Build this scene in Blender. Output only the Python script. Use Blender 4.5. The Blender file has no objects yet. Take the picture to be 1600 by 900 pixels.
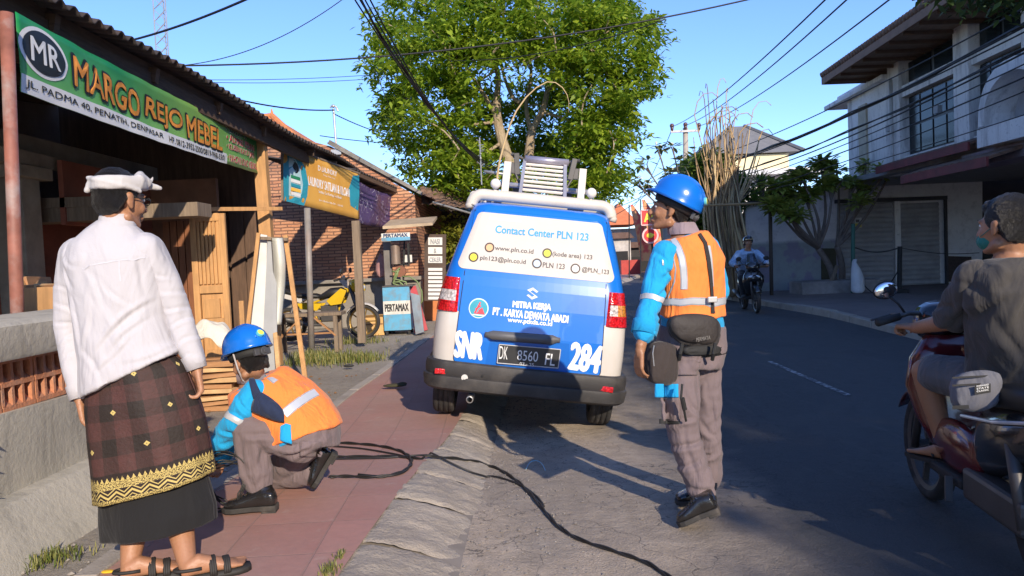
import bpy, bmesh, math, random
import numpy as np
from mathutils import Vector, Matrix, noise
from mathutils.bvhtree import BVHTree
random.seed(7); rng = np.random.default_rng(7)
R = math.radians
scene = bpy.context.scene
col = scene.collection
V = Vector
# ------------------------------------------------------------ camera
FPX = 1155.0; CAMZ = 1.4; PITCH = R(2.38); ROLL = R(2.5)
_r0 = V((1,0,0)); _f0 = V((0,math.cos(PITCH),-math.sin(PITCH))); _u0 = V((0,math.sin(PITCH),math.cos(PITCH)))
CR = _r0*math.cos(ROLL) - _u0*math.sin(ROLL); CU = _r0*math.sin(ROLL) + _u0*math.cos(ROLL)
def P(px, py, D):
    d = _f0*FPX + CR*(px-800) + CU*(450-py)
    return V((0,0,CAMZ)) + d*(D/d.y)
def G(px, py, z=0.0):
    d = _f0*FPX + CR*(px-800) + CU*(450-py)
    return V((0,0,CAMZ)) + d*((z-CAMZ)/d.z)
cam = bpy.data.cameras.new('camera'); cam.lens = FPX/1600*36; cam.sensor_width = 36; cam.clip_end = 2000; cam.clip_start = .05
camo = bpy.data.objects.new('camera', cam); col.objects.link(camo)
camo.matrix_world = Matrix(((CR.x,CU.x,-_f0.x,0),(CR.y,CU.y,-_f0.y,0),(CR.z,CU.z,-_f0.z,CAMZ),(0,0,0,1)))
scene.camera = camo
def gz(y):
    """the street dips slightly under the van"""
    sm=lambda t:(lambda u:u*u*(3-2*u))(min(1,max(0,t)))
    return -.125*sm((y-3.6)/2.7)*(1-sm((y-9)/6))
# ------------------------------------------------------------ objects
def tag(o, label=None, cat=None, group=None, kind=None):
    if label: o['label'] = label
    if cat: o['category'] = cat
    if group: o['group'] = group
    if kind: o['kind'] = kind
    return o
def empty(name, loc=(0,0,0), rz=0.0, label=None, cat=None, group=None):
    o = bpy.data.objects.new(name, None); col.objects.link(o)
    o.location = loc; o.rotation_euler = (0,0,rz); o.empty_display_size = .1
    return tag(o, label, cat, group)
def link(name, me, parent=None, mats=None, smooth=False):
    o = bpy.data.objects.new(name, me); col.objects.link(o)
    if mats is not None:
        for m in (mats if isinstance(mats,(list,tuple)) else [mats]): me.materials.append(m)
    if smooth: me.shade_smooth()
    if parent: o.parent = parent
    return o
def new_mesh(name, verts, faces):
    me = bpy.data.meshes.new(name); me.from_pydata([tuple(v) for v in verts], [], [tuple(f) for f in faces]); me.update(); return me
class MB:
    """collects primitives in one mesh"""
    def __init__(s): s.v=[]; s.f=[]; s.m=[]; s.cur=0; s.M=None
    def add(s, vs, fs):
        b=len(s.v)
        if s.M is not None: vs=[s.M@V(v) for v in vs]
        s.v += [tuple(v) for v in vs]; s.f += [tuple(i+b for i in f) for f in fs]; s.m += [s.cur]*len(fs); return s
    def box(s, c, size, rot=None, taper=None):
        hx,hy,hz=[q/2 for q in size]; vs=[]
        for z in (-hz,hz):
            k = 1 if (taper is None or z<0) else taper
            for x,y in ((-hx,-hy),(hx,-hy),(hx,hy),(-hx,hy)): vs.append(V((x*k,y*k,z)))
        if rot is not None: vs=[rot@v for v in vs]
        c=V(c); vs=[v+c for v in vs]
        return s.add(vs,[(0,3,2,1),(4,5,6,7),(0,1,5,4),(1,2,6,5),(2,3,7,6),(3,0,4,7)])
    def beam(s, a, b, w, h, up=V((0,0,1))):
        a=V(a);b=V(b);d=b-a;L=d.length;d=d/L
        x=d.cross(V(up)); 
        if x.length<1e-4: x=d.cross(V((1,0,0)))
        x.normalize(); z=x.cross(d)
        rot=Matrix((x,d,z)).transposed()
        return s.box((a+b)/2,(w,L,h),rot)
    def tube(s, pts, r, seg=10, cap=True, squash=None):
        pts=[V(p) for p in pts]; n=len(pts)
        if not hasattr(r,'__len__'): r=[r]*n
        rings=[]; prev=None
        for i in range(n):
            d=(pts[min(i+1,n-1)]-pts[max(i-1,0)])
            if d.length<1e-9: d=V((0,0,1))
            d.normalize()
            if prev is None:
                a=d.orthogonal().normalized()
                if abs(d.z)<.95: a=d.cross(V((0,0,1))).normalized()
            else:
                a=(prev-d*prev.dot(d)); a=a.normalized() if a.length>1e-6 else d.orthogonal().normalized()
            prev=a; b=d.cross(a)
            rings.append([pts[i]+(a*math.cos(t)+b*math.sin(t)*(squash or 1))*r[i] for t in [2*math.pi*k/seg for k in range(seg)]])
        vs=[v for q in rings for v in q]; fs=[]
        for i in range(n-1):
            for k in range(seg):
                k2=(k+1)%seg; fs.append((i*seg+k,i*seg+k2,(i+1)*seg+k2,(i+1)*seg+k))
        if cap: fs.append(tuple(range(seg))[::-1]); fs.append(tuple((n-1)*seg+k for k in range(seg)))
        return s.add(vs,fs)
    def sphere(s, c, r, seg=16, rings=10, rot=None):
        if not hasattr(r,'__len__'): r=(r,r,r)
        c=V(c); vs=[]; fs=[]
        for i in range(rings+1):
            ph=math.pi*i/rings
            for k in range(seg):
                t=2*math.pi*k/seg; v=V((r[0]*math.sin(ph)*math.cos(t), r[1]*math.sin(ph)*math.sin(t), r[2]*math.cos(ph)))
                if rot is not None: v=rot@v
                vs.append(c+v)
        for i in range(rings):
            for k in range(seg):
                k2=(k+1)%seg; fs.append((i*seg+k,(i+1)*seg+k,(i+1)*seg+k2,i*seg+k2))
        return s.add(vs,fs)
    def loft(s, rings, cap=True):
        """rings: lists of points (same count)"""
        n=len(rings[0]); vs=[v for q in rings for v in q]; fs=[]
        for i in range(len(rings)-1):
            for k in range(n):
                k2=(k+1)%n; fs.append((i*n+k,i*n+k2,(i+1)*n+k2,(i+1)*n+k))
        if cap: fs.append(tuple(range(n))[::-1]); fs.append(tuple((len(rings)-1)*n+k for k in range(n)))
        return s.add(vs,fs)
    def prism(s, poly, y0, y1, axis=1):
        """poly: 2D (x,z) outline extruded from y0 to y1"""
        n=len(poly)
        def mk(p,t):
            return (p[0],t,p[1]) if axis==1 else ((t,p[0],p[1]) if axis==0 else (p[0],p[1],t))
        vs=[mk(p,y0) for p in poly]+[mk(p,y1) for p in poly]
        fs=[tuple(range(n)),tuple(range(n,2*n))[::-1]]+[(k,k+n,(k+1)%n+n,(k+1)%n) for k in range(n)]
        return s.add(vs,fs)
    def quad(s,a,b,c,d): return s.add([a,b,c,d],[(0,1,2,3)])
    def grid(s, fn, nu, nv):
        vs=[fn(i/nu,j/nv) for j in range(nv+1) for i in range(nu+1)]
        fs=[(j*(nu+1)+i,j*(nu+1)+i+1,(j+1)*(nu+1)+i+1,(j+1)*(nu+1)+i) for j in range(nv) for i in range(nu)]
        return s.add(vs,fs)
    def wheel(s, c, ax, R_, w, seg=28, prof=None):
        """lathe of a profile [(radius, offset along axis)] about axis ax"""
        c=V(c); ax=V(ax).normalized(); a=ax.orthogonal().normalized(); b=ax.cross(a)
        prof=prof or [(R_-.03,-w/2),(R_-.008,-w/2+.008),(R_,-w/4),(R_,w/4),(R_-.008,w/2-.008),(R_-.03,w/2)]
        rings=[[c+ax*o+(a*math.cos(t)+b*math.sin(t))*r for r,o in prof] for t in [2*math.pi*k/seg for k in range(seg)]]
        n=len(prof); vs=[v for q in rings for v in q]; fs=[]
        for i in range(seg):
            for k in range(n-1):
                i2=(i+1)%seg; fs.append((i*n+k,i*n+k+1,i2*n+k+1,i2*n+k))
        return s.add(vs,fs)
    def build(s, name, mats=None, parent=None, smooth=False, bevel=0.0, autos=False, fix=True):
        me=bpy.data.meshes.new(name); me.from_pydata(s.v,[],s.f)
        me.polygons.foreach_set('material_index', s.m); me.update()
        if fix:
            bm=bmesh.new(); bm.from_mesh(me); bmesh.ops.recalc_face_normals(bm,faces=bm.faces); bm.to_mesh(me); bm.free()
        o=link(name,me,parent,mats)
        if bevel>0:
            md=o.modifiers.new('b','BEVEL'); md.width=bevel; md.segments=2; md.limit_method='ANGLE'; md.angle_limit=R(40)
        if autos: me.shade_auto_smooth(angle=R(38)) if hasattr(me,'shade_auto_smooth') else auto_smooth(me)
        elif smooth: me.shade_smooth()
        return o
def auto_smooth(me, ang=38):
    me.shade_smooth()
    bm=bmesh.new(); bm.from_mesh(me)
    for e in bm.edges:
        if len(e.link_faces)==2 and e.calc_face_angle(0)>R(ang): e.smooth=False
    bm.to_mesh(me); bm.free()
# ------------------------------------------------------------ materials
_mats={}
def _nt(name):
    m=bpy.data.materials.new(name); m.use_nodes=True; nt=m.node_tree; return m,nt,nt.nodes['Principled BSDF']
def N(nt,t,**kw):
    n=nt.nodes.new(t)
    for k,v in kw.items():
        if k in n.inputs: n.inputs[k].default_value=v
        else: setattr(n,k,v)
    return n
def c4(c): return (c[0],c[1],c[2],1.0)
def hexc(h):
    h=h.lstrip('#'); v=[int(h[i:i+2],16)/255 for i in (0,2,4)]
    return tuple(((x+.055)/1.055)**2.4 if x>.04045 else x/12.92 for x in v)
def mat(name, c=(.5,.5,.5), rough=.6, metal=0.0, var=.2, scale=4.0, bump=.0, bscale=60.0, coat=0.0, dirt=None, dscale=1.5, damt=.5, spec=.5, stretch=(1,1,1), sheen=0, emit=None, trans=0):
    if name in _mats: return _mats[name]
    m,nt,b=_nt(name); L=nt.links
    tc=N(nt,'ShaderNodeTexCoord'); mp=N(nt,'ShaderNodeMapping'); mp.inputs['Scale'].default_value=stretch
    L.new(tc.outputs['Object'],mp.inputs['Vector'])
    no=N(nt,'ShaderNodeTexNoise',Scale=scale,Detail=6.0,Roughness=.6); L.new(mp.outputs[0],no.inputs['Vector'])
    mr=N(nt,'ShaderNodeMapRange'); mr.inputs[1].default_value=.25; mr.inputs[2].default_value=.75; mr.inputs[3].default_value=1-var; mr.inputs[4].default_value=1+var
    L.new(no.outputs[0],mr.inputs[0])
    hs=N(nt,'ShaderNodeHueSaturation',Color=c4(c)); L.new(mr.outputs[0],hs.inputs['Value'])
    out=hs.outputs[0]
    if dirt is not None:
        n2=N(nt,'ShaderNodeTexNoise',Scale=dscale,Detail=8.0,Roughness=.65); L.new(tc.outputs['Object'],n2.inputs['Vector'])
        r2=N(nt,'ShaderNodeMapRange'); r2.inputs[1].default_value=.48; r2.inputs[2].default_value=.68; r2.inputs[4].default_value=damt
        L.new(n2.outputs[0],r2.inputs[0])
        mx=N(nt,'ShaderNodeMix',data_type='RGBA'); L.new(r2.outputs[0],mx.inputs[0]); L.new(out,mx.inputs[6]); mx.inputs[7].default_value=c4(dirt); out=mx.outputs[2]
    L.new(out,b.inputs['Base Color'])
    b.inputs['Roughness'].default_value=rough; b.inputs['Metallic'].default_value=metal
    b.inputs['Coat Weight'].default_value=coat; b.inputs['Specular IOR Level'].default_value=spec
    if sheen: b.inputs['Sheen Weight'].default_value=sheen
    if trans: b.inputs['Transmission Weight'].default_value=trans
    if bump>0:
        n3=N(nt,'ShaderNodeTexNoise',Scale=bscale,Detail=5.0); L.new(mp.outputs[0],n3.inputs['Vector'])
        bp=N(nt,'ShaderNodeBump',Strength=min(1,bump*1.0),Distance=.02); L.new(n3.outputs[0],bp.inputs['Height']); L.new(bp.outputs[0],b.inputs['Normal'])
    _mats[name]=m; return m
def leafmat(name, c, c2, trans=.35):
    if name in _mats: return _mats[name]
    m,nt,b=_nt(name); L=nt.links
    oi=N(nt,'ShaderNodeNewGeometry'); rp=N(nt,'ShaderNodeMix',data_type='RGBA'); L.new(oi.outputs['Random Per Island'],rp.inputs[0])
    rp.inputs[6].default_value=c4(c); rp.inputs[7].default_value=c4(c2)
    L.new(rp.outputs[2],b.inputs['Base Color']); b.inputs['Roughness'].default_value=.5
    tr=N(nt,'ShaderNodeBsdfTranslucent'); L.new(rp.outputs[2],tr.inputs[0]); mx=N(nt,'ShaderNodeMixShader'); mx.inputs[0].default_value=trans
    L.new(b.outputs[0],mx.inputs[1]); L.new(tr.outputs[0],mx.inputs[2]); L.new(mx.outputs[0],nt.nodes['Material Output'].inputs[0])
    _mats[name]=m; return m
def graph_mat(name, fn, rough=.7, **kw):
    """fn(nt, tc) -> colour socket (and optional height socket)"""
    if name in _mats: return _mats[name]
    m,nt,b=_nt(name); tc=N(nt,'ShaderNodeTexCoord'); r=fn(nt,tc)
    if isinstance(r,tuple): csock,hsock,dist=r
    else: csock,hsock,dist=r,None,0
    nt.links.new(csock,b.inputs['Base Color']); b.inputs['Roughness'].default_value=rough
    for k,v in kw.items(): b.inputs[k].default_value=v
    if hsock is not None:
        bp=N(nt,'ShaderNodeBump',Strength=.8,Distance=dist); nt.links.new(hsock,bp.inputs['Height']); nt.links.new(bp.outputs[0],b.inputs['Normal'])
    _mats[name]=m; return m
def mixc(nt,f,a,b,mode='MIX'):
    mx=N(nt,'ShaderNodeMix',data_type='RGBA',blend_type=mode)
    for s_,k in ((f,0),(a,6),(b,7)):
        if isinstance(s_,(int,float)): mx.inputs[k].default_value=s_
        elif isinstance(s_,tuple): mx.inputs[k].default_value=c4(s_)
        else: nt.links.new(s_,mx.inputs[k])
    return mx.outputs[2]
def math_(nt,op,a,b=None,c=None,clamp=False):
    n=N(nt,'ShaderNodeMath',operation=op,use_clamp=clamp)
    for i,s_ in enumerate((a,b,c)):
        if s_ is None: continue
        if isinstance(s_,(int,float)): n.inputs[i].default_value=s_
        else: nt.links.new(s_,n.inputs[i])
    return n.outputs[0]
def noise_(nt,vec,scale,detail=5,rough=.6,lo=.3,hi=.7,to0=0,to1=1):
    n=N(nt,'ShaderNodeTexNoise',Scale=float(scale),Detail=float(detail),Roughness=rough); nt.links.new(vec,n.inputs['Vector'])
    mr=N(nt,'ShaderNodeMapRange'); 
    for i,v in zip((1,2,3,4),(lo,hi,to0,to1)): mr.inputs[i].default_value=v
    nt.links.new(n.outputs[0],mr.inputs[0]); return mr.outputs[0]
# ------------------------------------------------------------ text
def text_verts(s, bold=0.0, shear=0.0):
    cu=bpy.data.curves.new('t','FONT'); cu.body=s; cu.align_x='LEFT'; cu.size=1; cu.offset=bold; cu.resolution_u=3; cu.shear=shear
    o=bpy.data.objects.new('t',cu); col.objects.link(o)
    dg=bpy.context.evaluated_depsgraph_get(); me=bpy.data.meshes.new_from_object(o.evaluated_get(dg))
    bm=bmesh.new(); bm.from_mesh(me); bmesh.ops.triangulate(bm,faces=bm.faces)
    vs=np.array([v.co[:2] for v in bm.verts]) if bm.verts else np.zeros((0,2)); fs=[tuple(v.index for v in f.verts) for f in bm.faces]
    bm.free(); bpy.data.objects.remove(o); bpy.data.curves.remove(cu); bpy.data.meshes.remove(me)
    return vs,fs
def text_on(name, s, u0, v0, w, h, fn, m, parent, bold=0.0, shear=0.0, mb=None, wave=None):
    """text stretched to the box (u0,v0,w,h) of a surface, fn(u,v)->3D point just proud of it"""
    vs,fs=text_verts(s,0,shear)
    if len(vs)==0: return
    lo=vs.min(0); hi=vs.max(0); q=(vs-lo)/(hi-lo)
    pts=[]; F=[]; hb=bold*h*.95; asp=abs((fn(u0,v0+h*.01)-fn(u0,v0)).length)/max(1e-9,abs((fn(u0+h*.01,v0)-fn(u0,v0)).length))
    NB=9 if hb<.035*h else 17
    for t in range(1 if hb<=0 else NB):
        q_=hb*(1 if t<9 else .5); du,dv0=(0,0) if t==0 else (q_*asp*math.cos(t*math.pi/4),q_*math.sin(t*math.pi/4)); k=len(pts)
        nn=(fn(u0+w*.01,v0)-fn(u0,v0)).cross(fn(u0,v0+h*.01)-fn(u0,v0)).normalized()
        for a,b in q:
            dv=wave(a)*h if wave else 0
            pts.append(fn(u0+a*w+du, v0+b*h+dv+dv0)+nn*(.00006*t))
        F+=[tuple(i+k for i in f) for f in fs]
    fs=F
    if mb is not None: mb.add(pts,fs); return
    me=new_mesh(name,pts,fs); return link(name,me,parent,m)
# ------------------------------------------------------------ organic bodies
def cone(mb,a,b,ra,rb,seg=14):
    a=V(a);b=V(b); mb.tube([a,b],[ra,rb],seg); mb.sphere(a,ra,seg,8); mb.sphere(b,rb,seg,8)
def limb(mb,pts,rs):
    for i in range(len(pts)-1): cone(mb,pts[i],pts[i+1],rs[i],rs[i+1])
def ring(c,x,y,rx,ry,n=24,p=2.3):
    out=[]
    for k in range(n):
        t=2*math.pi*k/n; cx,sy=math.cos(t),math.sin(t)
        out.append(V(c)+V(x)*rx*math.copysign(abs(cx)**(2/p),cx)+V(y)*ry*math.copysign(abs(sy)**(2/p),sy))
    return out
def remesh(mb, name, m, parent, voxel=.008, smooth=4, fold=None, factor=.5):
    me=bpy.data.meshes.new(name); me.from_pydata(mb.v,[],mb.f); 
    bm=bmesh.new(); bm.from_mesh(me); bmesh.ops.recalc_face_normals(bm,faces=bm.faces); bm.to_mesh(me); bm.free()
    o=bpy.data.objects.new(name,me); col.objects.link(o)
    md=o.modifiers.new('r','REMESH'); md.mode='VOXEL'; md.voxel_size=voxel; md.adaptivity=0
    if smooth: s=o.modifiers.new('s','SMOOTH'); s.iterations=smooth; s.factor=factor
    dg=bpy.context.evaluated_depsgraph_get(); me2=bpy.data.meshes.new_from_object(o.evaluated_get(dg))
    bpy.data.objects.remove(o); bpy.data.meshes.remove(me)
    me2.name=name
    if fold:
        n=len(me2.vertices); co=np.empty(n*3); me2.vertices.foreach_get('co',co); co=co.reshape(-1,3)
        no=np.empty(n*3); me2.vertices.foreach_get('normal',no); no=no.reshape(-1,3)
        d=np.array([fold(V(co[i]),V(no[i])) for i in range(n)])
        co+=no*d[:,None]; me2.vertices.foreach_set('co',co.reshape(-1)); me2.update()
    me2.materials.clear()
    o=link(name,me2,parent,m,smooth=True)
    return o
def folds(amp=.006, freq=9.0, dirv=(0,0,1), stretch=3.5, seed=0.0, ridg=True):
    d=V(dirv).normalized()
    def f(p,n):
        a=p.dot(d); q=p-d*a; q=q+d*(a/stretch)
        w=noise.noise_vector(p*3+V((seed,0,0)))*.06
        v=noise.noise((q+w)*freq+V((seed*3.1,seed,1)))
        v2=noise.noise((q+w)*freq*2.3+V((seed,seed*2,5)))
        r=(.5-abs(v))*1.6 if ridg else v
        return amp*(r+.45*v2)
    return f
def bvh_of(o):
    me=o.data; return BVHTree.FromPolygons([v.co.copy() for v in me.vertices],[tuple(p.vertices) for p in me.polygons])
def wrap_strip(name, path, width, bvh, m, parent, off=.004, across=None, inward=None, n2=3):
    """ribbon laid on a surface: path points are pushed to the nearest surface"""
    vs=[];fs=[];n=len(path)
    for i,p in enumerate(path):
        p=V(p); t=(V(path[min(i+1,n-1)])-V(path[max(i-1,0)])).normalized()
        loc,nor,_,_=bvh.find_nearest(p)
        if loc is None: loc,nor=p,V((0,0,1))
        a=V(across) if across is not None else t.cross(nor); a.normalize()
        for k in range(n2+1):
            q=loc+a*width*(k/n2-.5); l2,n3,_,_=bvh.find_nearest(q)
            vs.append(l2+n3*off)
    m1=n2+1
    for i in range(n-1):
        for k in range(n2): fs.append((i*m1+k,i*m1+k+1,(i+1)*m1+k+1,(i+1)*m1+k))
    me=new_mesh(name,vs,fs); return link(name,me,parent,m,smooth=True)
def frame_of(fwd, up=(0,0,1)):
    f=V(fwd).normalized(); r=f.cross(V(up)).normalized(); u=r.cross(f); return r,f,u
def copy_tree(o,parent=None):
    c=o.copy(); col.objects.link(c); 
    if parent is not None: c.parent=parent
    for ch in list(o.children): copy_tree(ch,c)
    return c
def leaf_mesh(name, centers, normals_up, size, asp, m, parent, droop=.5, jitter=.3, per=1, seed=1):
    """many small folded leaves; centers Nx3"""
    r=np.random.default_rng(seed); n=len(centers)
    c=np.asarray(centers); 
    th=r.uniform(0,2*math.pi,n); dz=r.normal(-droop,.45,n)
    d=np.stack([np.cos(th),np.sin(th),dz],1); d/=np.linalg.norm(d,axis=1)[:,None]
    s=np.cross(d,np.array([0,0,1.0])+r.normal(0,.35,(n,3))); s/=np.linalg.norm(s,axis=1)[:,None]
    nn=np.cross(s,d)
    L=size*r.uniform(.5,1.45,n)[:,None]; W=L*asp
    a=c; b=c+d*L*.5+s*W*.5+nn*L*.06; e=c+d*L*.5-s*W*.5+nn*L*.06; t=c+d*L-nn*L*.08*0
    v=np.stack([a,b,t,e],1).reshape(-1,3)
    me=bpy.data.meshes.new(name); me.vertices.add(4*n); me.vertices.foreach_set('co',v.reshape(-1))
    me.loops.add(4*n); me.polygons.add(n); me.polygons.foreach_set('loop_start',np.arange(n)*4); me.polygons.foreach_set('loop_total',np.full(n,4)) if False else None
    me.loops.foreach_set('vertex_index',np.arange(4*n)); me.update(calc_edges=True); me.validate()
    return link(name,me,parent,m)
# ============================================================ ground, road, pavement
LE=[(-30,-.9),(-6,-.42),(3.3,-.29),(6.1,-.2),(10,.0),(15,.6),(20,1.5),(25,2.8),(32,4.6),(40,7),(52,11),(80,22),(140,52)]
RE=[(-30,6.0),(14,6.0),(17,5.9),(20,5.8),(25,6.1),(32,7.4),(40,10.2),(52,15),(80,27),(140,60)]
def lerp_tab(t,y):
    for (a,b),(c,d) in zip(t,t[1:]):
        if y<=c: return b+(d-b)*(y-a)/(c-a)
    return t[-1][1]
DS=[-30,-20,-10,-6,-3,0,2,3]+[3+.5*i for i in range(1,25)]+[16,17,18,19,20,22,24,26,28,30,33,36,40,45,52,60,70,80,100,140]
def strip(name, f0, f1, z, nu, m, ds=DS, z1=None, zf=None):
    mb=MB(); 
    vs=[]; 
    for y in ds:
        a,b=f0(y),f1(y)
        for i in range(nu+1):
            u=i/nu; x=a+(b-a)*u; vs.append((x,y,gz(y)+(zf(x,y) if zf else z+((z1-z)*u if z1 is not None else 0))))
    fs=[(j*(nu+1)+i,j*(nu+1)+i+1,(j+1)*(nu+1)+i+1,(j+1)*(nu+1)+i) for j in range(len(ds)-1) for i in range(nu)]
    me=new_mesh(name,vs,fs); return tag(link(name,me,None,m),kind='structure')
def g_road(nt,tc):
    o=tc.outputs['Object']; sx=N(nt,'ShaderNodeSeparateXYZ'); nt.links.new(o,sx.inputs[0])
    big=noise_(nt,o,.9,6,.6,.25,.75); fine=noise_(nt,o,90,4,.7,.3,.7); mid=noise_(nt,o,9,7,.7,.3,.7)
    edge=math_(nt,'SUBTRACT',1.8,math_(nt,'MULTIPLY_ADD',big,.55,sx.outputs[0]))
    edge=math_(nt,'MULTIPLY',edge,1.1,clamp=True)
    asp=mixc(nt,mid,(.026,.028,.033),(.046,.047,.051)); asp=mixc(nt,math_(nt,'MULTIPLY',fine,.5),asp,(.13,.125,.12))
    vo=N(nt,'ShaderNodeTexVoronoi',Scale=70.0); nt.links.new(o,vo.inputs['Vector'])
    st=math_(nt,'LESS_THAN',vo.outputs['Distance'],.33)
    dust=mixc(nt,mid,(.37,.30,.225),(.56,.455,.345)); dust=mixc(nt,math_(nt,'MULTIPLY',st,.22),dust,(.10,.09,.08))
    crk=N(nt,'ShaderNodeTexVoronoi',Scale=1.7,feature='DISTANCE_TO_EDGE'); 
    wv=N(nt,'ShaderNodeVectorMath',operation='ADD'); nt.links.new(o,wv.inputs[0]); nz=N(nt,'ShaderNodeTexNoise',Scale=2.5,Detail=6.0); nt.links.new(o,nz.inputs['Vector']); nt.links.new(nz.outputs[1],wv.inputs[1]); nt.links.new(wv.outputs[0],crk.inputs['Vector'])
    ck=math_(nt,'LESS_THAN',crk.outputs['Distance'],.008)
    c=mixc(nt,edge,asp,dust); c=mixc(nt,math_(nt,'MULTIPLY',ck,.6),c,(.03,.03,.03))
    blot=noise_(nt,o,3.0,4,.5,.62,.72); c=mixc(nt,math_(nt,'MULTIPLY',blot,.35),c,(.06,.055,.05))
    pt=noise_(nt,o,.35,4,.55,.5,.53); c=mixc(nt,math_(nt,'MULTIPLY',pt,.28),c,(.09,.088,.085)); oil=noise_(nt,o,1.4,5,.6,.64,.70); c=mixc(nt,math_(nt,'MULTIPLY',oil,.5),c,(.03,.03,.032)); sand=noise_(nt,o,2.2,9,.8,.5,.66); c=mixc(nt,math_(nt,'MULTIPLY',math_(nt,'MULTIPLY',sand,edge),.5),c,(.46,.40,.33))
    # long pale scuffs along the lane
    mp=N(nt,'ShaderNodeMapping'); mp.inputs['Scale'].default_value=(6,.5,1); nt.links.new(o,mp.inputs[0])
    sc=noise_(nt,mp.outputs[0],1.2,5,.6,.6,.8); c=mixc(nt,math_(nt,'MULTIPLY',sc,.25),c,(.2,.19,.18))
    h=math_(nt,'ADD',math_(nt,'MULTIPLY',fine,.6),mid)
    return c,h,.012
M_road=graph_mat('asphalt',g_road,.78)
strip('road',lambda y:lerp_tab(LE,y)-.02,lambda y:lerp_tab(RE,y)+.02,0,24,M_road)
strip('ground',lambda y:-300,lambda y:300,-.20,8,mat('earth',(.16,.13,.10),.95,bump=.4,bscale=3),ds=[-200,-60,0,60,200,400])
# kerb of sloping stones
def g_kerb(nt,tc):
    o=tc.outputs['Object']; a=noise_(nt,o,3.5,7,.65); b=noise_(nt,o,40,5,.7); c_=noise_(nt,o,1.1,3)
    c=mixc(nt,a,(.31,.265,.21),(.46,.40,.325)); c=mixc(nt,math_(nt,'MULTIPLY',b,.3),c,(.22,.20,.17)); c=mixc(nt,math_(nt,'MULTIPLY',c_,.3),c,(.28,.22,.18))
    return c,b,.008
M_kerb=graph_mat('kerb_stone',g_kerb,.9)
mb=MB(); y=-6.0; k=0
kt=lambda y:lerp_tab([(-30,-1.3),(-6,-1.0),(2.98,-.76),(5.5,-.56),(7,-.47),(10,-.35),(15,.28),(20,1.18),(25,2.5),(32,4.3),(40,6.7),(52,10.7),(80,21.6)],y)
ydiv=[]
while y<70:
    L=(.62+.1*math.sin(k*2.3)) if y<14 else 2.5
    y1=y+L-.015
    def fn(u,v,y=y,y1=y1,k=k):
        yy=y+(y1-y)*v; sk=.12*(u-.5)            # joints run slightly askew
        a,b=kt(yy),lerp_tab(LE,yy)
        x=a+(b-a+.03)*u; r=min(1,min(v,1-v)*22); e=min(1,min(u,1-u)*7)
        z=.152-.165*(u**1.25)+.006*math.sin(u*3.1)
        z+=noise.noise(V((x*3,yy*3,.5)))*.012+noise.noise(V((x*13,yy*13,k)))*.010+noise.noise(V((x*34,yy*34,k)))*.006+((k*37)%7-3)*.0018
        z-=.014*(1-r)+.006*(1-e)*(1 if u<.5 else 0)
        return (x,yy+sk*.5,z+gz(yy))
    mb.grid(fn,20 if y<12 else 4,26 if y<12 else 4); y+=L; k+=1
tag(mb.build('kerb',M_kerb,smooth=True),kind='structure')
strip('kerb_bed',lambda y:kt(y)-.02,lambda y:lerp_tab(LE,y)+.02,.134,1,mat('mortar',(.22,.19,.16),.95),z1=-.006,ds=[d for d in DS if d>-8])
# red tiled pavement
def g_pave(nt,tc):
    o=tc.outputs['Object']; mp=N(nt,'ShaderNodeMapping'); mp.inputs['Rotation'].default_value=(0,0,R(88)); nt.links.new(o,mp.inputs[0])
    br=N(nt,'ShaderNodeTexBrick'); br.offset=0; br.inputs['Scale'].default_value=1; br.inputs['Mortar Size'].default_value=.005; br.inputs['Brick Width'].default_value=.40; br.inputs['Row Height'].default_value=.40; br.inputs['Mortar Smooth'].default_value=.3
    br.inputs['Color1'].default_value=c4((.37,.18,.145)); br.inputs['Color2'].default_value=c4((.42,.215,.175)); br.inputs['Mortar'].default_value=c4((.33,.19,.155)); nt.links.new(mp.outputs[0],br.inputs['Vector'])
    a=noise_(nt,o,1.3,7,.65,.35,.7); b=noise_(nt,o,22,6,.7,.35,.7); w=noise_(nt,o,6,8,.75,.6,.72)
    big=noise_(nt,o,.55,5,.7,.42,.62); c=mixc(nt,math_(nt,'MULTIPLY',a,.6),br.outputs[0],(.40,.27,.215)); c=mixc(nt,math_(nt,'MULTIPLY',big,.45),c,(.30,.20,.165)); c=mixc(nt,math_(nt,'MULTIPLY',b,.25),c,(.2,.12,.1)); c=mixc(nt,math_(nt,'MULTIPLY',w,.55),c,(.45,.36,.30))
    h=math_(nt,'SUBTRACT',math_(nt,'MULTIPLY',b,.25),br.outputs['Fac'])
    return c,h,.004
M_pave=graph_mat('red_paving',g_pave,.85)
pl=lambda y:lerp_tab([(-30,-2.1),(3,-1.85),(7.75,-1.82),(9.7,-1.7),(15,-1.3),(20,-.3),(30,2.2),(40,5),(80,19)],y)
strip('sidewalk',pl,lambda y:kt(y)+.01,.15,4,M_pave,ds=[d for d in DS if d<=80])
def g_yard(nt,tc):
    o=tc.outputs['Object']; a=noise_(nt,o,.8,7,.65); b=noise_(nt,o,14,7,.75); d=noise_(nt,o,2.6,8,.8,.55,.62)
    c=mixc(nt,a,(.27,.235,.19),(.40,.355,.29)); c=mixc(nt,math_(nt,'MULTIPLY',b,.4),c,(.17,.15,.125)); c=mixc(nt,math_(nt,'MULTIPLY',d,.35),c,(.20,.15,.10))
    return c,b,.02
M_yard=graph_mat('yard_concrete',g_yard,.92)
strip('yard',lambda y:-12,lambda y:pl(y)-.0,.146,6,M_yard,ds=[d for d in DS if d<=80])
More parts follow.
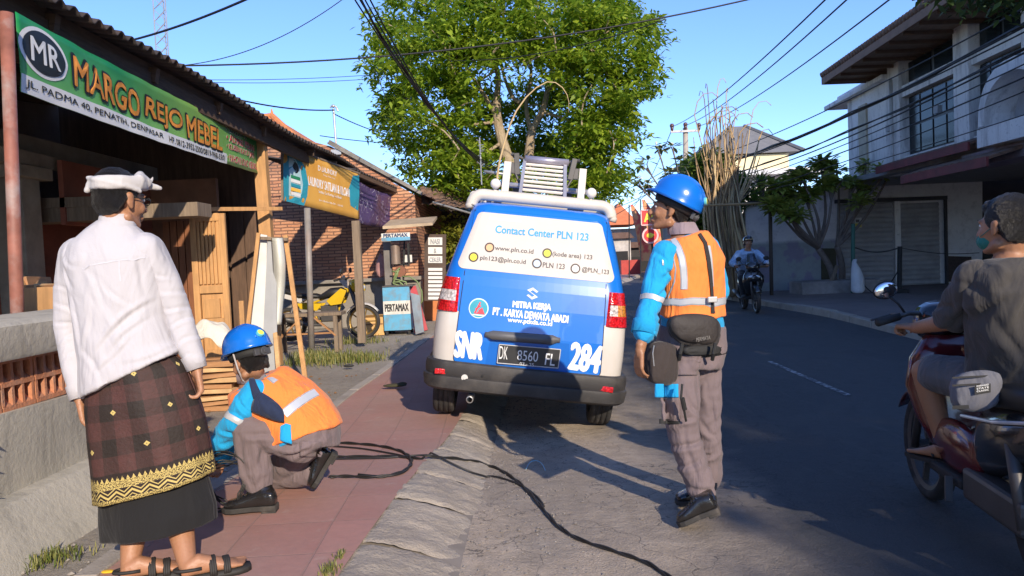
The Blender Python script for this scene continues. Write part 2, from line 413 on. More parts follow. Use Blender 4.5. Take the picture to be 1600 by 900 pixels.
# joint strip between red paving and the yard
mb=MB()
for yy in DS:
    if yy>=38 or yy<0: continue
    y2=min(yy+1.0,38)
mb=MB(); yy=1.0
while yy<18:
    mb.beam((pl(yy)+.03,yy+.01,.152+gz(yy)),(pl(yy+1)+.03,yy+.99,.152+gz(yy+1)),.10,.022); yy+=1.0
tag(mb.build('sidewalk_edging',mat('edging',(.36,.32,.27),.9,bump=.3,dirt=(.15,.12,.1)),bevel=.006),kind='structure')
# right pavement with kerb
def g_rp(nt,tc):
    o=tc.outputs['Object']; a=noise_(nt,o,.9,6,.6); b=noise_(nt,o,16,6,.7); w=noise_(nt,o,3,8,.7,.55,.7)
    c=mixc(nt,a,(.17,.135,.125),(.25,.20,.185)); c=mixc(nt,math_(nt,'MULTIPLY',b,.4),c,(.12,.10,.09)); c=mixc(nt,math_(nt,'MULTIPLY',w,.4),c,(.30,.26,.23))
    return c,b,.01
strip('sidewalk_right',lambda y:lerp_tab(RE,y)+.15,lambda y:lerp_tab(RE,y)+16,.12,6,graph_mat('right_paving',g_rp,.9),ds=[d for d in DS if d<=80])
mb=MB(); y=-10.0;k=0
while y<60:
    L=.8 if y<22 else 2.4; a=lerp_tab(RE,y); b=lerp_tab(RE,y+L-.02)
    j=.012*math.sin(k*5.1)
    mb.add([(a,y,-.02+gz(y)),(a+.16,y,-.02+gz(y)),(b+.16,y+L-.02,-.02+gz(y+L)),(b,y+L-.02,-.02+gz(y+L)),(a+.01+j,y,.13+j+gz(y)),(a+.17,y,.13+j+gz(y)),(b+.17,y+L-.02,.13+j+gz(y+L)),(b+.02+j,y+L-.02,.13+j+gz(y+L))],[(0,3,2,1),(4,5,6,7),(0,1,5,4),(1,2,6,5),(2,3,7,6),(3,0,4,7)]); y+=L;k+=1
tag(mb.build('kerb_right',M_kerb,bevel=.015),kind='structure')
# worn lane dash on the road
def g_paint(nt,tc):
    o=tc.outputs['Object']; w=noise_(nt,o,14,8,.8,.46,.62); return mixc(nt,w,(.055,.056,.06),(.55,.54,.51))
M_paint=graph_mat('worn_paint',g_paint,.8)
mb=MB()
for (y0,y1) in ((7.3,9.7),(14.5,17.5),(22,25)):
    xa=(lerp_tab(LE,y0)+lerp_tab(RE,y0))/2+.38; xb=(lerp_tab(LE,y1)+lerp_tab(RE,y1))/2+.36
    mb.grid(lambda u,v,y0=y0,y1=y1,xa=xa,xb=xb:(xa+(xb-xa)*v+.07*(u-.5),y0+(y1-y0)*v,.004+gz(y0+(y1-y0)*v)),1,14)
tag(mb.build('lane_dash',M_paint),kind='structure')
# ============================================================ sky and sun
world=bpy.data.worlds.new('World'); scene.world=world; world.use_nodes=True
wn=world.node_tree; bg=wn.nodes['Background']; sky=wn.nodes.new('ShaderNodeTexSky'); sky.sky_type='NISHITA'
SUN_EL=R(24); SAZ=R(20)    # light travels 20 deg left of forward
ldir=V((-math.sin(SAZ)*math.cos(SUN_EL), math.cos(SAZ)*math.cos(SUN_EL), -math.sin(SUN_EL)))
sdir=-ldir
sky.sun_disc=False; sky.sun_elevation=SUN_EL; sky.sun_rotation=math.atan2(sdir.x,sdir.y)
sky.air_density=1.0; sky.dust_density=.15; sky.ozone_density=3.0
_hs=wn.nodes.new('ShaderNodeMix'); _hs.data_type='RGBA'; _hs.blend_type='MULTIPLY'; _hs.inputs[0].default_value=1; _hs.inputs[7].default_value=(.70,.83,1.17,1); wn.links.new(sky.outputs[0],_hs.inputs[6]); wn.links.new(_hs.outputs[2],bg.inputs[0]); bg.inputs[1].default_value=.145
sl=bpy.data.lights.new('sun','SUN'); sl.energy=3.7; sl.angle=R(.55); sl.color=(1,.86,.68)
so=bpy.data.objects.new('sun',sl); col.objects.link(so); so.rotation_euler=ldir.to_track_quat('-Z','Y').to_euler(); so.location=(6,-15,12)
scene.view_settings.view_transform='Standard'; scene.view_settings.look='None'; scene.view_settings.exposure=0.70; scene.view_settings.gamma=1
# ============================================================ low wall with vent blocks
def g_wall(nt,tc):
    o=tc.outputs['Object']; a=noise_(nt,o,1.6,7,.65); b=noise_(nt,o,25,6,.7); 
    mp=N(nt,'ShaderNodeMapping'); mp.inputs['Scale'].default_value=(3,3,.5); nt.links.new(o,mp.inputs[0]); s=noise_(nt,mp.outputs[0],2,6,.7,.5,.7)
    c=mixc(nt,a,(.38,.355,.295),(.50,.46,.375)); c=mixc(nt,math_(nt,'MULTIPLY',s,.55),c,(.14,.13,.11)); c=mixc(nt,math_(nt,'MULTIPLY',b,.2),c,(.24,.22,.18))
    return c,b,.003
M_wallc=graph_mat('old_cement',g_wall,.92)
lw=empty('low_wall',(-2.4,2,.15),0,'stained grey cement wall with terracotta vent blocks beside the man in the sarong','low wall')
def at(o,p): return V(p)-o.location
W0,W1=-1.5,4.85
mb=MB(); mb.M=Matrix.Translation(-lw.location)
prof=[(-2.10,.10),(-2.13,.16),(-2.26,.385),(-2.275,.40),(-2.36,.405),(-2.36,.78),(-2.56,.78),(-2.56,.10)]
n=len(prof)
def wrow(y): return [V((x+noise.noise(V((y*1.3,z*3,0)))*.012,y,z+noise.noise(V((y*1.1,z,9)))*.008)) for x,z in prof]
ys=[W0+(W1-W0)*i/40 for i in range(41)]
mb.loft([wrow(y) for y in ys]); mb.build('plinth',M_wallc,lw,autos=True)
mb=MB(); mb.M=Matrix.Translation(-lw.location)
mb.loft([[V((-2.30+noise.noise(V((y*2,5,0)))*.012,y,1.03)),V((-2.29,y,1.05)),V((-2.29+noise.noise(V((y*2,0,0)))*.01,y,1.185)),V((-2.31,y,1.20)),V((-2.70,y,1.215)),V((-2.72,y,1.04))] for y in ys]); mb.build('coping',M_wallc,lw,autos=True)
M_terra=mat('terracotta',(.46,.19,.095),.85,var=.3,scale=8,bump=.3,dirt=(.30,.22,.17),dscale=6,damt=.6)
bw=.245; y=W0
while y+bw<=W1+.01:
    for j in range(1):
        mb=MB(); mb.M=Matrix.Translation(-lw.location)
        z0=.782; h=.246
        y0=y+.004; cx=-2.43; d=.10
        mb.box((cx,y0+bw/2-.002,z0+.011),(d,bw-.008,.022)); mb.box((cx,y0+bw/2-.002,z0+h-.011),(d,bw-.008,.022)); mb.box((cx,y0+bw/2-.002,z0+h/2),(d-.004,bw-.010,.020))
        for q in range(4): mb.box((cx,y0+.011+q*(bw-.03)/3,z0+h/2),(d-.008,.018,h-.046))
        for r_ in range(2):
            for q in range(3):
                ya=y0+.02+q*(bw-.03)/3; za=z0+.022+r_*(h-.022)/2; yb=ya+(bw-.03)/3-.018; zb=za+h/2-.036
                mb.add([(cx+d/2-.006,ya,za),(cx+d/2-.006,yb,za),(cx-d/2+.01,yb,zb),(cx-d/2+.01,ya,zb),(cx-d/2+.012,ya,za),(cx-d/2+.012,yb,za)],[(0,1,2,3),(0,3,4),(1,5,2),(0,4,5,1)])
        mb.build('vent_block',M_terra,lw)
    y+=bw
# backing darkness behind vents is just the shop
# dry creeper on the wall
mb=MB(); cent=[]
rr=random.Random(3)
for i in range(9):
    p=P(8+rr.uniform(-8,12),700,2.75); x=-2.33; yy=3.0+rr.uniform(-.08,.06); z=.80; pts=[]
    for k in range(9):
        pts.append(V((x+.012,yy+rr.uniform(-.012,.012),z))); z-=.045; yy+=rr.uniform(-.015,.015); cent.append((x+.025+rr.uniform(0,.02),yy+rr.uniform(-.03,.03),z))
        cent.append((x+.02+rr.uniform(0,.03),yy+rr.uniform(-.04,.04),z+.02))
    mb.tube(pts,.002,5)
cr=mb.build('creeper',mat('dry_stem',(.10,.07,.04),.9)); tag(cr,'dry brown creeper hanging on the cement wall at the left edge','creeper')
leaf_mesh('leaf',np.array(cent*3)+rng.normal(0,.008,(len(cent)*3,3)),None,.035,.6,leafmat('dry_leaf',(.16,.12,.03),(.26,.17,.06),.2),cr,seed=4)
# ============================================================ furniture workshop
EX=-3.0; EZ=3.18
sh=empty('furniture_workshop',(-5,9,.15),0,'dark open workshop shed under a long corrugated roof at the left','workshop')
T=Matrix.Translation(-sh.location)
M_roofm=mat('rusty_roof',(.055,.045,.04),.8,metal=0,var=.5,scale=3,dirt=(.12,.06,.035),dscale=2)
mb=MB(); mb.M=T
ny=480; Y0,Y1=1.5,10.1
def ez(y): return EZ+.03*math.sin(y*1.1)+.0*y
mb.grid(lambda u,v:(EX+.18-u*6.0, Y0+(Y1-Y0)*v, ez(Y0+(Y1-Y0)*v)+u*6.0*.19+.022*math.sin((Y0+(Y1-Y0)*v)*2*math.pi/.15)),2,ny)
Y2=14.9; mb.grid(lambda u,v:(EX+.18-u*.46, Y1+(Y2-Y1)*v, ez(Y1+(Y2-Y1)*v)+u*.46*.19+.022*math.sin((Y1+(Y2-Y1)*v)*2*math.pi/.15)),1,280)
rf=mb.build('roof',M_roofm,sh,smooth=True,fix=False); s_=rf.modifiers.new('s','SOLIDIFY'); s_.thickness=.012
mb=MB(); mb.M=T; M_dw=mat('dark_timber',(.10,.06,.038),.85,var=.4,scale=6,stretch=(1,1,8))
for y in np.arange(2.2,10.1,1.4): mb.beam((EX+.05,y,EZ-.10),(EX-5.6,y,EZ+.97),.06,.12)
for y in (11.2,12.6,14.0): mb.beam((EX+.12,y,EZ-.08),(EX-.28,y,EZ+.0),.05,.10)
for i in range(5): mb.beam((EX-.05-i*1.25,Y0,EZ-.03+i*.235),(EX-.05-i*1.25,Y1,EZ-.03+i*.235),.08,.07)
mb.beam((EX-.02,Y0,EZ-.15),(EX-.02,Y2,EZ-.15),.06,.15)
mb.build('roof_frame',M_dw,sh)
M_inw=mat('grimy_plaster',(.30,.24,.19),.9,var=.3,scale=2,dirt=(.12,.10,.08),dscale=1.2)
mb=MB(); mb.M=T
mb.box((-6.1,4.6,1.88),(.15,11.0,3.76))                         # back wall
mb.box((-5.6,6.05,1.55),(1.0,.3,2.8)); mb.build('wall',M_inw,sh)
mb=MB(); mb.M=T                                                # pillars & corbel
for y in (4.9,7.2): 
    mb.box((-4.75,y,1.3),(.28,.28,2.5)); mb.box((-4.75,y,2.42),(.42,.5,.12)); mb.box((-4.75,y,2.55),(.36,.8,.14))
mb.box((-4.85,6.5,2.72),(.16,9,.22)); mb.build('pillar',mat('pillar_plaster',(.33,.28,.21),.9,dirt=(.07,.06,.05)),sh,bevel=.01)
mb=MB(); mb.M=T
mb.grid(lambda u,v:(-4.95+.018*abs(math.sin(v*math.pi*26)),2.6+u*2.15,.15+v*2.4),1,208); mb.build('roller_shutter',mat('shutter_brown',(.20,.17,.14),.6,var=.25),sh,fix=False)
mb=MB(); mb.M=T; M_red=mat('red_panel',(.28,.085,.05),.75,var=.3,scale=2,dirt=(.05,.03,.02))
mb.box((-5.0,6.2,1.9),(.05,1.9,1.1)); mb.box((-4.5,8.7,2.25),(.05,2.4,.65)); mb.box((-5.2,8.8,1.2),(.05,3.2,2.1)); mb.build('panel',M_red,sh)
mb=MB(); mb.M=T
mb.box((-4.6,9.35,1.35),(1.9,.08,2.4)); mb.build('partition',mat('partition_brown',(.20,.10,.06),.8,var=.3),sh)
mb=MB(); mb.M=T; mb.prism([(-10,.1),(-3.35,.1),(-3.35,3.27),(-8.9,4.33),(-10,4.33)],10.17,10.25)
for i in range(7): mb.box((-3.5-.22*i,10.13,1.2),(.19,.03,2.1))
mb.build('end_wall',mat('boards_dark',(.11,.065,.042),.85,var=.4,scale=3,stretch=(8,1,1)),sh)
mb=MB(); mb.M=T; mb.box((-4.55,10.1,1.75),(.55,.04,1.0)); mb.box((-4.55,10.07,1.75),(.04,.03,1.0)); mb.build('window',M_glass_left if False else mat('pane_dim',(.05,.05,.05),.2),sh)
# posts
mb=MB(); mb.M=T; a=P(22,560,4.15); b=P(10,20,4.15); mb.tube([V((a.x,a.y,.15)),b],[.035,.035],14)
mb.build('steel_post',mat('rust_post',(.26,.10,.07),.6,var=.4,scale=8,dirt=(.35,.30,.28),dscale=5,damt=.7),sh,smooth=True)
M_pine=mat('raw_timber',(.50,.27,.105),.7,var=.28,scale=3,stretch=(9,9,.9),dirt=(.30,.17,.08),dscale=3)
M_greyw=mat('weathered_timber',(.20,.15,.105),.85,var=.35,scale=4,stretch=(9,9,.8))
def post(name,pa,pb,D,w,m,par,round_=False,Db=None):
    a=P(*pa,D); b=P(*pb,Db or D); d=(b-a).normalized(); a=a-d*((a.z-.15)/d.z)
    mb=MB(); mb.M=Matrix.Translation(-par.location)
    if round_: mb.tube([a,b],w/2,12)
    else: mb.beam(a,b,w,w*.8,(0,1,0))
    return mb.build(name,m,par,smooth=round_)
post('timber_post',(432,575),(405,215),9.45,.15,M_pine,sh)
post('pipe_post',(487,545),(480,325),11.2,.095,mat('pipe_grey',(.24,.22,.20),.5,var=.3,dirt=(.22,.1,.06)),sh,True)
post('timber_post',(566,533),(556,345),11.7,.12,M_greyw,sh)
# thin cross batten from the photo
mb=MB(); mb.beam(P(300,327,8.3),P(440,326,9.4),.03,.045); tag(mb.build('batten',M_pine),'thin pale batten nailed across under the workshop roof','batten')
mb=MB(); mb.box((-4.1,7.7,2.03),(1.9,.35,.14)); mb.box((-4.35,7.6,2.15),(.8,.2,.1)); tag(mb.build('rough_beam',M_greyw),'thick rough beam stored under the workshop roof above the door panels','beam')
# ============================================================ banners
def banner_surface(a_top,a_bot,b_top,b_bot,sag=.0,belly=.03,seed=0):
    a_top,a_bot,b_top,b_bot=map(V,(a_top,a_bot,b_top,b_bot)); nrm=(b_top-a_top).cross(a_top-a_bot).normalized()
    if nrm.y>0 and abs(nrm.y)>.3 or nrm.x<0 and abs(nrm.x)>.3: nrm=-nrm
    def f(u,v,off=0.0):
        p=(a_bot+(b_bot-a_bot)*u)*(1-v)+(a_top+(b_top-a_top)*u)*v
        p=p+V((0,0,-sag*4*u*(1-u)))
        w=belly*(math.sin(v*math.pi)*.6*math.sin(u*9+seed)+.35*noise.noise(V((u*7,v*2.5,seed)))+.5*(.3-abs(noise.noise(V((u*16+v*3,v*1.5-u*3,seed+4))))))+.004*math.sin(u*60+v*7)
        return p+nrm*(w+off)
    return f
def sheet(name,f,m,par,nu=80,nv=14,u0=0,u1=1,v0=0,v1=1,off=0,thick=.002):
    mb=MB(); mb.grid(lambda a,b:f(u0+(u1-u0)*a,v0+(v1-v0)*b,off),nu,nv); o=mb.build(name,m,par,smooth=True,fix=False)
    if thick: md=o.modifiers.new('s','SOLIDIFY'); md.thickness=thick; md.offset=0
    return o
def patch(name,f,outline,off,m,par,n=1):
    """flat printed shape on a banner: outline points in (u,v)"""
    bm=bmesh.new(); vs=[bm.verts.new((u,v,0)) for u,v in outline]; bm.faces.new(vs); bmesh.ops.triangulate(bm,faces=bm.faces)
    for _ in range(n): bmesh.ops.subdivide_edges(bm,edges=bm.edges,cuts=1,use_grid_fill=True); bmesh.ops.triangulate(bm,faces=bm.faces)
    pts=[f(v.co.x,v.co.y,off) for v in bm.verts]; bm.verts.index_update(); fs=[tuple(v.index for v in q.verts) for q in bm.faces]; bm.free()
    return link(name,new_mesh(name,pts,fs),par,m)
def ell(cu,cv,ru,rv,n=32): return [(cu+ru*math.cos(2*math.pi*k/n),cv+rv*math.sin(2*math.pi*k/n)) for k in range(n)]
Y_=mat('print_yellow',(.95,.55,.08),.5,var=.05); K_=mat('print_black',(.015,.015,.015),.5,var=.05); Wt=mat('print_white',(.8,.8,.78),.5,var=.05)
def g_green(nt,tc):
    o=tc.outputs['Object']; sx=N(nt,'ShaderNodeSeparateXYZ'); nt.links.new(o,sx.inputs[0])
    n1=noise_(nt,o,1.1,3,.5,.3,.7); z=math_(nt,'MULTIPLY_ADD',n1,.25,math_(nt,'SUBTRACT',sx.outputs[2],2.6)); z=math_(nt,'MULTIPLY',z,2.6,clamp=True)
    c=mixc(nt,z,(.20,.58,.16),(.01,.24,.06)); y=math_(nt,'SUBTRACT',1,math_(nt,'MULTIPLY',math_(nt,'ABSOLUTE',math_(nt,'SUBTRACT',sx.outputs[1],7.4)),.55),clamp=True)
    return mixc(nt,math_(nt,'MULTIPLY',y,.45),c,(.55,.72,.12))
A_t=P(22,18,4.3); A_b=P(31,143,4.3); B_t=P(401,213,9.4); B_b=P(403,271,9.4)
bf=banner_surface(A_t,A_b,B_t,B_b,0.02,.02,1)
# perspective-correct u: surface is linear in space already
ban=tag(sheet('shop_banner',bf,graph_mat('banner_green',g_green,.45),None,120,10),'green furniture shop banner hanging from the workshop eave','banner')
def bfo(o): return lambda u,v:bf(u,v,o)
sheet('address_strip',bf,Wt,ban,120,3,.0,.745,.0,.235,.004,0)
patch('logo_disc',bf,ell(.052,.62,.052,.33),.004,Wt,ban,2); patch('logo_disc',bf,ell(.052,.62,.045,.28),.007,K_,ban,2)
text_on('lettering','MR',.022,.47,.060,.30,bfo(.010),Wt,ban,.03)
grad=mat('print_orange',(.80,.30,.04),.5,var=.4,scale=9)
def bigtext(s,u0,v0,w,h,wave=None):
    text_on('lettering',s,u0-.003,v0-.02,w+.006,h+.04,bfo(.007),K_,ban,.075,wave=wave)
    text_on('lettering',s,u0,v0,w,h,bfo(.011),grad,ban,.03,wave=wave)
bigtext('MARGO',.118,.34,.20,.42,lambda a:-.18*a+.08); bigtext('REJO',.345,.30,.15,.42,lambda a:.0); bigtext('MEBEL',.520,.29,.19,.44,lambda a:-.05*a)
text_on('lettering','JL. PADMA 40, PENATIH, DENPASAR',.008,.06,.40,.12,bfo(.008),K_,ban,.012)
text_on('lettering','HP. 0812-3952-2500/0819-9968-5501',.43,.055,.30,.12,bfo(.008),K_,ban,.012)
redp=mat('print_red',(.55,.03,.03),.5)
for s,v,m,w in (('MENERIMA',.78,K_,.16),('• ALMARI PESAN',.55,redp,.22),('• KUSEN KAYU JATI',.33,redp,.215),('• MAHONI SONO KELING',.08,redp,.24)):
    text_on('lettering',s,.748,v,w,.17,bfo(.006),Wt,ban,.05); text_on('lettering',s,.748,v,w,.17,bfo(.009),m,ban,.012)
# laundry banner
LA=P(440,226,10.6);LB=P(441,313,10.6);LC=P(561,271,12.8);LD=P(562,343,12.8)
lf=banner_surface(LA,LB,LC,LD,0,.012,2)
def g_lau(nt,tc):
    o=tc.outputs['Object']; n=noise_(nt,o,1.2,2); return mixc(nt,n,(.62,.30,.05),(.70,.40,.09))
lau=tag(sheet('laundry_banner',lf,graph_mat('banner_ochre',g_lau,.45),None,30,8),'ochre and teal laundry banner tied under the workshop roof','banner')
lfo=lambda o:(lambda u,v:lf(u,v,o))
teal=mat('print_teal',(.03,.30,.40),.5,var=.1); pale=mat('print_pale',(.42,.62,.66),.5,var=.1); grn=mat('print_green',(.02,.22,.10),.5)
patch('print_shape',lf,[(0,0),(.24,0),(.285,.2),(.30,.45),(.27,.7),(.20,.88),(.10,1),(0,1)],.004,teal,lau,2)
patch('print_shape',lf,[(.07,.12),(.20,.12),(.235,.4),(.21,.66),(.14,.82),(.07,.82)],.007,pale,lau,1)
patch('print_shape',lf,ell(.14,.66,.045,.10),.009,K_,lau,1)
for q,(c_,v) in enumerate(((Wt,.14),(Y_,.22),(teal,.30),(Wt,.38),(grn,.45))): patch('print_shape',lf,[(.09,v),(.20,v),(.20,v+.06),(.09,v+.06)],.010,c_,lau,0)
patch('print_shape',lf,[(.86,.25),(.98,.18),(1,.5),(1,.96),(.90,.9),(.84,.6)],.004,teal,lau,1)
text_on('lettering','LAUNDRY SATUAN & KILOAN',.30,.42,.55,.17,lfo(.007),Wt,lau,.03)
text_on('lettering','D LAUNDRY',.42,.76,.24,.10,lfo(.007),Wt,lau,.02); text_on('lettering','Setrika, Cuci Kering, Cuci Basah',.42,.31,.30,.07,lfo(.007),Wt,lau,.01)
text_on('lettering','Jam Buka 08.00 - 20.00',.42,.16,.32,.045,lfo(.007),Wt,lau,.0); text_on('lettering','Terima Antar Jemput',.48,.68,.16,.04,lfo(.007),Wt,lau,.0)
mb=MB(); mb.beam(LA+V((0,.01,0)),LB+V((0,.01,0)),.03,.03,(0,1,0)); mb.beam(LA+V((0,.02,0)),LC+V((0,.02,0)),.03,.03); mb.build('banner_frame',M_greyw,lau)
# purple banner
PA=P(559,283,13.1);PB=P(561,348,13.1);PC=P(626,306,15.2);PD=P(622,352,15.2)
pf=banner_surface(PA,PB,PC,PD,.06,.07,5)
def g_pur(nt,tc):
    o=tc.outputs['Object']; v=N(nt,'ShaderNodeTexVoronoi',Scale=9.0,feature='DISTANCE_TO_EDGE'); nt.links.new(o,v.inputs['Vector'])
    k=math_(nt,'LESS_THAN',v.outputs['Distance'],.035); n=noise_(nt,o,6,3,.5,.5,.6); return mixc(nt,math_(nt,'MULTIPLY',math_(nt,'MULTIPLY',k,n),.8),(.075,.05,.14),(.45,.42,.50))
pb=tag(sheet('purple_banner',pf,graph_mat('banner_purple',g_pur,.4),None,30,8),'creased dark purple banner beside the laundry banner','banner')
patch('print_shape',pf,[(.86,0),(1,0),(1,1),(.9,1)],.005,Wt,pb,1)
# ============================================================ brick house
def g_brick(nt,tc):
    o=tc.outputs['Object']; sx=N(nt,'ShaderNodeSeparateXYZ'); nt.links.new(o,sx.inputs[0])
    cx=N(nt,'ShaderNodeCombineXYZ'); nt.links.new(math_(nt,'ADD',sx.outputs[0],sx.outputs[1]),cx.inputs[0]); nt.links.new(sx.outputs[2],cx.inputs[1])
    nz=N(nt,'ShaderNodeTexNoise',Scale=6.0,Detail=4.0); nt.links.new(o,nz.inputs[0]); va=N(nt,'ShaderNodeVectorMath',operation='MULTIPLY_ADD'); nt.links.new(nz.outputs[1],va.inputs[0]); va.inputs[1].default_value=(.03,.03,.0); nt.links.new(cx.outputs[0],va.inputs[2])
    br=N(nt,'ShaderNodeTexBrick'); br.inputs['Scale'].default_value=1; br.inputs['Mortar Size'].default_value=.010; br.inputs['Brick Width'].default_value=.26; br.inputs['Row Height'].default_value=.062; br.inputs['Mortar Smooth'].default_value=.2; br.inputs['Bias'].default_value=-.1
    br.inputs['Color1'].default_value=c4((.50,.22,.115)); br.inputs['Color2'].default_value=c4((.66,.36,.20)); br.inputs['Mortar'].default_value=c4((.17,.10,.07)); nt.links.new(va.outputs[0],br.inputs['Vector'])
    a=noise_(nt,o,1.3,7,.7,.45,.7); b=noise_(nt,o,30,5,.7); c=mixc(nt,math_(nt,'MULTIPLY',b,.35),br.outputs[0],(.35,.15,.08))
    hi=math_(nt,'MULTIPLY',math_(nt,'SUBTRACT',sx.outputs[2],2.9),1.6,clamp=True); c=mixc(nt,math_(nt,'MULTIPLY',a,math_(nt,'MULTIPLY_ADD',hi,.6,.25)),c,(.10,.085,.07))
    return c,math_(nt,'SUBTRACT',math_(nt,'MULTIPLY',b,.5),br.outputs['Fac']),.02
M_brick=graph_mat('brickwork',g_brick,.9)
BD=14.7
bh=empty('brick_house',(-3.6,BD,.15),0,'old orange brick house with a stepped gable behind the fuel stand','house')
TB=Matrix.Translation(-bh.location)
mb=MB(); mb.M=TB
mb.prism([(-8,1.05),(-1.85,1.05),(-1.85,2.72),(-2.3,3.0),(-2.32,3.06),(-2.62,3.22),(-2.64,3.28),(-3.45,3.74),(-4.6,4.1),(-8,5.2)],BD,BD+.25)
mb.box((-1.95,BD+3.2,1.9),(.2,6.0,1.7)); mb.build('wall',M_brick,bh)
mb=MB(); mb.M=TB
mb.box((-4.95,BD+.08,.60),(6.3,.42,.9)); mb.box((-4.95,BD+.02,1.075),(6.36,.56,.07)); 
mb.build('plinth',mat('plinth_cement',(.25,.225,.19),.9,var=.3,scale=3,dirt=(.10,.08,.065),bump=.4,bscale=20),bh,bevel=.012)
mb=MB(); mb.M=TB
mb.prism([(-1.7,2.70),(-1.68,2.76),(-3.45,3.86),(-3.5,3.78)],BD-.08,BD+.02)
mb.build('gable_coping',mat('mossy_cement',(.22,.20,.17),.95,var=.4,dirt=(.06,.055,.05),dscale=5,bump=.5),bh)
M_tile=mat('old_tiles',(.19,.11,.075),.9,var=.45,scale=9,dirt=(.07,.06,.05))
def tiles(mb,p0,ex,ey,nx,ny,amp=.03):
    """tiled roof slope: p0 eave corner, ex along eave, ey up slope"""
    p0,ex,ey=V(p0),V(ex),V(ey); nz=ex.cross(ey).normalized(); nz=nz if nz.z>0 else -nz
    def f(u,v):
        s=(v*ny)%1.0 if v<1 else 1
        return p0+ex*u+ey*v+nz*(amp*abs(math.sin(u*nx*math.pi))+.035*(1-s))
    mb.grid(f,nx*4,ny*3)
mb=MB(); mb.M=TB
tiles(mb,(-1.55,BD+.05,2.62),(0,6,0),(-2.0,0,1.2),24,9); mb.build('roof',M_tile,bh,fix=False)
# service mast on the gable
mb=MB(); a=P(526,238,14.7); b=P(521,170,14.7); mb.tube([a,b],.022,8); mb.tube([b+V((-.06,0,.02)),b+V((-.03,0,.06)),b+V((.05,0,.04)),b+V((.09,0,-.05))],.018,8); mb.box(a,(.2,.1,.10)); mb.sphere(b+V((0,0,.05)),.035,8,6)
tag(mb.build('service_mast',mat('galvanised',(.42,.42,.41),.45,metal=.6,var=.2),autos=True),'thin galvanised service mast on top of the brick gable','mast')
# small awning by purple banner
aw=empty('side_awning',(-2.4,14,3),0,'low dark corrugated awning over the purple banner','awning')
mb=MB(); mb.M=Matrix.Translation(-aw.location)
a=P(556,266,12.8); b=P(640,303,15.4)
mb.grid(lambda u,v:(a+(b-a)*v+V((-1.6,0,.30))*u+V((0,0,.018*math.sin(v*3.2*2*math.pi/.14)))),2,180); o=mb.build('roof_sheet',M_roofm,aw,fix=False); o.modifiers.new('s','SOLIDIFY').thickness=.012
mb=MB(); mb.M=Matrix.Translation(-aw.location); mb.beam(a+V((-.03,0,-.05)),b+V((-.03,0,-.05)),.05,.07); mb.beam(P(545,290,12.9),P(556,284,12.8),.03,.03); mb.build('beam',M_dw,aw)
# dark shed beyond the brick corner
sd=empty('back_shed',(-1,18,.15),0,'dark lean-to shed with a tilted metal sheet roof right of the brick house','shed')
mb=MB(); mb.M=Matrix.Translation(-sd.location)
mb.box((-1.2,20.5,1.6),(3.2,.15,3.0)); mb.box((.1,18.8,1.4),(.12,3.2,2.6)); mb.build('wall',mat('shed_dark',(.045,.035,.03),.9,var=.3),sd)
mb=MB(); mb.M=Matrix.Translation(-sd.location)
a=P(664,314,15.6); b=P(742,336,17.5)
mb.grid(lambda u,v:a+(b-a)*u+V((0,3.4,.45))*v+V((0,0,.02*math.sin(u*60))),60,2); o=mb.build('roof_sheet',mat('sheet_grey',(.16,.15,.14),.6,metal=.3,var=.4,dirt=(.1,.06,.04)),sd,fix=False); o.modifiers.new('s','SOLIDIFY').thickness=.02
mb=MB(); mb.M=Matrix.Translation(-sd.location)
c=P(658,322,15.0); tiles(mb,c+V((0,0,.0)),P(745,330,16.5)-c,V((-.15,1.2,.5)),9,4); mb.build('tile_strip',M_tile,sd,fix=False)
mb=MB(); mb.M=Matrix.Translation(-sd.location); mb.tube([P(676,316,15.2),P(738,334,15.8)],.022,8); mb.build('rail',mat('galvanised'),sd)
mb=MB(); mb.M=Matrix.Translation(-sd.location); mb.tube([P(741,334,17),V((P(741,334,17).x,17,.15))],.04,8); mb.build('post',mat('galvanised'),sd)
o=MB().box(P(686,472,15.3)+V((0,.2,-.1)),(.75,.08,1.25)).build('low_wall',mat('orange_wall',(.52,.18,.06),.85,var=.15,dirt=(.3,.15,.1))); tag(o,'low orange painted wall between the menu board and the van','wall')
# orange roofed house behind the workshop
ho=empty('tiled_house',(-9,30,0),0,'house with bright orange tiled roof rising over the workshop eave','house')
mb=MB(); mb.M=Matrix.Translation(-ho.location)
ap=P(425,181,27); e0=P(340,225,25); e1=P(475,222,25.0); 
apb=ap+V((-6,2,0))
M_ot=mat('orange_tiles',(.55,.20,.07),.8,var=.25,scale=5,stretch=(1,1,1),dirt=(.35,.13,.06))
L0=P(300,240,25)+V((-3,0,-.4)); R0=e1+V((.3,0,-.4))
mb.add([L0,R0,ap,apb],[(0,1,2,3)]); mb.add([R0,R0+V((.6,6,0)),ap],[(0,1,2)])
def rid(a,b): mb.tube([a,b],.11,8)
rid(R0,ap); rid(ap,apb); mb.tube([ap,ap+V((0,0,.25))],[.08,.02],8); mb.build('roof',M_ot,ho)
mb=MB(); mb.M=Matrix.Translation(-ho.location); mb.box((ap.x-3,30,1.8),(6,6,3.6)); mb.build('wall',M_inw,ho)
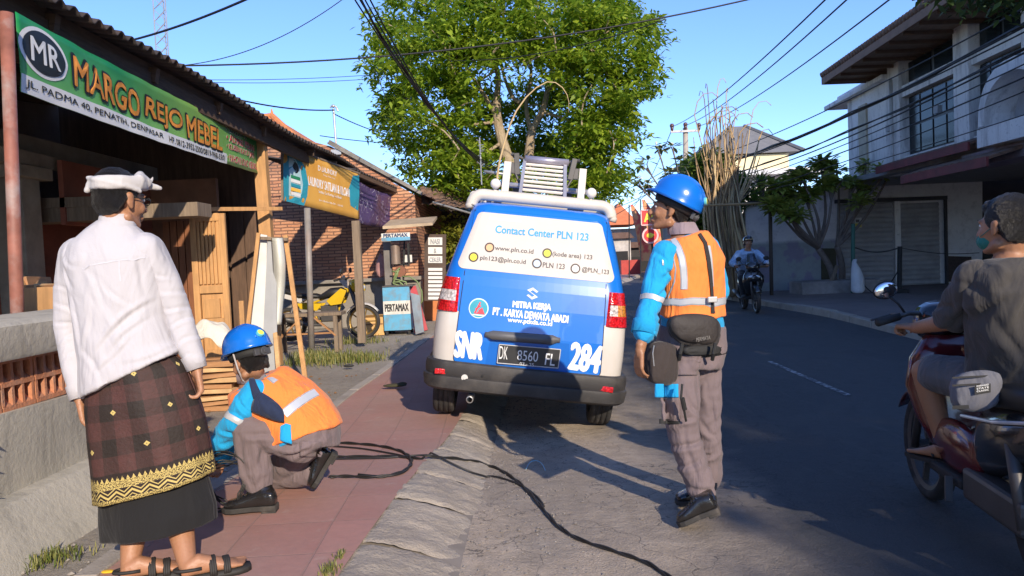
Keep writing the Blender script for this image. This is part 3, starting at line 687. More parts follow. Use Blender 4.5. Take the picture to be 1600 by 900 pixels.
# small lattice aerial
ae=empty('aerial_mast',(-10,20,0),0,'lattice aerial mast poking over the workshop roof at top left','mast')
mb=MB(); mb.M=Matrix.Translation(-ae.location); t=P(246,-40,16); b=V((t.x,t.y,3))
for dx,dy in ((-.13,0),(.13,0),(0,.2)): mb.tube([b+V((dx,dy,0)),t+V((dx,dy,0))],.014,6)
zz=3
while zz<t.z: 
    z2=zz+.25; mb.tube([V((t.x-.13,t.y,zz)),V((t.x+.13,t.y,z2))],.008,5); mb.tube([V((t.x+.13,t.y,zz)),V((t.x-.13,t.y,z2))],.008,5); mb.tube([V((t.x-.13,t.y,zz)),V((t.x,t.y+.2,z2))],.008,5); zz=z2
mb.tube([V((t.x-.2,t.y,3)),V((t.x-.2,t.y,.0))],.03); mb.build('lattice',mat('galvanised'),ae)
# ============================================================ service van
VR=R(8.1)
VO=P(814,664,6.02)
VM=Matrix.Translation(VO)@Matrix.Rotation(R(-1.0),4,'Z')@Matrix.Rotation(VR,4,'Y')
van=empty('service_van',VO,0,'blue and white utility service van parked with its left wheels on the pavement','van'); van.rotation_euler=(VM.to_3x3()).to_euler()
WZ=[(.2,.78),(.46,.800),(.62,.803),(.88,.795),(1.0,.778),(1.16,.752),(1.24,.735),(1.5,.67),(1.74,.605),(1.80,.56)]
YR=[(.2,.06),(.46,.02),(.70,.0),(.95,.02),(1.16,.05),(1.24,.075),(1.5,.19),(1.74,.31),(1.80,.36)]
YF=[(.2,4.05),(.5,4.10),(.75,4.08),(.85,3.95),(1.02,3.60),(1.16,3.42),(1.74,2.75),(1.80,2.68)]
def tab(t,z): return lerp_tab([(t[0][0]-9,t[0][1])]+t,z)
def vS(x,z,w=None):
    w=w or tab(WZ,z); rc=.15; a=abs(x); y=tab(YR,z)+.035*(a/.8)**2
    if a>w-rc: q=min(a-(w-rc),rc); y+=rc-math.sqrt(max(0,rc*rc-q*q))
    return y
def vring(z,w=None,inset=0):
    w=(w or tab(WZ,z))-inset; rc=.15; pts=[]
    xs=[-(w-rc)+(2*(w-rc))*i/14 for i in range(15)]
    right=[(w-rc)+rc*math.sin(R(10*k)) for k in range(1,10)]
    rear=[-x for x in reversed(right)]+xs+right
    pts=[V((x,vS(x,z,w)+inset,z)) for x in rear]
    yf=tab(YF,z)-inset; ys=pts[-1].y
    side=[V((w,ys+(yf-.35-ys)*k/30,z)) for k in range(1,31)]
    fr=[V((w-.35*(1-math.cos(R(t))),yf-.35+.35*math.sin(R(t)),z)) for t in (20,40,60,80)]
    fl=[V((-p.x,p.y,z)) for p in reversed(fr)]
    sl=[V((-p.x,p.y,z)) for p in reversed(side)]
    return pts+side+fr+fl+sl
paint=lambda n,c:mat(n,c,.32,var=.03,scale=3,coat=.7,dirt=tuple(q*.82 for q in c),dscale=2.5,damt=.35)
M_vb=paint('van_blue',(.008,.16,.62)); M_vw=paint('van_white',(.60,.56,.51)); M_trim=mat('bumper_plastic',(.030,.028,.028),.55,var=.25,scale=5,bump=.15,bscale=200,dirt=(.12,.105,.09),dscale=4,damt=.4)
M_blk=mat('rubber_black',(.018,.018,.018),.75,var=.3,scale=10); M_glass=mat('dark_glass',(.02,.022,.025),.08,var=.0,coat=.5)
mb=MB(); mb.M=None
zs=[.26,.36,.46,.54,.62,.70,.80,.88,.94,1.0,1.08,1.16,1.20,1.24,1.32,1.4,1.5,1.6,1.68,1.74]
rings=[vring(z) for z in zs]
for dz,ins in ((1.775,.018),(1.80,.05),(1.815,.10)): rings.append([V((p.x*(1-ins*.9),p.y+ins*.9*(1 if p.y<1.5 else -1),dz)) for p in vring(1.74)])
rings.append([V((p.x*.6,1.6+(p.y-1.6)*.6,1.835)) for p in vring(1.74)])
mb.loft(rings); n=len(rings[0])
nf=len(mb.f); mb.m=[0]*nf
for i,f in enumerate(mb.f):
    if len(f)>4: continue
    c=sum((V(mb.v[k]) for k in f),V())/4
    white=(c.z<.90 and (abs(c.x)>.60)) 
    if c.y>.5: white=c.z<.95
    mb.m[i]=1 if white else 0
body=mb.build('body',[M_vb,M_vw,M_blk],van,autos=True)
# wheel arches cut out
cut=MB(); 
for s in (-1,1):
    for y in (.62,3.30): cut.tube([(s*.95,y,.33),(s*.52,y,.33)],.37,32)
co=cut.build('cutter',M_blk,van)
md=body.modifiers.new('arch','BOOLEAN'); md.object=co; md.operation='DIFFERENCE'; md.solver='EXACT'
dg=bpy.context.evaluated_depsgraph_get(); nm=bpy.data.meshes.new_from_object(body.evaluated_get(dg)); body.modifiers.clear(); body.data=nm; bpy.data.objects.remove(co); auto_smooth(nm,35)
# decals: photograph pixel -> point of the tailgate
VI=VM.inverted()
def pv(px,py,off=.0):
    o=VI@V((0,0,CAMZ)); d=(VI.to_3x3()@(P(px,py,6)-V((0,0,CAMZ)))).normalized(); t=6.0
    for _ in range(12):
        p=o+d*t; t+= (vS(p.x,p.z)-p.y)/d.y*.9
    p=o+d*t; return p.x,p.z
def vs3(x,z,off): return V((x,vS(x,z)-off,z-off*.3))
def vbox(p0,p1):
    """pixel corners lower-left and upper-right -> affine box in (x,z) of the tailgate"""
    a=pv(*p0); b=pv(*p1); return a[0],a[1],b[0]-a[0],b[1]-a[1]
def vtext(s,p0,p1,m,par,bold=.02,off=.006):
    x,z,w,h=vbox(p0,p1); return text_on('lettering',s,x,z,w,h,lambda a,b:vs3(a,b,off),m,par,bold)
def rrect(x0,x1,z0,z1,r,xt0=None,xt1=None,n=6):
    xt0=x0 if xt0 is None else xt0; xt1=x1 if xt1 is None else xt1; out=[]
    cs=[(x1-r,z0+r,-90,0),(xt1-r,z1-r,0,90),(xt0+r,z1-r,90,180),(x0+r,z0+r,180,270)]
    for cx,cz,a,b in cs:
        for k in range(n+1): t=R(a+(b-a)*k/n); out.append((cx+r*math.cos(t),cz+r*math.sin(t)))
    return out
def vpatch(name,outline,off,m,par,n=3,thick=0):
    o=patch(name,lambda x,z,off_:vs3(x,z,off_),outline,off,m,par,n)
    if thick: md=o.modifiers.new('s','SOLIDIFY'); md.thickness=thick; md.offset=-1
    return o
tg=vpatch('tailgate_seam',rrect(-.612,.612,.445,1.775,.05,-.575,.575),.0015,mat('seam_dark',(.01,.02,.06),.7),van,4)
tgp=vpatch('tailgate',rrect(-.604,.604,.452,1.765,.045,-.567,.567),.005,M_vb,van,4)
win=vpatch('rear_window',rrect(-.652,.652,1.235,1.725,.05,-.545,.535),.008,mat('window_sticker',(.60,.555,.485),.25,var=.03,coat=.6),van,4)
K2=mat('print_grey',(.10,.085,.08),.5); B2=mat('print_blue',(.05,.33,.70),.5)
vtext('Contact Center PLN 123',(773,362),(919,376),B2,win,.035,.011)
# (baseline runs with the panel: boxes are given along it)
vtext('www.pln.co.id',(773,391),(833,395),K2,win,.0,.011)if False else None
def vline(s,l,r,h,m,par,bold=.02,off=.011):
    """baseline from pixel l to pixel r, cap height h pixels"""
    a=pv(*l); b=pv(*r); k=h/189.0
    ux=V((b[0]-a[0],b[1]-a[1])); vy=V((-ux.y,ux.x)).normalized()*k
    return text_on('lettering',s,0,0,1,1,lambda u,v:vs3(a[0]+ux.x*u+vy.x*v,a[1]+ux.y*u+vy.y*v,off),m,par,bold)
bpy.data.objects.remove(win.children[0])
vline('Contact Center PLN 123',(774,363),(919,376),12,B2,win,.03)
vline('www.pln.co.id',(773,392),(833,398),9,K2,win,.02); vline('(kode area) 123',(863,401),(925,407),9,K2,win,.02)
vline('pln123@pln.co.id',(750,407),(821,414),9,K2,win,.02); vline('PLN 123',(848,417),(882,420),8,K2,win,.02); vline('@PLN_123',(909,425),(951,430),9,K2,win,.02)
for (px,py,c_) in ((765,386,(.80,.42,.22)),(855,395,(.55,.60,.06)),(740,401,(.72,.62,.05)),(839,411,(.45,.55,.68)),(899,419,(.75,.72,.68))):
    x,z=pv(px,py); vpatch('icon',ell(x,z,.041,.041),.010,mat('print_brown',(.07,.05,.04),.5),win,1); vpatch('icon',ell(x,z,.029,.029),.012,mat('icon%d'%px,c_,.5,var=.03),win,1)
vpatch('brake_lamp',rrect(pv(764,342)[0],pv(815,345)[0],pv(790,343)[1]-.008,pv(790,343)[1]+.008,.006),.010,mat('lamp_white',(.8,.8,.8),.3),win,1)
# emblem: two interlocking slanted strokes
ex,ez_=pv(832,458); e=.050
chrome=mat('chrome',(.62,.62,.64),.25,metal=.25,var=.05)
_h=[(0,1.0),(.95,.38),(.62,.18),(.02,.56),(-.38,.30),(.95,-.50)]
vpatch('emblem',[(ex+a*e,ez_+b*e) for a,b in _h+[(-a,-b) for a,b in _h]],.010,chrome,tgp,0)
vline('MITRA KERJA',(801,482),(860,487),12,Wt,tgp,.06,.009); vline('PT . KARYA DEWATA ABADI',(770,491),(887,504),11,Wt,tgp,.06,.009); vline('www.ptkda.co.id',(793,504),(862,511),9,Wt,tgp,.04,.009)
lx,lz=pv(748,481)
vpatch('logo_ring',ell(lx,lz,.082,.082),.009,mat('logo_pale',(.55,.72,.75),.5),tgp,1); vpatch('logo_disc',ell(lx,lz,.073,.073),.011,mat('logo_teal',(.03,.32,.42),.5),tgp,1)
for pts,c_ in ((((-.035,-.04),(-.02,-.045),(.015,.05),(.005,.055)),(.75,.06,.08)),(((-.03,-.005),(.015,.03),(.02,.02),(-.02,-.015)),(.75,.06,.08)),(((-.02,-.045),(.055,-.045),(.03,.01)),(.65,.62,.06)),(((-.045,-.05),(.06,-.05),(.06,-.058),(-.045,-.058)),(.8,.8,.8)),(((0,-.012),(.03,.01),(.01,-.035)),(.75,.06,.08))):
    vpatch('logo_mark',[(lx+a,lz+b) for a,b in pts],.013,mat('logo%d'%int(pts[0][0]*1000+pts[0][1]*3000),c_,.5,var=.02),tgp,0)
vline('SNR',(710,556),(752,561),40,Wt,tgp,.05,.009); vline('284',(888,575),(934,582),41,Wt,tgp,.05,.009)
# number plate, garnish bar
mb=MB(); a=pv(758,522); b=pv(875,531)
pl_=[V((a[0],0,a[1])),V((b[0],0,b[1]))]
def bar_ring(u):
    x=a[0]+(b[0]-a[0])*u; z=a[1]+(b[1]-a[1])*u; k=1 if .03<u<.97 else .55
    y=vS(x,z)
    return [V((x,y+.01,z+.035*k)),V((x,y-.035*k,z+.036*k)),V((x,y-.06*k,z+.01)),V((x,y-.055*k,z-.03*k)),V((x,y-.01,z-.045*k)),V((x,y+.01,z-.04*k))]
mb.loft([bar_ring(u) for u in (0,.03,.1,.3,.5,.7,.9,.97,1)]); mb.build('handle_bar',mat('bar_grey',(.10,.10,.105),.45,var=.1),van,smooth=True)
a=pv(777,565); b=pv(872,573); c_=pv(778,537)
vpatch('plate_recess_shade',[(a[0]-.10,a[1]-.05),(b[0]+.10,b[1]-.04),(b[0]+.07,b[1]+.20),(a[0]-.07,a[1]+.22)],.006,mat('van_blue_shaded',(.008,.13,.52),.35,var=.05),van,2)  # flat patch round the plate; recess shade put into a darker body blue
plate=vpatch('number_plate',[(a[0],a[1]),(b[0],b[1]),(b[0]+.004,b[1]+.155),(a[0]+.004,a[1]+.155)],.024,mat('plate_black',(.035,.035,.035),.4,var=.2,scale=14),van,2,.010)
for e0,e1 in (((a[0],a[1]),(b[0],b[1])),((b[0],b[1]),(b[0]+.004,b[1]+.155)),((b[0]+.004,b[1]+.155),(a[0]+.004,a[1]+.155)),((a[0]+.004,a[1]+.155),(a[0],a[1]))):
    MB().tube([vs3(e0[0],e0[1],.026),vs3(e1[0],e1[1],.026)],.004,6).build('plate_rim',mat('plate_rim',(.5,.5,.5),.5),plate)
PW=mat('plate_letters',(.72,.72,.70),.5)
vline('DK',(780,558),(793,559),20,PW,plate,.0,.032); vline('8560',(808,560),(840,563),16,PW,plate,.0,.032); vline('FL',(851,567),(866,569),18,PW,plate,.01,.032); vline('07 - 25',(812,568),(834,570),5,PW,plate,.0,.032)
# tail lights
def lampmat(nm,c): 
    def g(nt,tc):
        o=tc.outputs['Object']; v=N(nt,'ShaderNodeTexVoronoi',Scale=55.0); nt.links.new(o,v.inputs[0]); return mixc(nt,v.outputs['Distance'],tuple(q*1.5 for q in c),tuple(q*.35 for q in c)),v.outputs['Distance'],.004
    return graph_mat(nm,g,.12,**{'Coat Weight':.8})
M_lr=lampmat('lamp_red',(.55,.012,.016)); M_lc=lampmat('lamp_clear',(.55,.50,.47)); M_lo=lampmat('lamp_amber',(.55,.22,.03))
for s in (-1,1):
    def lp(z0,z1,m,name,par,xa0=0,xa1=1,off=.022):
        mb=MB()
        def f(u,v):
            z=z0+(z1-z0)*v; w=tab(WZ,z); xi=.612-(.0)*v+(z-.87)*.02; u2=xa0+(xa1-xa0)*u; x=xi+(w-.006-xi)*u2; 
            rim=min(1,8*min(u2,1-u2+.3))*1.0
            y=vS(x,z)-off*rim*(.6+.4*math.sin(math.pi*min(1,max(0,(z-.87)/.28))))
            return (s*(x+off*.4*u2),y,z)
        mb.grid(f,12,8); return mb.build(name,m,par,smooth=True)
    L=lp(.872,1.155,M_lr,'tail_light',van)
    lp(.962,1.052,M_lc,'lens',L,.12,.52 if s>0 else .95,.026); lp(.962,1.052,M_lo if s>0 else M_lc,'lens',L,.52,.95,.026) if s>0 else None
    lp(.952,.962,M_lr,'lens_divider',L,.05,1,.028); lp(1.052,1.062,M_lr,'lens_divider',L,.05,1,.028)
# bumper swept round the back
def outl(z,o):
    pts=[p for p in vring(.62)[:15+18+6]]
    left=[V((-p.x,p.y,0)) for p in reversed(vring(.62)[33:36])]
    pts=left+pts; out=[]
    for i,p in enumerate(pts):
        t=(pts[min(i+1,len(pts)-1)]-pts[max(i-1,0)]).normalized(); nrm=V((t.y,-t.x,0)); out.append(V((p.x,p.y,0))+nrm*o+V((0,0,z)))
    return out
mb=MB(); prof=[(.0,.468),(.025,.471),(.040,.458),(.045,.43),(.043,.37),(.038,.35),(.055,.342),(.058,.32),(.045,.245),(.02,.225),(-.05,.22)]
rows=[outl(z,o) for o,z in prof]; vs=[v for r_ in rows for v in r_]; nn=len(rows[0]); mb.add(vs,[(j*nn+i,j*nn+i+1,(j+1)*nn+i+1,(j+1)*nn+i) for j in range(len(rows)-1) for i in range(nn-1)])
bump=mb.build('bumper',M_trim,van,autos=True,fix=True)
bb=bvh_of(bump)
def onb(px,py):
    o=VI@V((0,0,CAMZ)); d=(VI.to_3x3()@(P(px,py,6)-V((0,0,CAMZ)))).normalized(); h=bb.ray_cast(o,d); return h[0] if h[0] else V((0,0,.3))
for px,py in ((690,580),(947,608)):
    p=onb(px,py); MB().box(p+V((0,-.004,0)),(.115,.014,.045),Matrix.Rotation(R(-14 if px>800 else 14),3,'Z')).build('reflector',M_lr,bump,bevel=.006)
for px,py,r_,m_ in ((726,590,.027,mat('sensor_white',(.6,.58,.55),.4)),(754,587,.010,M_blk)):
    p=onb(px,py); MB().tube([p+V((0,.01,0)),p+V((0,-.012,0))],r_,18).tube([p+V((0,-.011,0)),p+V((0,-.016,0))],r_*.5,12).build('sensor',m_,bump)
M_step=mat('chrome_dull',(.35,.34,.33),.35,metal=.7)
mb=MB(); mb.wheel((-.44,.10,.165),(0,1,0),.032,.16,20,[(.022,-.10),(.030,-.10),(.032,-.09),(.030,.1)]); mb.build('exhaust',M_step,van,smooth=True)
MB().box((0,2.0,.30),(1.35,3.4,.16)).box((0,.8,.25),(1.2,.10,.10)).build('underbody',M_blk,van)
for s in (-1,1):
    for y in (.56,3.30):
        dz=-.03 if s<0 else .0
        c=V((s*.685,y,(.262 if y<1 else .30)+dz))
        w=MB().wheel(c,(1,0,0),.305,.185,40,[(.20,-.085),(.25,-.0925),(.285,-.09),(.300,-.075),(.305,-.05),(.297,-.048),(.297,-.040),(.305,-.038),(.305,-.004),(.297,-.003),(.297,.003),(.305,.004),(.305,.038),(.297,.040),(.297,.048),(.305,.05),(.300,.075),(.285,.09),(.25,.0925),(.20,.085)]).build('wheel',mat('tyre',(.028,.026,.025),.85,var=.3,scale=12,dirt=(.11,.095,.08),dscale=7,damt=.6),van,smooth=True)
        MB().wheel(c,(1,0,0),.20,.14,24,[(.0,-.06),(.05,-.065),(.19,-.05),(.205,-.085),(.205,.085),(.19,.05),(.05,.065),(0,.06)]).build('rim',M_step,w,smooth=True)
for s in (-1,1):   # side glass
    for y0,y1 in ((.45,1.35),(1.42,2.25),(2.3,2.95)):
        mb=MB(); mb.grid(lambda u,v:(s*(tab(WZ,1.16+.42*v)+.004),y0+(y1-y0)*u-.12*v*(y1>2.5),1.16+.42*v),6,4); mb.build('side_window',M_glass,van,fix=False)
    mb=MB(); mb.sphere((s*.95,3.0,1.15),(.10,.05,.08)); mb.tube([(s*.8,3.0,1.1),(s*.92,3.0,1.12)],.02,8); mb.build('wing_mirror',M_trim,van,smooth=True)
mb=MB(); mb.grid(lambda u,v:((u-.5)*2*(tab(WZ,1.16+.5*v)-.1),tab(YF,1.16+.5*v)+.01,1.16+.5*v),6,4); mb.build('windscreen',M_glass,van,fix=False)
# rear wiper spray nozzle & small marks on the roof edge
# ---- roof carrier
M_rw=mat('carrier_white',(.60,.56,.49),.45,var=.12,scale=5,dirt=(.45,.38,.30),dscale=5)
rack=MB()
def arch(y,zt,hw,r,n=10,base=1.76):
    pts=[V((-hw-.03,y,base)),V((-hw-.035,y,zt-.10))]
    for k in range(n+1): t=R(180-90*k/n); pts.append(V((-hw+.07+.10*math.cos(t),y,zt-.10+.10*math.sin(t))))
    pts+= [V((-p.x,p.y,p.z)) for p in reversed(pts)]
    rack.tube(pts,r,14)
arch(.50,1.885,.585,.050)
ck=empty('roof_carrier',(0,0,0)); ck.parent=van
rack.build('rear_pipe',M_rw,ck,smooth=True); rack=MB(); arch(1.7,1.885,.585,.045); rack.build('front_pipe',M_rw,ck,smooth=True)
rack=MB(); 
for s in (-1,1): rack.tube([(s*.60,.5,1.87),(s*.60,2.0,1.87)],.04,12)
rack.tube([(-.5,.75,1.86),(.5,.75,1.86)],.04,12); rack.tube([(-.5,1.1,1.90),(.5,1.1,1.90)],.03,10); rack.build('side_pipe',M_rw,ck,smooth=True)
for s in (-1,1):
    MB().beam((s*.335,.50,1.88),(s*.335,.58,2.20),.065,.03,(0,1,0)).build('upright_plate',M_rw,ck,bevel=.005)
    MB().sphere((s*.42,.46,1.985),(.045,.04,.045),20,12).tube([(s*.42,.48,1.95),(s*.42,.50,1.89)],.015,8).build('round_lamp',mat('lamp_cover',(.74,.70,.63),.4),ck,smooth=True)
M_al=mat('aluminium',(.52,.51,.54),.35,metal=.55,var=.15); M_rung=mat('ladder_rung',(.62,.58,.52),.45,metal=.2,var=.12)
lad=empty('folding_ladder',(0,0,0)); lad.parent=van
pts0=V((0,.62,1.92)); pts1=V((0,.98,2.27))
for s in (-1,1): MB().beam(pts0+V((s*.20,0,0)),pts1+V((s*.19,0,0)),.03,.06,(0,1,0)).build('rail',M_al,lad)
for k in range(8):
    p=pts0.lerp(pts1,k/8+.04); MB().box(p,(.37,.035,.026),Matrix.Rotation(R(10),3,'X')).build('rung',M_rung,lad,bevel=.006)
MB().tube([pts1+V((-.19,-.02,.02)),pts1+V((.22,-.02,.02))],.034,16).build('top_roller',mat('roller_violet',(.40,.38,.46),.35,metal=.5),lad,smooth=True)
for s in (-1,1):
    mb=MB(); c=pts1+V((s*.26,-.02,-.04)); mb.box(c,(.05,.12,.20),Matrix.Rotation(R(s*8),3,'Y')); mb.box(c+V((s*.03,-.03,-.04)),(.06,.05,.10)); mb.tube([c+V((-.05*s,0,.06)),c+V((.06*s,-.03,.09))],.018,8); mb.tube([c+V((0,-.05,-.1)),c+V((-s*.10,-.1,-.30))],.012,8); mb.tube([c+V((s*.06,0,-.2)),c+V((-s*.12,0,-.22))],.02,8); mb.box(c+V((-s*.02,-.06,-.22)),(.07,.06,.07)); mb.build('ladder_bracket',mat('bracket_dark',(.09,.085,.08),.5,metal=.4,var=.3),lad,bevel=.004)
MB().tube([(-.42,.80,2.02),(.42,.80,2.02)],.024,12).build('crossbar',M_al,ck,smooth=True)
MB().tube([(-.55,.8,2.12),(-.30,.8,2.11)],.014,8).build('side_rod',mat('galvanised'),ck,smooth=True)
# tools lying in carrier
# bent bamboo rod tied to the carrier
pts=[P(x,y,6.7) for x,y in ((778,302),(777,275),(781,250),(789,220),(797,195),(807,173),(822,152),(838,137),(855,128),(868,129),(879,137),(886,148),(889,160),(888,176))]
tag(MB().tube(pts,[.011-.0007*k for k in range(len(pts))],8).build('bamboo_rod',mat('rod_tan',(.50,.36,.18),.6,var=.2),smooth=True),'thin bamboo rod bent into an arc above the van roof carrier','rod')
mb=MB(); a=VM@V((-.55,.62,1.98)); b=a+V((0,0,.42)); mb.tube([a,b],.006,6)
rr=random.Random(5)
for k in range(16):
    p=a.lerp(b,.35+.6*k/16); mb.tube([p,p+V((rr.uniform(-.035,.035),rr.uniform(-.035,.035),rr.uniform(0,.03)))],.0035,4)
ant=mb.build('bristled_aerial',mat('galvanised'),None); tag(ant,'short bristled wire aerial on the left of the van roof carrier','aerial')
# ============================================================ people
def skinmat(nm,c):
    m=mat(nm,c,.5,var=.08,scale=12,bump=.12,bscale=90); m.node_tree.nodes['Principled BSDF'].inputs['Subsurface Weight'].default_value=.08; m.node_tree.nodes['Principled BSDF'].inputs['Subsurface Radius'].default_value=(.03,.012,.006); return m
SK1=skinmat('skin_tan',(.36,.175,.095)); SK2=skinmat('skin_brown',(.33,.16,.085))
HAIR=mat('hair_black',(.012,.010,.009),.45,var=.5,scale=30,stretch=(6,6,1),bump=.8,bscale=140); HAIRG=mat('hair_greying',(.022,.021,.021),.45,var=.9,scale=80,stretch=(5,5,1),bump=1,bscale=120)
def cloth(nm,c=(.5,.5,.5),v=.12,rough=.9,bs=220,wr=.8,wd=12,wsc=9,**k):
    if nm in _mats: return _mats[nm]
    m=mat(nm,c,rough,var=v,scale=3,bump=.12,bscale=bs,sheen=.1,**k); nt=m.node_tree; b=nt.nodes['Principled BSDF']; tc=N(nt,'ShaderNodeTexCoord'); L=nt.links
    mp=N(nt,'ShaderNodeMapping'); mp.inputs['Rotation'].default_value=(0,R(wd),0); mp.inputs['Scale'].default_value=(1,1,.32); L.new(tc.outputs['Object'],mp.inputs[0])
    n=N(nt,'ShaderNodeTexNoise',Scale=wsc,Detail=3.5,Roughness=.5,Distortion=.6); L.new(mp.outputs[0],n.inputs[0])
    bp=N(nt,'ShaderNodeBump',Strength=min(1,.8*wr),Distance=.07); L.new(n.outputs[0],bp.inputs['Height']); old=b.inputs['Normal'].links[0].from_node; L.new(bp.outputs[0],old.inputs['Normal'])
    return m
class Hd:
    def __init__(s,c,fwd,up=(0,0,1),k=1.0): s.c=V(c); s.r,s.f,s.u=frame_of(fwd,up); s.k=k; s.R=Matrix((s.r,s.f,s.u)).transposed()
    def p(s,x,y,z): return s.c+(s.r*x+s.f*y+s.u*z)*s.k
    def sph(s,mb,x,y,z,rx,ry,rz,seg=20): mb.sphere(s.p(x,y,z),(rx*s.k,ry*s.k,rz*s.k),seg,14,s.R)
def head(mb,h):
    k=h.k
    h.sph(mb,0,-.012,.030,.074,.092,.088); h.sph(mb,0,.030,-.015,.063,.066,.088); h.sph(mb,0,.042,-.070,.046,.047,.038); h.sph(mb,0,.078,-.100,.019,.018,.017)
    for s in (-1,1):
        cone(mb,h.p(s*.05,0,-.075),h.p(s*.018,.070,-.098),.022*k,.018*k)
        h.sph(mb,s*.036,.066,-.030,.024,.022,.026); cone(mb,h.p(s*.012,.093,.024),h.p(s*.045,.078,.022),.0095*k,.008*k)
        h.sph(mb,s*.011,.107,-.037,.008,.010,.007)
        h.sph(mb,s*.079,-.008,-.008,.008,.017,.030); h.sph(mb,s*.078,-.012,.008,.012,.020,.016); h.sph(mb,s*.076,.0,-.032,.009,.010,.012)
        cone(mb,h.p(s*.022,.094,-.064),h.p(0,.102,-.060),.0055*k,.0075*k); cone(mb,h.p(s*.019,.093,-.072),h.p(0,.100,-.076),.0055*k,.0085*k)
    cone(mb,h.p(0,.093,.010),h.p(0,.115,-.032),.009*k,.0135*k)
def face_bits(h,par,iris=True):
    for s in (-1,1):
        mb=MB(); h.sph(mb,s*.031,.080,.004,.0135,.009,.0085); e=mb.build('eye',mat('eye_white',(.6,.56,.52),.3,var=.02),par,smooth=True)
        mb=MB(); h.sph(mb,s*.031,.0866,.004,.006,.0035,.006); mb.build('iris',mat('iris_dark',(.01,.007,.005),.2),e,smooth=True)
        mb=MB(); cone(mb,h.p(s*.014,.1,.026),h.p(s*.047,.084,.027),.0035,.0022,8); mb.build('eyebrow',HAIR,par,smooth=True)
    mb=MB(); cone(mb,h.p(-.019,.0965,-.068),h.p(0,.106,-.068),.003,.0035,8); cone(mb,h.p(.019,.0965,-.068),h.p(0,.106,-.068),.003,.0035,8); mb.build('lips',mat('lip_brown',(.22,.075,.055),.5),par,smooth=True)
def hand(mb,wr,d,nrm,thumb,curl=.5,k=1.0,spread=.06):
    """wr wrist, d towards the fingers, nrm direction the palm faces, thumb side direction"""
    wr=V(wr); d=V(d).normalized(); n=V(nrm); n=(n-d*n.dot(d)).normalized(); t=d.cross(n); 
    if t.dot(V(thumb))<0: t=-t
    # palm
    for q in (-1.5,-.5,.5,1.5): cone(mb,wr+d*.012*k+t*q*.012*k,wr+d*.088*k+t*q*.0205*k,.0145*k,.0115*k,10)
    mb.sphere(wr+d*.04*k+t*.026*k+n*.006*k,.016*k,12,8)
    cone(mb,wr-d*.03*k,wr+d*.02*k,.026*k,.022*k,12)
    for i,(q,L) in enumerate(((1.5,.072),(.5,.080),(-.5,.075),(-1.5,.060))):
        b=wr+d*.088*k+t*q*.0208*k; a=curl*(.55+.1*i); dd=(d+t*spread*q).normalized(); p=b; r_=.0092
        for j,(f,rr_) in enumerate(((.45,.0086),(.30,.0080),(.25,.0070))):
            ax=dd*math.cos(a)+n*math.sin(a); e=p+ax*L*f*k; cone(mb,p,e,r_*k,rr_*k,10); p=e; r_=rr_; a+=curl*(.9-.1*j)
    p=wr+d*.028*k+t*.028*k; dd=(d*.75+t*.65+n*.25).normalized()
    e=p+dd*.042*k; cone(mb,p,e,.0135*k,.0115*k,10); d2=(d*.9+t*.25+n*(.2+curl*.4)).normalized(); e2=e+d2*.030*k; cone(mb,e,e2,.0112*k,.0095*k,10); e3=e2+(d2+n*.2*curl).normalized()*.024*k; cone(mb,e2,e3,.0095*k,.0075*k,10)
def spine_rings(sp,infl=0.0,lo=0,hi=None,p=2.4,n=28,top_close=False):
    """sp: list of (centre, side vector, half width, half depth)"""
    out=[]; hi=len(sp) if hi is None else hi
    for i in range(lo,hi):
        c,sd,hw,hd=sp[i]; c=V(c); a=V(sp[max(i-1,0)][0]); b=V(sp[min(i+1,len(sp)-1)][0]); t=(b-a).normalized(); sd=V(sd); sd=(sd-t*sd.dot(t)).normalized(); dp=sd.cross(t)
        out.append(ring(c,sd,dp,hw+infl,hd+infl,n,p))
    return out
def creases(pr,lines,D_,A=.010,w=.013,base=None):
    L_=[(P(x0,y0,D_)-pr.base,P(x1,y1,D_)-pr.base,k) for x0,y0,x1,y1,k in lines]; L_=[((a.x,a.z),(b.x,b.z),k) for a,b,k in L_]
    def f(p,n):
        d=base(p,n) if base else 0.0
        if n.y>.35: return d
        for (ax,az),(bx,bz),k in L_:
            ux,uz=bx-ax,bz-az; l2=ux*ux+uz*uz; t=((p.x-ax)*ux+(p.z-az)*uz)/l2
            if t<-.25 or t>1.25: continue
            sg=((p.x-ax)*uz-(p.z-az)*ux)/math.sqrt(l2)+.012*math.sin(t*3.3+ax*40); fade=max(0,1-(2*t-1)**2*.62)
            if abs(sg)>5*w: continue
            d+=A*k*fade*(-math.exp(-(sg/w)**2)+.75*math.exp(-((sg-2.1*w)/(1.3*w))**2))
        return d
    return f
class Person:
    def __init__(s,base,label,group=None):
        s.base=V(base); s.root=empty('person',base,0,label,'person',group)
    def q(s,px,py,D): return P(px,py,D)-s.base
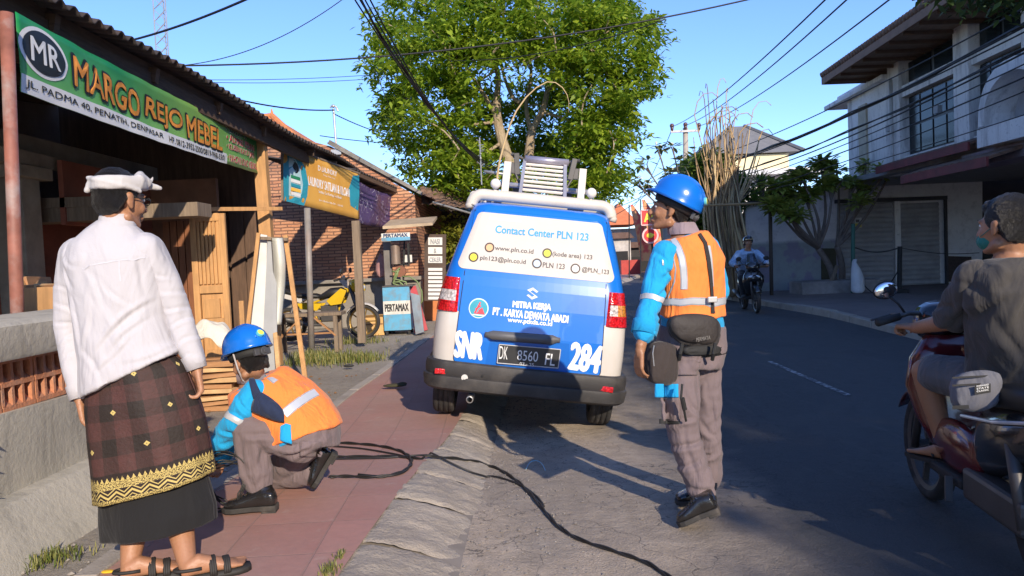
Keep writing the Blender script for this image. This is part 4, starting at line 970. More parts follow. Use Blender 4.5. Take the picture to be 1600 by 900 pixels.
def shoe(par,ank,heel,toe,m,msole,k=1.0,name='boot',high=.09,side=None,upv=(0,0,1)):
    """boot from heel and toe points on its sole plane"""
    ank,heel,toe=V(ank),V(heel),V(toe); f=(toe-heel).normalized(); u=V(upv); u=(u-f*u.dot(f)).normalized(); r=f.cross(u); L=(toe-heel).length
    mb=MB(); W=.046*k
    def rg(t,w,z0,z1): 
        c=heel+f*L*t; return ring(c+u*(z0+z1)/2,r,u,w,(z1-z0)/2,20,3)
    mb.loft([rg(.015,.028*k,.02,.06),rg(.06,.036*k,.012,.095),rg(.2,.038*k,.012,.10),rg(.36,.037*k,.012,.098),rg(.55,.042*k,.012,.080),rg(.75,.049*k,.012,.062),rg(.90,.044*k,.014,.052),rg(.97,.030*k,.018,.040)])
    top=ank+(ank-(heel+f*L*.22)).normalized()*high*.4
    mb.loft([ring(heel+f*L*.22+u*.05,f,r,.058*k,.038*k,20,2.2),ring((heel+f*L*.20+u*.08).lerp(top,.5),f,r,.05*k,.041*k,20,2.2),ring(top,f,r,.05*k,.043*k,20,2.2)])
    o=remesh(mb,name,m,par,.006,5)
    sm=MB(); out=[]
    pro=[(-.01,.015),(0,.03),(.04,.038),(.25,.037),(.45,.036),(.65,.046),(.8,.052),(.92,.045),(.99,.028),(1.01,.012)]
    poly=[(t,w) for t,w in pro]+[(t,-w) for t,w in reversed(pro)]
    lo=[heel+f*L*t+r*w*k-u*.004 for t,w in poly]; hi=[heel+f*L*t+r*w*k+u*.022 for t,w in poly]
    sm.loft([lo,hi]); sm.box(heel+f*L*.14-u*.008,(.066*k,L*.27,.022),Matrix((r,f,u)).transposed())
    sm.build('sole',msole,o,bevel=.004); 
    lm=MB()
    for i in range(4):
        c=heel+f*L*(.42+.07*i)+u*(.098-.009*i); lm.tube([c-r*.022,c+u*.006,c+r*.022],.0028,6)
    lm.build('laces',M_blk,o)
    return o
def sandal(par,heel,toe,m,k=1.0):
    heel,toe=V(heel),V(toe); f=(toe-heel).normalized(); u=V((0,0,1)); r=f.cross(u); L=(toe-heel).length
    pro=[(-.02,.02),(.03,.034),(.25,.035),(.45,.036),(.65,.046),(.82,.05),(.95,.040),(1.02,.02)]
    poly=[(t,w) for t,w in pro]+[(t,-w) for t,w in reversed(pro)]
    mb=MB(); mb.loft([[heel+f*L*t+r*w*k for t,w in poly],[heel+f*L*t+r*w*k+u*.022 for t,w in poly]])
    for t,h in ((.66,.062),(.46,.078)): 
        for dt in (-.03,0,.03): mb.tube([heel+f*L*(t+dt)+r*.046*math.cos(R(a))+u*(.018+h*.82*math.sin(R(a))) for a in range(0,181,20)],.007,6)
    mb.tube([heel+f*L*.3+r*.036*math.cos(R(a))*1.0-f*.10*math.sin(R(a))+u*.055 for a in range(0,181,20)],.007,6)
    return mb.build('sandal',m,par,smooth=True)
def foot(mb,ank,heel,toe,k=1.0):
    ank,heel,toe=V(ank),V(heel),V(toe); f=(toe-heel).normalized(); u=V((0,0,1)); r=f.cross(u); L=(toe-heel).length
    def rg(t,w,z0,z1): return ring(heel+f*L*t+u*(z0+z1)/2,r,u,w,(z1-z0)/2,16,2.3)
    mb.loft([rg(.02,.018,.005,.04),rg(.10,.029,.0,.065),rg(.28,.030,.0,.085),rg(.5,.036,.0,.062),rg(.72,.044,.0,.038),rg(.84,.042,.0,.028)])
    cone(mb,ank,heel+f*L*.22+u*.035,.036,.034)
    for i,(x,l) in enumerate(((-.033,.17),(-.014,.16),(.002,.145),(.016,.125),(.030,.10))): cone(mb,heel+f*L*.78+r*x+u*.016,heel+f*L*(.82+l)+r*x*1.05+u*.011,.0125 if i==0 else .010,.011 if i==0 else .0078,10)
def helmet(par,h,m,tilt=0,k=1.0,knob=True,emblem=True,strap=True):
    hh=Hd(h.c,h.f*math.cos(tilt)+h.u*math.sin(tilt),h.u,h.k*k)
    def rg(z,rx,ry,dy=0,n=40): return [hh.p(rx*math.cos(2*math.pi*i/n),dy+ry*math.sin(2*math.pi*i/n),z) for i in range(n)]
    b=.052
    mb=MB(); R0=[]
    # shell with brim
    n=40
    brim=[]
    for i in range(n):
        a=2*math.pi*i/n; fr=max(0,math.sin(a))**2.2; brim.append(hh.p(.123*math.cos(a),-.004+(.140+.038*fr)*math.sin(a),b-.008-.010*fr))
    inner=rg(b-.004,.108,.128,-.004)
    prof=[brim,rg(b+.006,.115,.135,-.004)]
    for t in (10,20,32,44,56,66,76,84): prof.append(rg(b+.008+.122*math.sin(R(t)),.114*math.cos(R(t*.99))**.9,.134*math.cos(R(t*.99))**.9,-.004))
    mb.loft([inner]+prof+[rg(b+.131,.006,.008,-.004)],cap=True); o=mb.build('helmet',m,par,smooth=True)
    rm=MB()
    for x,w in ((0,.012),(-.028,.007),(.028,.007)):
        pts=[]
        for t in range(14,167,8): 
            kx=math.sqrt(max(.01,1-(x/.114)**2)); pts.append(hh.p(x,-.004+.134*kx*math.cos(R(t)),b+.008+.1215*kx*math.sin(R(t))))
        rm.tube(pts,w*.55,8)
    rm.build('ridge',m,o,smooth=True)
    if emblem:
        e=hh.p(0,-.126,b+.055); er,ef,eu=hh.r,hh.f,hh.u
        nrm=(-ef*.85+eu*.5).normalized(); uu=(eu*.85+ef*.5).normalized()
        for rad,mm,o_ in ((.021,mat('emblem_cyan',(.12,.55,.60),.4),.013),(.0165,mat('emblem_yellow',(.75,.72,.10),.4),.015)):
            mb=MB(); mb.tube([e+nrm*(o_-.012),e+nrm*o_],rad,20); mb.build('emblem',mm,o)
    hb=MB(); hb.loft([rg(b-.045,.088,.108,-.006),rg(b-.01,.098,.118,-.006),rg(b-.01,.092,.110,-.006),rg(b-.045,.083,.102,-.006)]); hb.build('head_band',M_blk,o,smooth=True)
    if knob:
        mb=MB(); c=hh.p(0,-.118,b-.035); mb.tube([c+hh.f*.01,c-hh.f*.02],.024*h.k,16); mb.tube([c,c-hh.f*.026],.012,12); mb.box(c+hh.f*.006,(.10,.02,.035),hh.R); mb.build('ratchet',mat('ratchet_grey',(.06,.06,.065),.5),o,bevel=.003)
    for s in ((-1,1) if strap else ()):
        MB().tube([hh.p(s*.10,-.02,b-.01),hh.p(s*.086,-.01,-.04),h.p(s*.05,.03,-.10),h.p(0,.06,-.122)],.0045,6).build('chin_strap',mat('strap_pale',(.45,.42,.42),.8),o)
    return o
def hairshell(par,h,m,low=-.075,front=.05,vox=.006,th=1.0,amp=.004):
    mb=MB(); h.sph(mb,0,-.022,.036,.082*th,.094*th,.090*th); h.sph(mb,0,-.048,-.015,.070*th,.058*th,.066*th)
    for s in (-1,1): cone(mb,h.p(s*.070,-.03,.0),h.p(s*.058,-.055,low+.012),.018,.014)
    h.sph(mb,0,.045,.080,.060,.035,.030)
    def f(p,n): return amp*(noise.noise(p*45)+.7*noise.noise(p*110))
    return remesh(mb,'hair',m,par,vox,2,f)
# ------------------------------------------------------------ man in white shirt and sarong
L=Person(G(245,893,.15),'person in a white shirt, white headcloth and brown sarong, seen from behind on the pavement')
q=L.q; rt=L.root; D=3.05
z0=L.base
hL=Hd(q(187,311,D),(.45,.88,-.10),(.05,0,1),1.0)
sd=V((.985,.17,0))
sp=[(q(238,660,D),sd,.16,.12),(q(222,610,D),sd,.185,.135),(q(208,565,D),sd,.180,.135),(q(196,510,D),sd,.172,.128),(q(187,450,D),sd,.18,.128),(q(181,405,D),sd,.19,.122),(q(180,382,D),sd,.165,.10),(q(181,362,D),sd,.105,.075),(q(183,348,D),sd,.062,.062)]
shL,elL,wrL=q(112,400,D+.02),q(106,510,D+.04),q(126,622,D-.02)
shR,elR,wrR=q(240,392,D),q(274,482,D+.03),q(307,575,D+.02)
kL,aL=q(214,792,D+.04),q(203,884,D-.09); kR,aR=q(276,792,D+.05),q(293,882,D-.10)
mb=MB(); head(mb,hL); cone(mb,hL.p(0,-.02,-.05),q(183,350,D),.055,.058); mb.loft(spine_rings(sp,-.045))
limb(mb,[shL+sd*.03-V((0,0,.03)),elL,wrL],[.032,.036,.028]); limb(mb,[shR-sd*.04-V((0,0,.03)),elR,wrR],[.032,.036,.028])
hand(mb,wrL,q(133,650,D)-q(124,618,D),(1,.1,0),(.3,1,0),.55,1.05); hand(mb,wrR,q(312,612,D)-q(306,575,D),(-.8,-.5,0),(-.35,.9,0),.95,1.08)
limb(mb,[sp[1][0]+sd*-.08,kL,kL.lerp(aL,.35),aL],[.085,.056,.055,.036]); limb(mb,[sp[1][0]+sd*.08,kR,kR.lerp(aR,.35),aR],[.085,.056,.055,.036])
fl0=V((aL.x-.03,aL.y-.03,0.022)); fl1=fl0+V((.235,.10,0)); fr0=V((aR.x-.02,aR.y-.03,.022)); fr1=fr0+V((.225,.12,0))
foot(mb,aL,fl0,fl1); foot(mb,aR,fr0,fr1)
bodyL=remesh(mb,'body',SK1,rt,.0062,3)
face_bits(hL,rt)
M_ws=cloth('shirt_white',(.47,.455,.475),.03,wr=.6,wd=-32,wsc=7)
mb=MB(); 
sp2=[(q(209,575,D),V((.97,.2,.16)),.190,.140),(q(202,545,D),V((.98,.2,.10)),.180,.135),(q(192,500,D),sd,.172,.130)]+[(c,s_,w,d) for c,s_,w,d in sp[4:]]
r0=spine_rings(sp2,.007,0,8); 
# slanted hem: lower on the left
hem=[v+(v-sp2[0][0]).normalized()*.012+V((0,0,-.02+.12*((v-sp2[0][0]).dot(sd)/.42) )) for v in r0[0]]
mb.loft([hem]+r0[1:])
SLV=[([shL+V((.03,0,.0)),shL.lerp(elL,.5),elL,elL.lerp(wrL,.6),wrL+V((0,0,.03))],[.076,.057,.053,.049,.041]),([shR+V((-.035,0,.0)),shR.lerp(elR,.5),elR,elR.lerp(wrR,.6),wrR+V((0,0,.03))],[.076,.057,.053,.049,.041])]
cone(mb,q(182,362,D),q(184,350,D),.068,.060)
fA=folds(.010,4.6,(.6,0,-1),3.6,3); fB=folds(.004,9,(.2,0,1),3,8); 
def fL(p,n):
    low=min(1,max(0,(q(190,430,D).z-p.z)/.25)); w=noise.noise(V((p.x*14+p.z*9,0,p.z*2.0)))
    return fA(p,n)*(.35+.5*low)+fB(p,n)*.7+.004*low*w-.002
fL=creases(L,[(250,472,186,535,1.5),(244,495,205,548,.9),(163,420,196,474,.9),(112,415,145,446,.9),(188,434,224,474,.9),(106,455,126,526,1),(143,455,150,530,.9),(172,470,168,545,.8),(281,540,225,562,.7),(226,402,247,458,.8),(132,470,140,560,.8),(205,480,215,530,.8),(120,400,150,415,.6),(158,395,162,412,.5),(228,520,190,575,1),(160,540,190,585,.8)],D,.006,.008,fL)
fLs=creases(L,[(92,470,118,492,1),(90,500,116,512,1.2),(95,530,120,525,1),(100,565,124,550,.9),(262,450,285,462,1),(262,478,290,485,1.2),(268,505,298,500,1),(280,540,305,525,1),(85,440,110,455,.8),(250,420,272,436,.8),(286,560,310,552,.8)],D,.0042,.007,lambda p,n:fA(p,n)*.45+fB(p,n))
shirt=remesh(mb,'shirt',M_ws,rt,.0085,4,fL)
def sleeves(SLV,m,par,fold,vox=.0075):
    for pts,rs in SLV:
        mb=MB(); limb(mb,pts,rs); remesh(mb,'sleeve',m,par,vox,5,fold)
sleeves(SLV,M_ws,shirt,fLs)
bs_=bvh_of(shirt)
def bandpts(pts): return [V(p) for p in pts]
MB().loft([ring(q(183,356,D),sd,V((-.17,.985,0)),.074,.072,26),ring(q(184,336,D),sd,V((-.17,.985,0)),.066,.066,26),ring(q(184,336,D),sd,V((-.17,.985,0)),.061,.061,26),ring(q(183,356,D),sd,V((-.17,.985,0)),.066,.064,26)],cap=False).build('collar',M_ws,shirt,smooth=True)
for w_,e_ in ((wrL,elL),(wrR,elR)):
    d_=(w_-e_).normalized(); x_=d_.orthogonal().normalized(); y_=d_.cross(x_); 
    MB().loft([ring(w_-d_*.055,x_,y_,.047,.047,20),ring(w_+d_*.004,x_,y_,.041,.043,20),ring(w_+d_*.004,x_,y_,.036,.038,20)],cap=False).build('cuff',M_ws,shirt,smooth=True)
# yoke seam and pleat
wrap_strip('seam',[q(110+ (245-110)*i/20,418-22*i/20-3*math.sin(i/20*3.1),D-.2) for i in range(21)],.006,bs_,cloth('seam_grey',(.5,.49,.52)),shirt,.0015)
wrap_strip('seam',[q(178+i*.4,403+i*7,D-.2) for i in range(6)],.006,bs_,cloth('seam_grey'),shirt,.0012)
# sarong (outer plaid with gold border, inner black)
M_gold=(.52,.40,.13)
def g_sar(nt,tc):
    uv=tc.outputs['UV']; sx=N(nt,'ShaderNodeSeparateXYZ'); nt.links.new(uv,sx.inputs[0]); U,Vv=sx.outputs[0],sx.outputs[1]
    def per(x,p): return math_(nt,'FRACT',math_(nt,'DIVIDE',x,p))
    def stripe(x,p,d): return math_(nt,'LESS_THAN',per(x,p),d)
    o=tc.outputs['Object']; n1=noise_(nt,o,60,4,.6,.3,.7)
    a=noise_(nt,uv,1,1)
    wv=math_(nt,'ADD',stripe(U,.135,.5),stripe(math_(nt,'ADD',Vv,.02),.135,.5))
    pl_=mixc(nt,math_(nt,'MULTIPLY',wv,.5),(.018,.011,.008),(.078,.028,.024)); pl_=mixc(nt,math_(nt,'MULTIPLY',n1,.4),pl_,(.02,.014,.010))
    # sparse diamonds
    row=math_(nt,'FLOOR',math_(nt,'DIVIDE',Vv,.14)); sh_=math_(nt,'MULTIPLY',math_(nt,'MODULO',row,2.0),.12)
    du=math_(nt,'ABSOLUTE',math_(nt,'SUBTRACT',per(math_(nt,'ADD',U,sh_),.24),.5)); dv=math_(nt,'ABSOLUTE',math_(nt,'SUBTRACT',per(Vv,.14),.5))
    dm=math_(nt,'ADD',math_(nt,'MULTIPLY',du,.24/.013),math_(nt,'MULTIPLY',dv,.14/.011))
    dia=math_(nt,'LESS_THAN',dm,1.0); dot=math_(nt,'LESS_THAN',dm,.22); dia=math_(nt,'SUBTRACT',dia,dot); dia=math_(nt,'MULTIPLY',dia,math_(nt,'GREATER_THAN',Vv,.12))
    c=mixc(nt,dia,pl_,M_gold)
    # border
    zz=math_(nt,'ABSOLUTE',math_(nt,'SUBTRACT',per(U,.066),.5))
    line=math_(nt,'SUBTRACT',Vv,math_(nt,'MULTIPLY_ADD',zz,.044,.018)); l1=math_(nt,'LESS_THAN',math_(nt,'ABSOLUTE',math_(nt,'SUBTRACT',line,.004)),.0045); l2=math_(nt,'LESS_THAN',math_(nt,'ABSOLUTE',math_(nt,'ADD',line,.012)),.002); l3=math_(nt,'LESS_THAN',math_(nt,'ABSOLUTE',math_(nt,'SUBTRACT',line,.020)),.0025)
    zig=math_(nt,'ADD',math_(nt,'ADD',l1,l2),l3,clamp=True)
    inz=math_(nt,'MULTIPLY',math_(nt,'GREATER_THAN',Vv,.016),math_(nt,'LESS_THAN',Vv,.056))
    fine=math_(nt,'GREATER_THAN',noise_(nt,uv,230,2,.5,.35,.65),.42)
    gb=math_(nt,'MULTIPLY',fine,math_(nt,'LESS_THAN',Vv,.086))
    gb=mixc(nt,inz,gb,zig)
    tri=math_(nt,'ABSOLUTE',math_(nt,'SUBTRACT',per(U,.022),.5)); spk=math_(nt,'LESS_THAN',math_(nt,'ADD',math_(nt,'MULTIPLY',tri,.044),math_(nt,'SUBTRACT',Vv,.086)),.017); spk=math_(nt,'MULTIPLY',spk,math_(nt,'GREATER_THAN',Vv,.0855))
    allg=math_(nt,'ADD',gb,math_(nt,'MULTIPLY',spk,math_(nt,'GREATER_THAN',noise_(nt,uv,160,2,.5,.3,.7),.25)),clamp=True)
    inb=math_(nt,'LESS_THAN',Vv,.112); c=mixc(nt,inb,c,(.018,.010,.008)); return mixc(nt,math_(nt,'MULTIPLY',allg,inb),c,M_gold),n1,.002
M_sar=graph_mat('sarong_plaid',g_sar,.75)
def tube_cloth(name,rows,m,par,n=96,fold=None,vlen=.6):
    """rows bottom to top: (left pixel, right pixel, depth half)"""
    vs=[];uvs=[];fs=[]; nr=len(rows)
    dense=[]
    for i in range((nr-1)*8+1):
        t=i/8; a=int(min(t,nr-2)); f=t-a; f=min(f,1)
        A=rows[a];B=rows[a+1]; mixp=lambda k:(A[k][0]+(B[k][0]-A[k][0])*f,A[k][1]+(B[k][1]-A[k][1])*f)
        dense.append((mixp(0),mixp(1),A[2]+(B[2]-A[2])*f))
    H=0; prev=None
    for i,(l,r_,hd) in enumerate(dense):
        pl2,pr2=q(*l,D),q(*r_,D); c=(pl2+pr2)/2; x=(pr2-pl2)/2; y=V((0,1,0)); 
        if prev is not None: H+=(c-prev).length
        prev=c
        for k in range(n+1):
            a=2*math.pi*k/n; p=c+x*math.cos(a)+y*hd*math.sin(a); nr_=(x.normalized()*math.cos(a)+y*math.sin(a))
            if fold: p=p+nr_*fold(a,i/len(dense))
            vs.append(p); uvs.append((a*.235+.02,H))
    m1=n+1
    for j in range(len(dense)-1):
        for k in range(n): fs.append((j*m1+k,j*m1+k+1,(j+1)*m1+k+1,(j+1)*m1+k))
    me=new_mesh(name,vs,fs); ul=me.uv_layers.new(name='UVMap')
    for lp in me.loops: ul.data[lp.index].uv=uvs[lp.vertex_index]
    o=link(name,me,par,m,smooth=True); md=o.modifiers.new('s','SOLIDIFY'); md.thickness=.004; return o
tube_cloth('sarong',[((150,783),(332,738),.165),((146,738),(327,700),.165),((141,690),(318,655),.16),((138,640),(307,620),.155),((140,596),(286,568),.138),((150,572),(268,552),.12)],M_sar,rt,fold=lambda a,t:.006*math.sin(a*5+t*2)+.005*noise.noise(V((a*2,t*3,1)))+.004*math.sin(a*11+t*5)*(1-t))
tube_cloth('underskirt',[((162,840),(334,812),.145),((159,815),(334,790),.145),((158,775),(322,745),.135),((156,730),(308,700),.13)],cloth('cloth_black',(.006,.006,.007),wr=.4),rt,fold=lambda a,t:(.007*math.sin(a*4+1)+.004*math.sin(a*9))*(1-t))
# headcloth
M_ud=cloth('headcloth_white',(.48,.46,.45),.05,wr=.5)
mb=MB(); 
def hring(z,rx,ry,dy=-.01,tl=.0,n=36): return [hL.p(rx*math.cos(2*math.pi*i/n),dy+ry*math.sin(2*math.pi*i/n),z+tl*math.sin(2*math.pi*i/n)) for i in range(n)]
mb.loft([hring(.034,.080,.098,-.008,.012),hring(.038,.094,.112,-.008,.012),hring(.060,.098,.115,-.008,.010),hring(.078,.095,.112,-.008,.012),hring(.094,.086,.103,-.008,.016),hring(.090,.074,.092,-.008,.016)],cap=False)
mb.f.extend([(k,(k+1)%36,5*36+(k+1)%36,5*36+k) for k in range(36)]); mb.m.extend([0]*36)
pts=[hL.p(.097*math.cos(t),-.008+.115*math.sin(t),.05+.035*math.sin(t*.5+.4)) for t in np.linspace(2.6,6.6,24)]; mb.tube(pts,.007,8)
cone(mb,hL.p(.045,.080,.078),hL.p(.0,.085,.112),.024,.014); cone(mb,hL.p(.072,.03,.080),hL.p(.03,.065,.112),.022,.015); cone(mb,hL.p(.0,.108,.08),hL.p(-.01,.12,.10),.022,.016)
def flat(a,b,r1,r2): cone(mb,a,b,r1,r2,10)
flat(hL.p(.03,.112,.070),hL.p(.05,.148,.066),.015,.008); flat(hL.p(.015,.118,.08),hL.p(.02,.132,.112),.010,.006)
flat(hL.p(-.04,-.10,.045),hL.p(-.045,-.11,.02),.016,.012)
remesh(mb,'headcloth',M_ud,rt,.0065,3,folds(.004,22,(1,.5,0),3,2))
hairshell(rt,hL,HAIR,-.06)
mb=MB(); mb.tube([hL.p(.078,-.005,.005),hL.p(.075,.05,.008),hL.p(.062,.095,.006)],.0025,6); 
for s in (-1,1): mb.tube([hL.p(s*.031+.022*math.cos(R(a)),.103,.002+.016*math.sin(R(a))) for a in range(0,361,30)],.002,5)
mb.tube([hL.p(-.01,.105,.005),hL.p(.01,.105,.005)],.002,5); mb.build('glasses',M_blk,rt)
M_sand=mat('sandal_black',(.02,.018,.016),.7); sandal(rt,fl0+V((0,0,-.022)),fl1+V((.01,.005,-.022)),M_sand); sandal(rt,fr0+V((0,0,-.022)),fr1+V((.01,.005,-.022)),M_sand)
# ------------------------------------------------------------ workers
M_hat=mat('helmet_blue',(.006,.15,.62),.22,var=.04,coat=.8,spec=.6)
M_or=cloth('vest_orange',(.90,.23,.045),.06); M_cy=cloth('jacket_cyan',(.008,.33,.66),.08); M_tr=cloth('trouser_grey',(.165,.125,.130),.10); M_rf=mat('reflective_tape',(.55,.57,.60),.35,var=.08,metal=.25); M_rfe=cloth('tape_edge',(.30,.33,.36)); M_boot=mat('boot_leather',(.014,.013,.013),.22,var=.3,coat=.35,bump=.15,bscale=60); M_sole=mat('boot_sole',(.03,.028,.026),.8,dirt=(.12,.10,.085),dscale=8); M_nvy=cloth('bag_navy',(.012,.022,.06)); M_bag=cloth('bag_black',(.028,.023,.022),.2)
M_col=cloth('collar_grey',(.26,.20,.22))
# --- standing worker
W=Person(G(1083,795,0),'person standing on the road in blue helmet and orange vest, looking up')
q=W.q; rt=W.root; D=3.95
sd=V((.90,.43,0))
hW=Hd(q(1050,327,D),(-.93,.30,.17),(0,0,1),1.0)
sp=[(q(1078,572,D),sd,.15,.12),(q(1080,545,D),sd,.175,.125),(q(1082,510,D),sd,.160,.118),(q(1082,480,D),sd,.152,.112),(q(1080,445,D),sd,.160,.116),(q(1077,410,D),sd,.178,.118),(q(1074,385,D),sd,.165,.100),(q(1070,369,D),sd,.105,.075),(q(1067,356,D),sd,.062,.06)]
shl,ell_,wrl=q(1035,392,D-.10),q(1017,472,D-.14),q(1000,548,D-.22)
shr,elr,wrr=q(1108,384,D+.08),q(1122,452,D+.16),q(1104,520,D+.28)
hl,kl,al=q(1062,572,D-.06),q(1068,680,D-.10),q(1096,768,D-.14)
hr,kr,ar=q(1098,570,D+.06),q(1103,672,D+.08),q(1110,752,D+.14)
mb=MB(); head(mb,hW); cone(mb,hW.p(0,-.02,-.05),q(1067,358,D),.053,.056); mb.loft(spine_rings(sp,-.012))
limb(mb,[shl,ell_,wrl],[.040,.036,.026]); limb(mb,[shr,elr,wrr],[.040,.036,.026])
hand(mb,wrl,q(998,592,D-.22)-q(1001,552,D-.22),(.75,.3,0),(-.3,.9,.1),.55,.98); hand(mb,wrr,V((-.3,.4,-.7)),(-.5,-.5,0),(-.3,.9,0),.6,.98)
limb(mb,[hl,kl,al],[.08,.055,.036]); limb(mb,[hr,kr,ar],[.08,.055,.036])
remesh(mb,'body',SK2,rt,.0062,3); face_bits(hW,rt); hairshell(rt,hW,HAIR,-.062)
helmet(rt,hW,M_hat,R(20),1.03,strap=False)
mb=MB(); mb.loft(spine_rings(sp[1:],.010,0,7)); fW=creases(W,[(1014,458,1046,444,1.2),(1012,482,1042,492,1.2),(1026,420,1046,438,1),(1008,500,1036,516,1),(1020,395,1034,420,.8),(1022,440,1040,425,.8),(1006,520,1030,505,.8)],D,.009,.010,folds(.008,8,(0,0,1),.7,4))
jk=remesh(mb,'jacket',M_cy,rt,.008,4,fW); 
mb=MB(); limb(mb,[shl+V((.015,0,-.01)),shl.lerp(ell_,.5),ell_,ell_.lerp(wrl,.62)],[.064,.060,.057,.057]); slv=remesh(mb,'sleeve',M_cy,jk,.0075,4,fW); sleeves([([shr+V((-.015,0,-.01)),elr,elr.lerp(wrr,.8)],[.066,.060,.050])],M_cy,jk,fW); jb=bvh_of(slv)
mb=MB(); e=ell_.lerp(wrl,.62); d_=(wrl-ell_).normalized(); x_=d_.orthogonal().normalized(); y_=d_.cross(x_); mb.loft([ring(e-d_*.055,x_,y_,.068,.066,24),ring(e+d_*.012,x_,y_,.066,.064,24),ring(e+d_*.012,x_,y_,.060,.058,24)],cap=False); mb.build('rolled_cuff',M_cy,jk,smooth=True)
mb=MB(); rr_=[(q(1069,366,D),.078,.078),(q(1064,348,D),.066,.070)]; mb.loft([ring(rr_[0][0],sd,V((-.43,.9,0)),.085,.080,26),ring(rr_[1][0],sd,V((-.43,.9,0)),.068,.070,26),ring(rr_[1][0],sd,V((-.43,.9,0)),.062,.064,26)],cap=False); mb.build('collar',M_col,jk,smooth=True)
# sleeve tapes
def arm_tape(nm,a,b,r_,w,m,par,bv):
    a,b=V(a),V(b); d=(b-a).normalized(); x=d.orthogonal().normalized(); y=d.cross(x); c=a
    return wrap_strip(nm,[c+(x*math.cos(2*math.pi*k/28)+y*math.sin(2*math.pi*k/28))*r_ for k in range(29)],w,bv,m,par,.003,across=d)
arm_tape('tape',shl.lerp(ell_,.96),wrl,.07,.028,M_rf,jk,jb)
wrap_strip('tape',[q(1040+2*i,404-1.5*i,D-.3) for i in range(8)],.03,jb,M_rf,jk,.003,across=(0,0,1))
def vest(rt,sp,lo,hi,infl,m,seed,hem=None,vox=.008,amp=.005):
    mb=MB(); r_=spine_rings(sp,infl,lo,hi,2.3); mb.loft(r_)
    return remesh(mb,'vest',m,rt,vox,4,folds(amp*1.7,7,(0,0,1),1.2,seed))
spv=[(c,s_,w*.96 if i>4 else w,d) for i,(c,s_,w,d) in enumerate(sp)]
spv[5]=(sp[5][0],sd,.168,.128); spv[6]=(sp[6][0],sd,.142,.112); spv[7]=(sp[7][0],sd,.10,.082)
spv=[(q(1082,494,D),sd,.158,.125)]+spv[3:]
ve=vest(rt,spv,0,6,.022,M_or,6); vb=bvh_of(ve)
def onto(pr,bv,x,y,D_=3.3):
    o=V((0,0,CAMZ))-pr.base; p=P(x,y,D_)-pr.base; h=bv.ray_cast(o,(p-o).normalized()); return h[0] if h[0] else None
def ontos(pr,bv,pts):
    pts=[p for i in range(len(pts)-1) for p in [(pts[i][0]+(pts[i+1][0]-pts[i][0])*k/3,pts[i][1]+(pts[i+1][1]-pts[i][1])*k/3) for k in range(3)]]+[pts[-1]]
    return [p for p in (onto(pr,bv,x,y) for x,y in pts) if p is not None]
def round_tape(c,sd,t,rr,w,m,par,bv,n=60,nm='reflective_band'):
    c=V(c); t=V(t).normalized(); x=(V(sd)-t*V(sd).dot(t)).normalized(); y=x.cross(t)
    return wrap_strip(nm,[c+(x*math.cos(2*math.pi*k/n)+y*math.sin(2*math.pi*k/n))*rr for k in range(n+1)],w,bv,m,par,.003,across=t)
round_tape(q(1081,471,D),sd,(0.02,0,1),.22,.040,M_rfe,ve,vb); o=round_tape(q(1081,471,D),sd,(.02,0,1),.22,.028,M_rf,ve,vb); o.data.transform(Matrix.Translation((0,0,0))) 
for ob in (o,):
    for v in ob.data.vertices: v.co+= (v.co-q(1081,471,D)).normalized()*.002
def vtape(pts,w,par,bv,nm='reflective_band'): 
    wrap_strip(nm,pts,w+.010,bv,M_rfe,par,.003); wrap_strip(nm,pts,w,bv,M_rf,par,.005)
vtape([p for p in ontos(W,vb,((1044,364),(1052,374),(1060,388),(1065,402),(1068,420),(1069,438),(1069,452)))],.026,ve,vb)
vtape(ontos(W,vb,((1106,384),(1109,400),(1111,420),(1112,448))),.018,ve,vb)
mbp=[]
for pth in ([(1036,372),(1044,384),(1052,400),(1056,420),(1054,440),(1048,455),(1043,468)],): wrap_strip('piping',ontos(W,vb,pth),.007,vb,M_rfe,ve,.003)
# trousers
mb=MB(); mb.loft(spine_rings(sp,.020,0,3)); 
limb(mb,[hl,hl.lerp(kl,.5),kl,kl.lerp(al,.5),al+V((0,0,.02))],[.098,.090,.078,.074,.066]); limb(mb,[hr,hr.lerp(kr,.5),kr,kr.lerp(ar,.5),ar+V((0,0,.02))],[.098,.090,.078,.074,.066])
def fT(p,n,f=folds(.007,7,(0,0,1),.7,11),g=folds(.005,9,(.3,0,1),.5,2)):
    zl=p.z; k=1+.8*max(0,1-abs(zl-.18)/.16)+.6*max(0,1-abs(zl-.48)/.12); return f(p,n)*k*.8+g(p,n)*.5
fT=creases(W,[(1036,655,1068,640,1.2),(1042,692,1086,674,1.2),(1066,742,1104,752,1.2),(1056,600,1080,640,1),(1098,590,1086,642,1),(1048,722,1080,700,1),(1066,766,1104,776,1.1),(1095,660,1118,680,1),(1092,720,1118,708,1),(1060,660,1072,730,.8),(1108,600,1112,660,.7)],D,.011,.012,fT)
trs=remesh(mb,'trousers',M_tr,rt,.008,4,fT); tb=bvh_of(trs)
def pocket(x0,x1,y0,y1,m,par,bv,off=.006,th=.012,D_=3.4,nm='pocket',fx=None):
    fx=fx or q
    def f(u,v):
        p=fx(x0+(x1-x0)*u,y1+(y0-y1)*v,D_); o=V((0,0,CAMZ))-W.base if fx==W.q else V((0,0,CAMZ))-CB; d=(p-o).normalized(); h=bv.ray_cast(o,d); l=h[0] if h[0] else p
        e=min(1,6*min(u,1-u,v+.2)); return l-d*(off+th*e)
    mb=MB(); mb.grid(f,10,10); o=mb.build(nm,m,par,smooth=True,fix=False); md=o.modifiers.new('s','SOLIDIFY'); md.thickness=.006; return o
CB=V((0,0,0))
pocket(1053,1094,560,586,M_tr,trs,tb); pocket(1051,1096,556,566,M_tr,trs,tb,.012,.004,nm='pocket_flap')
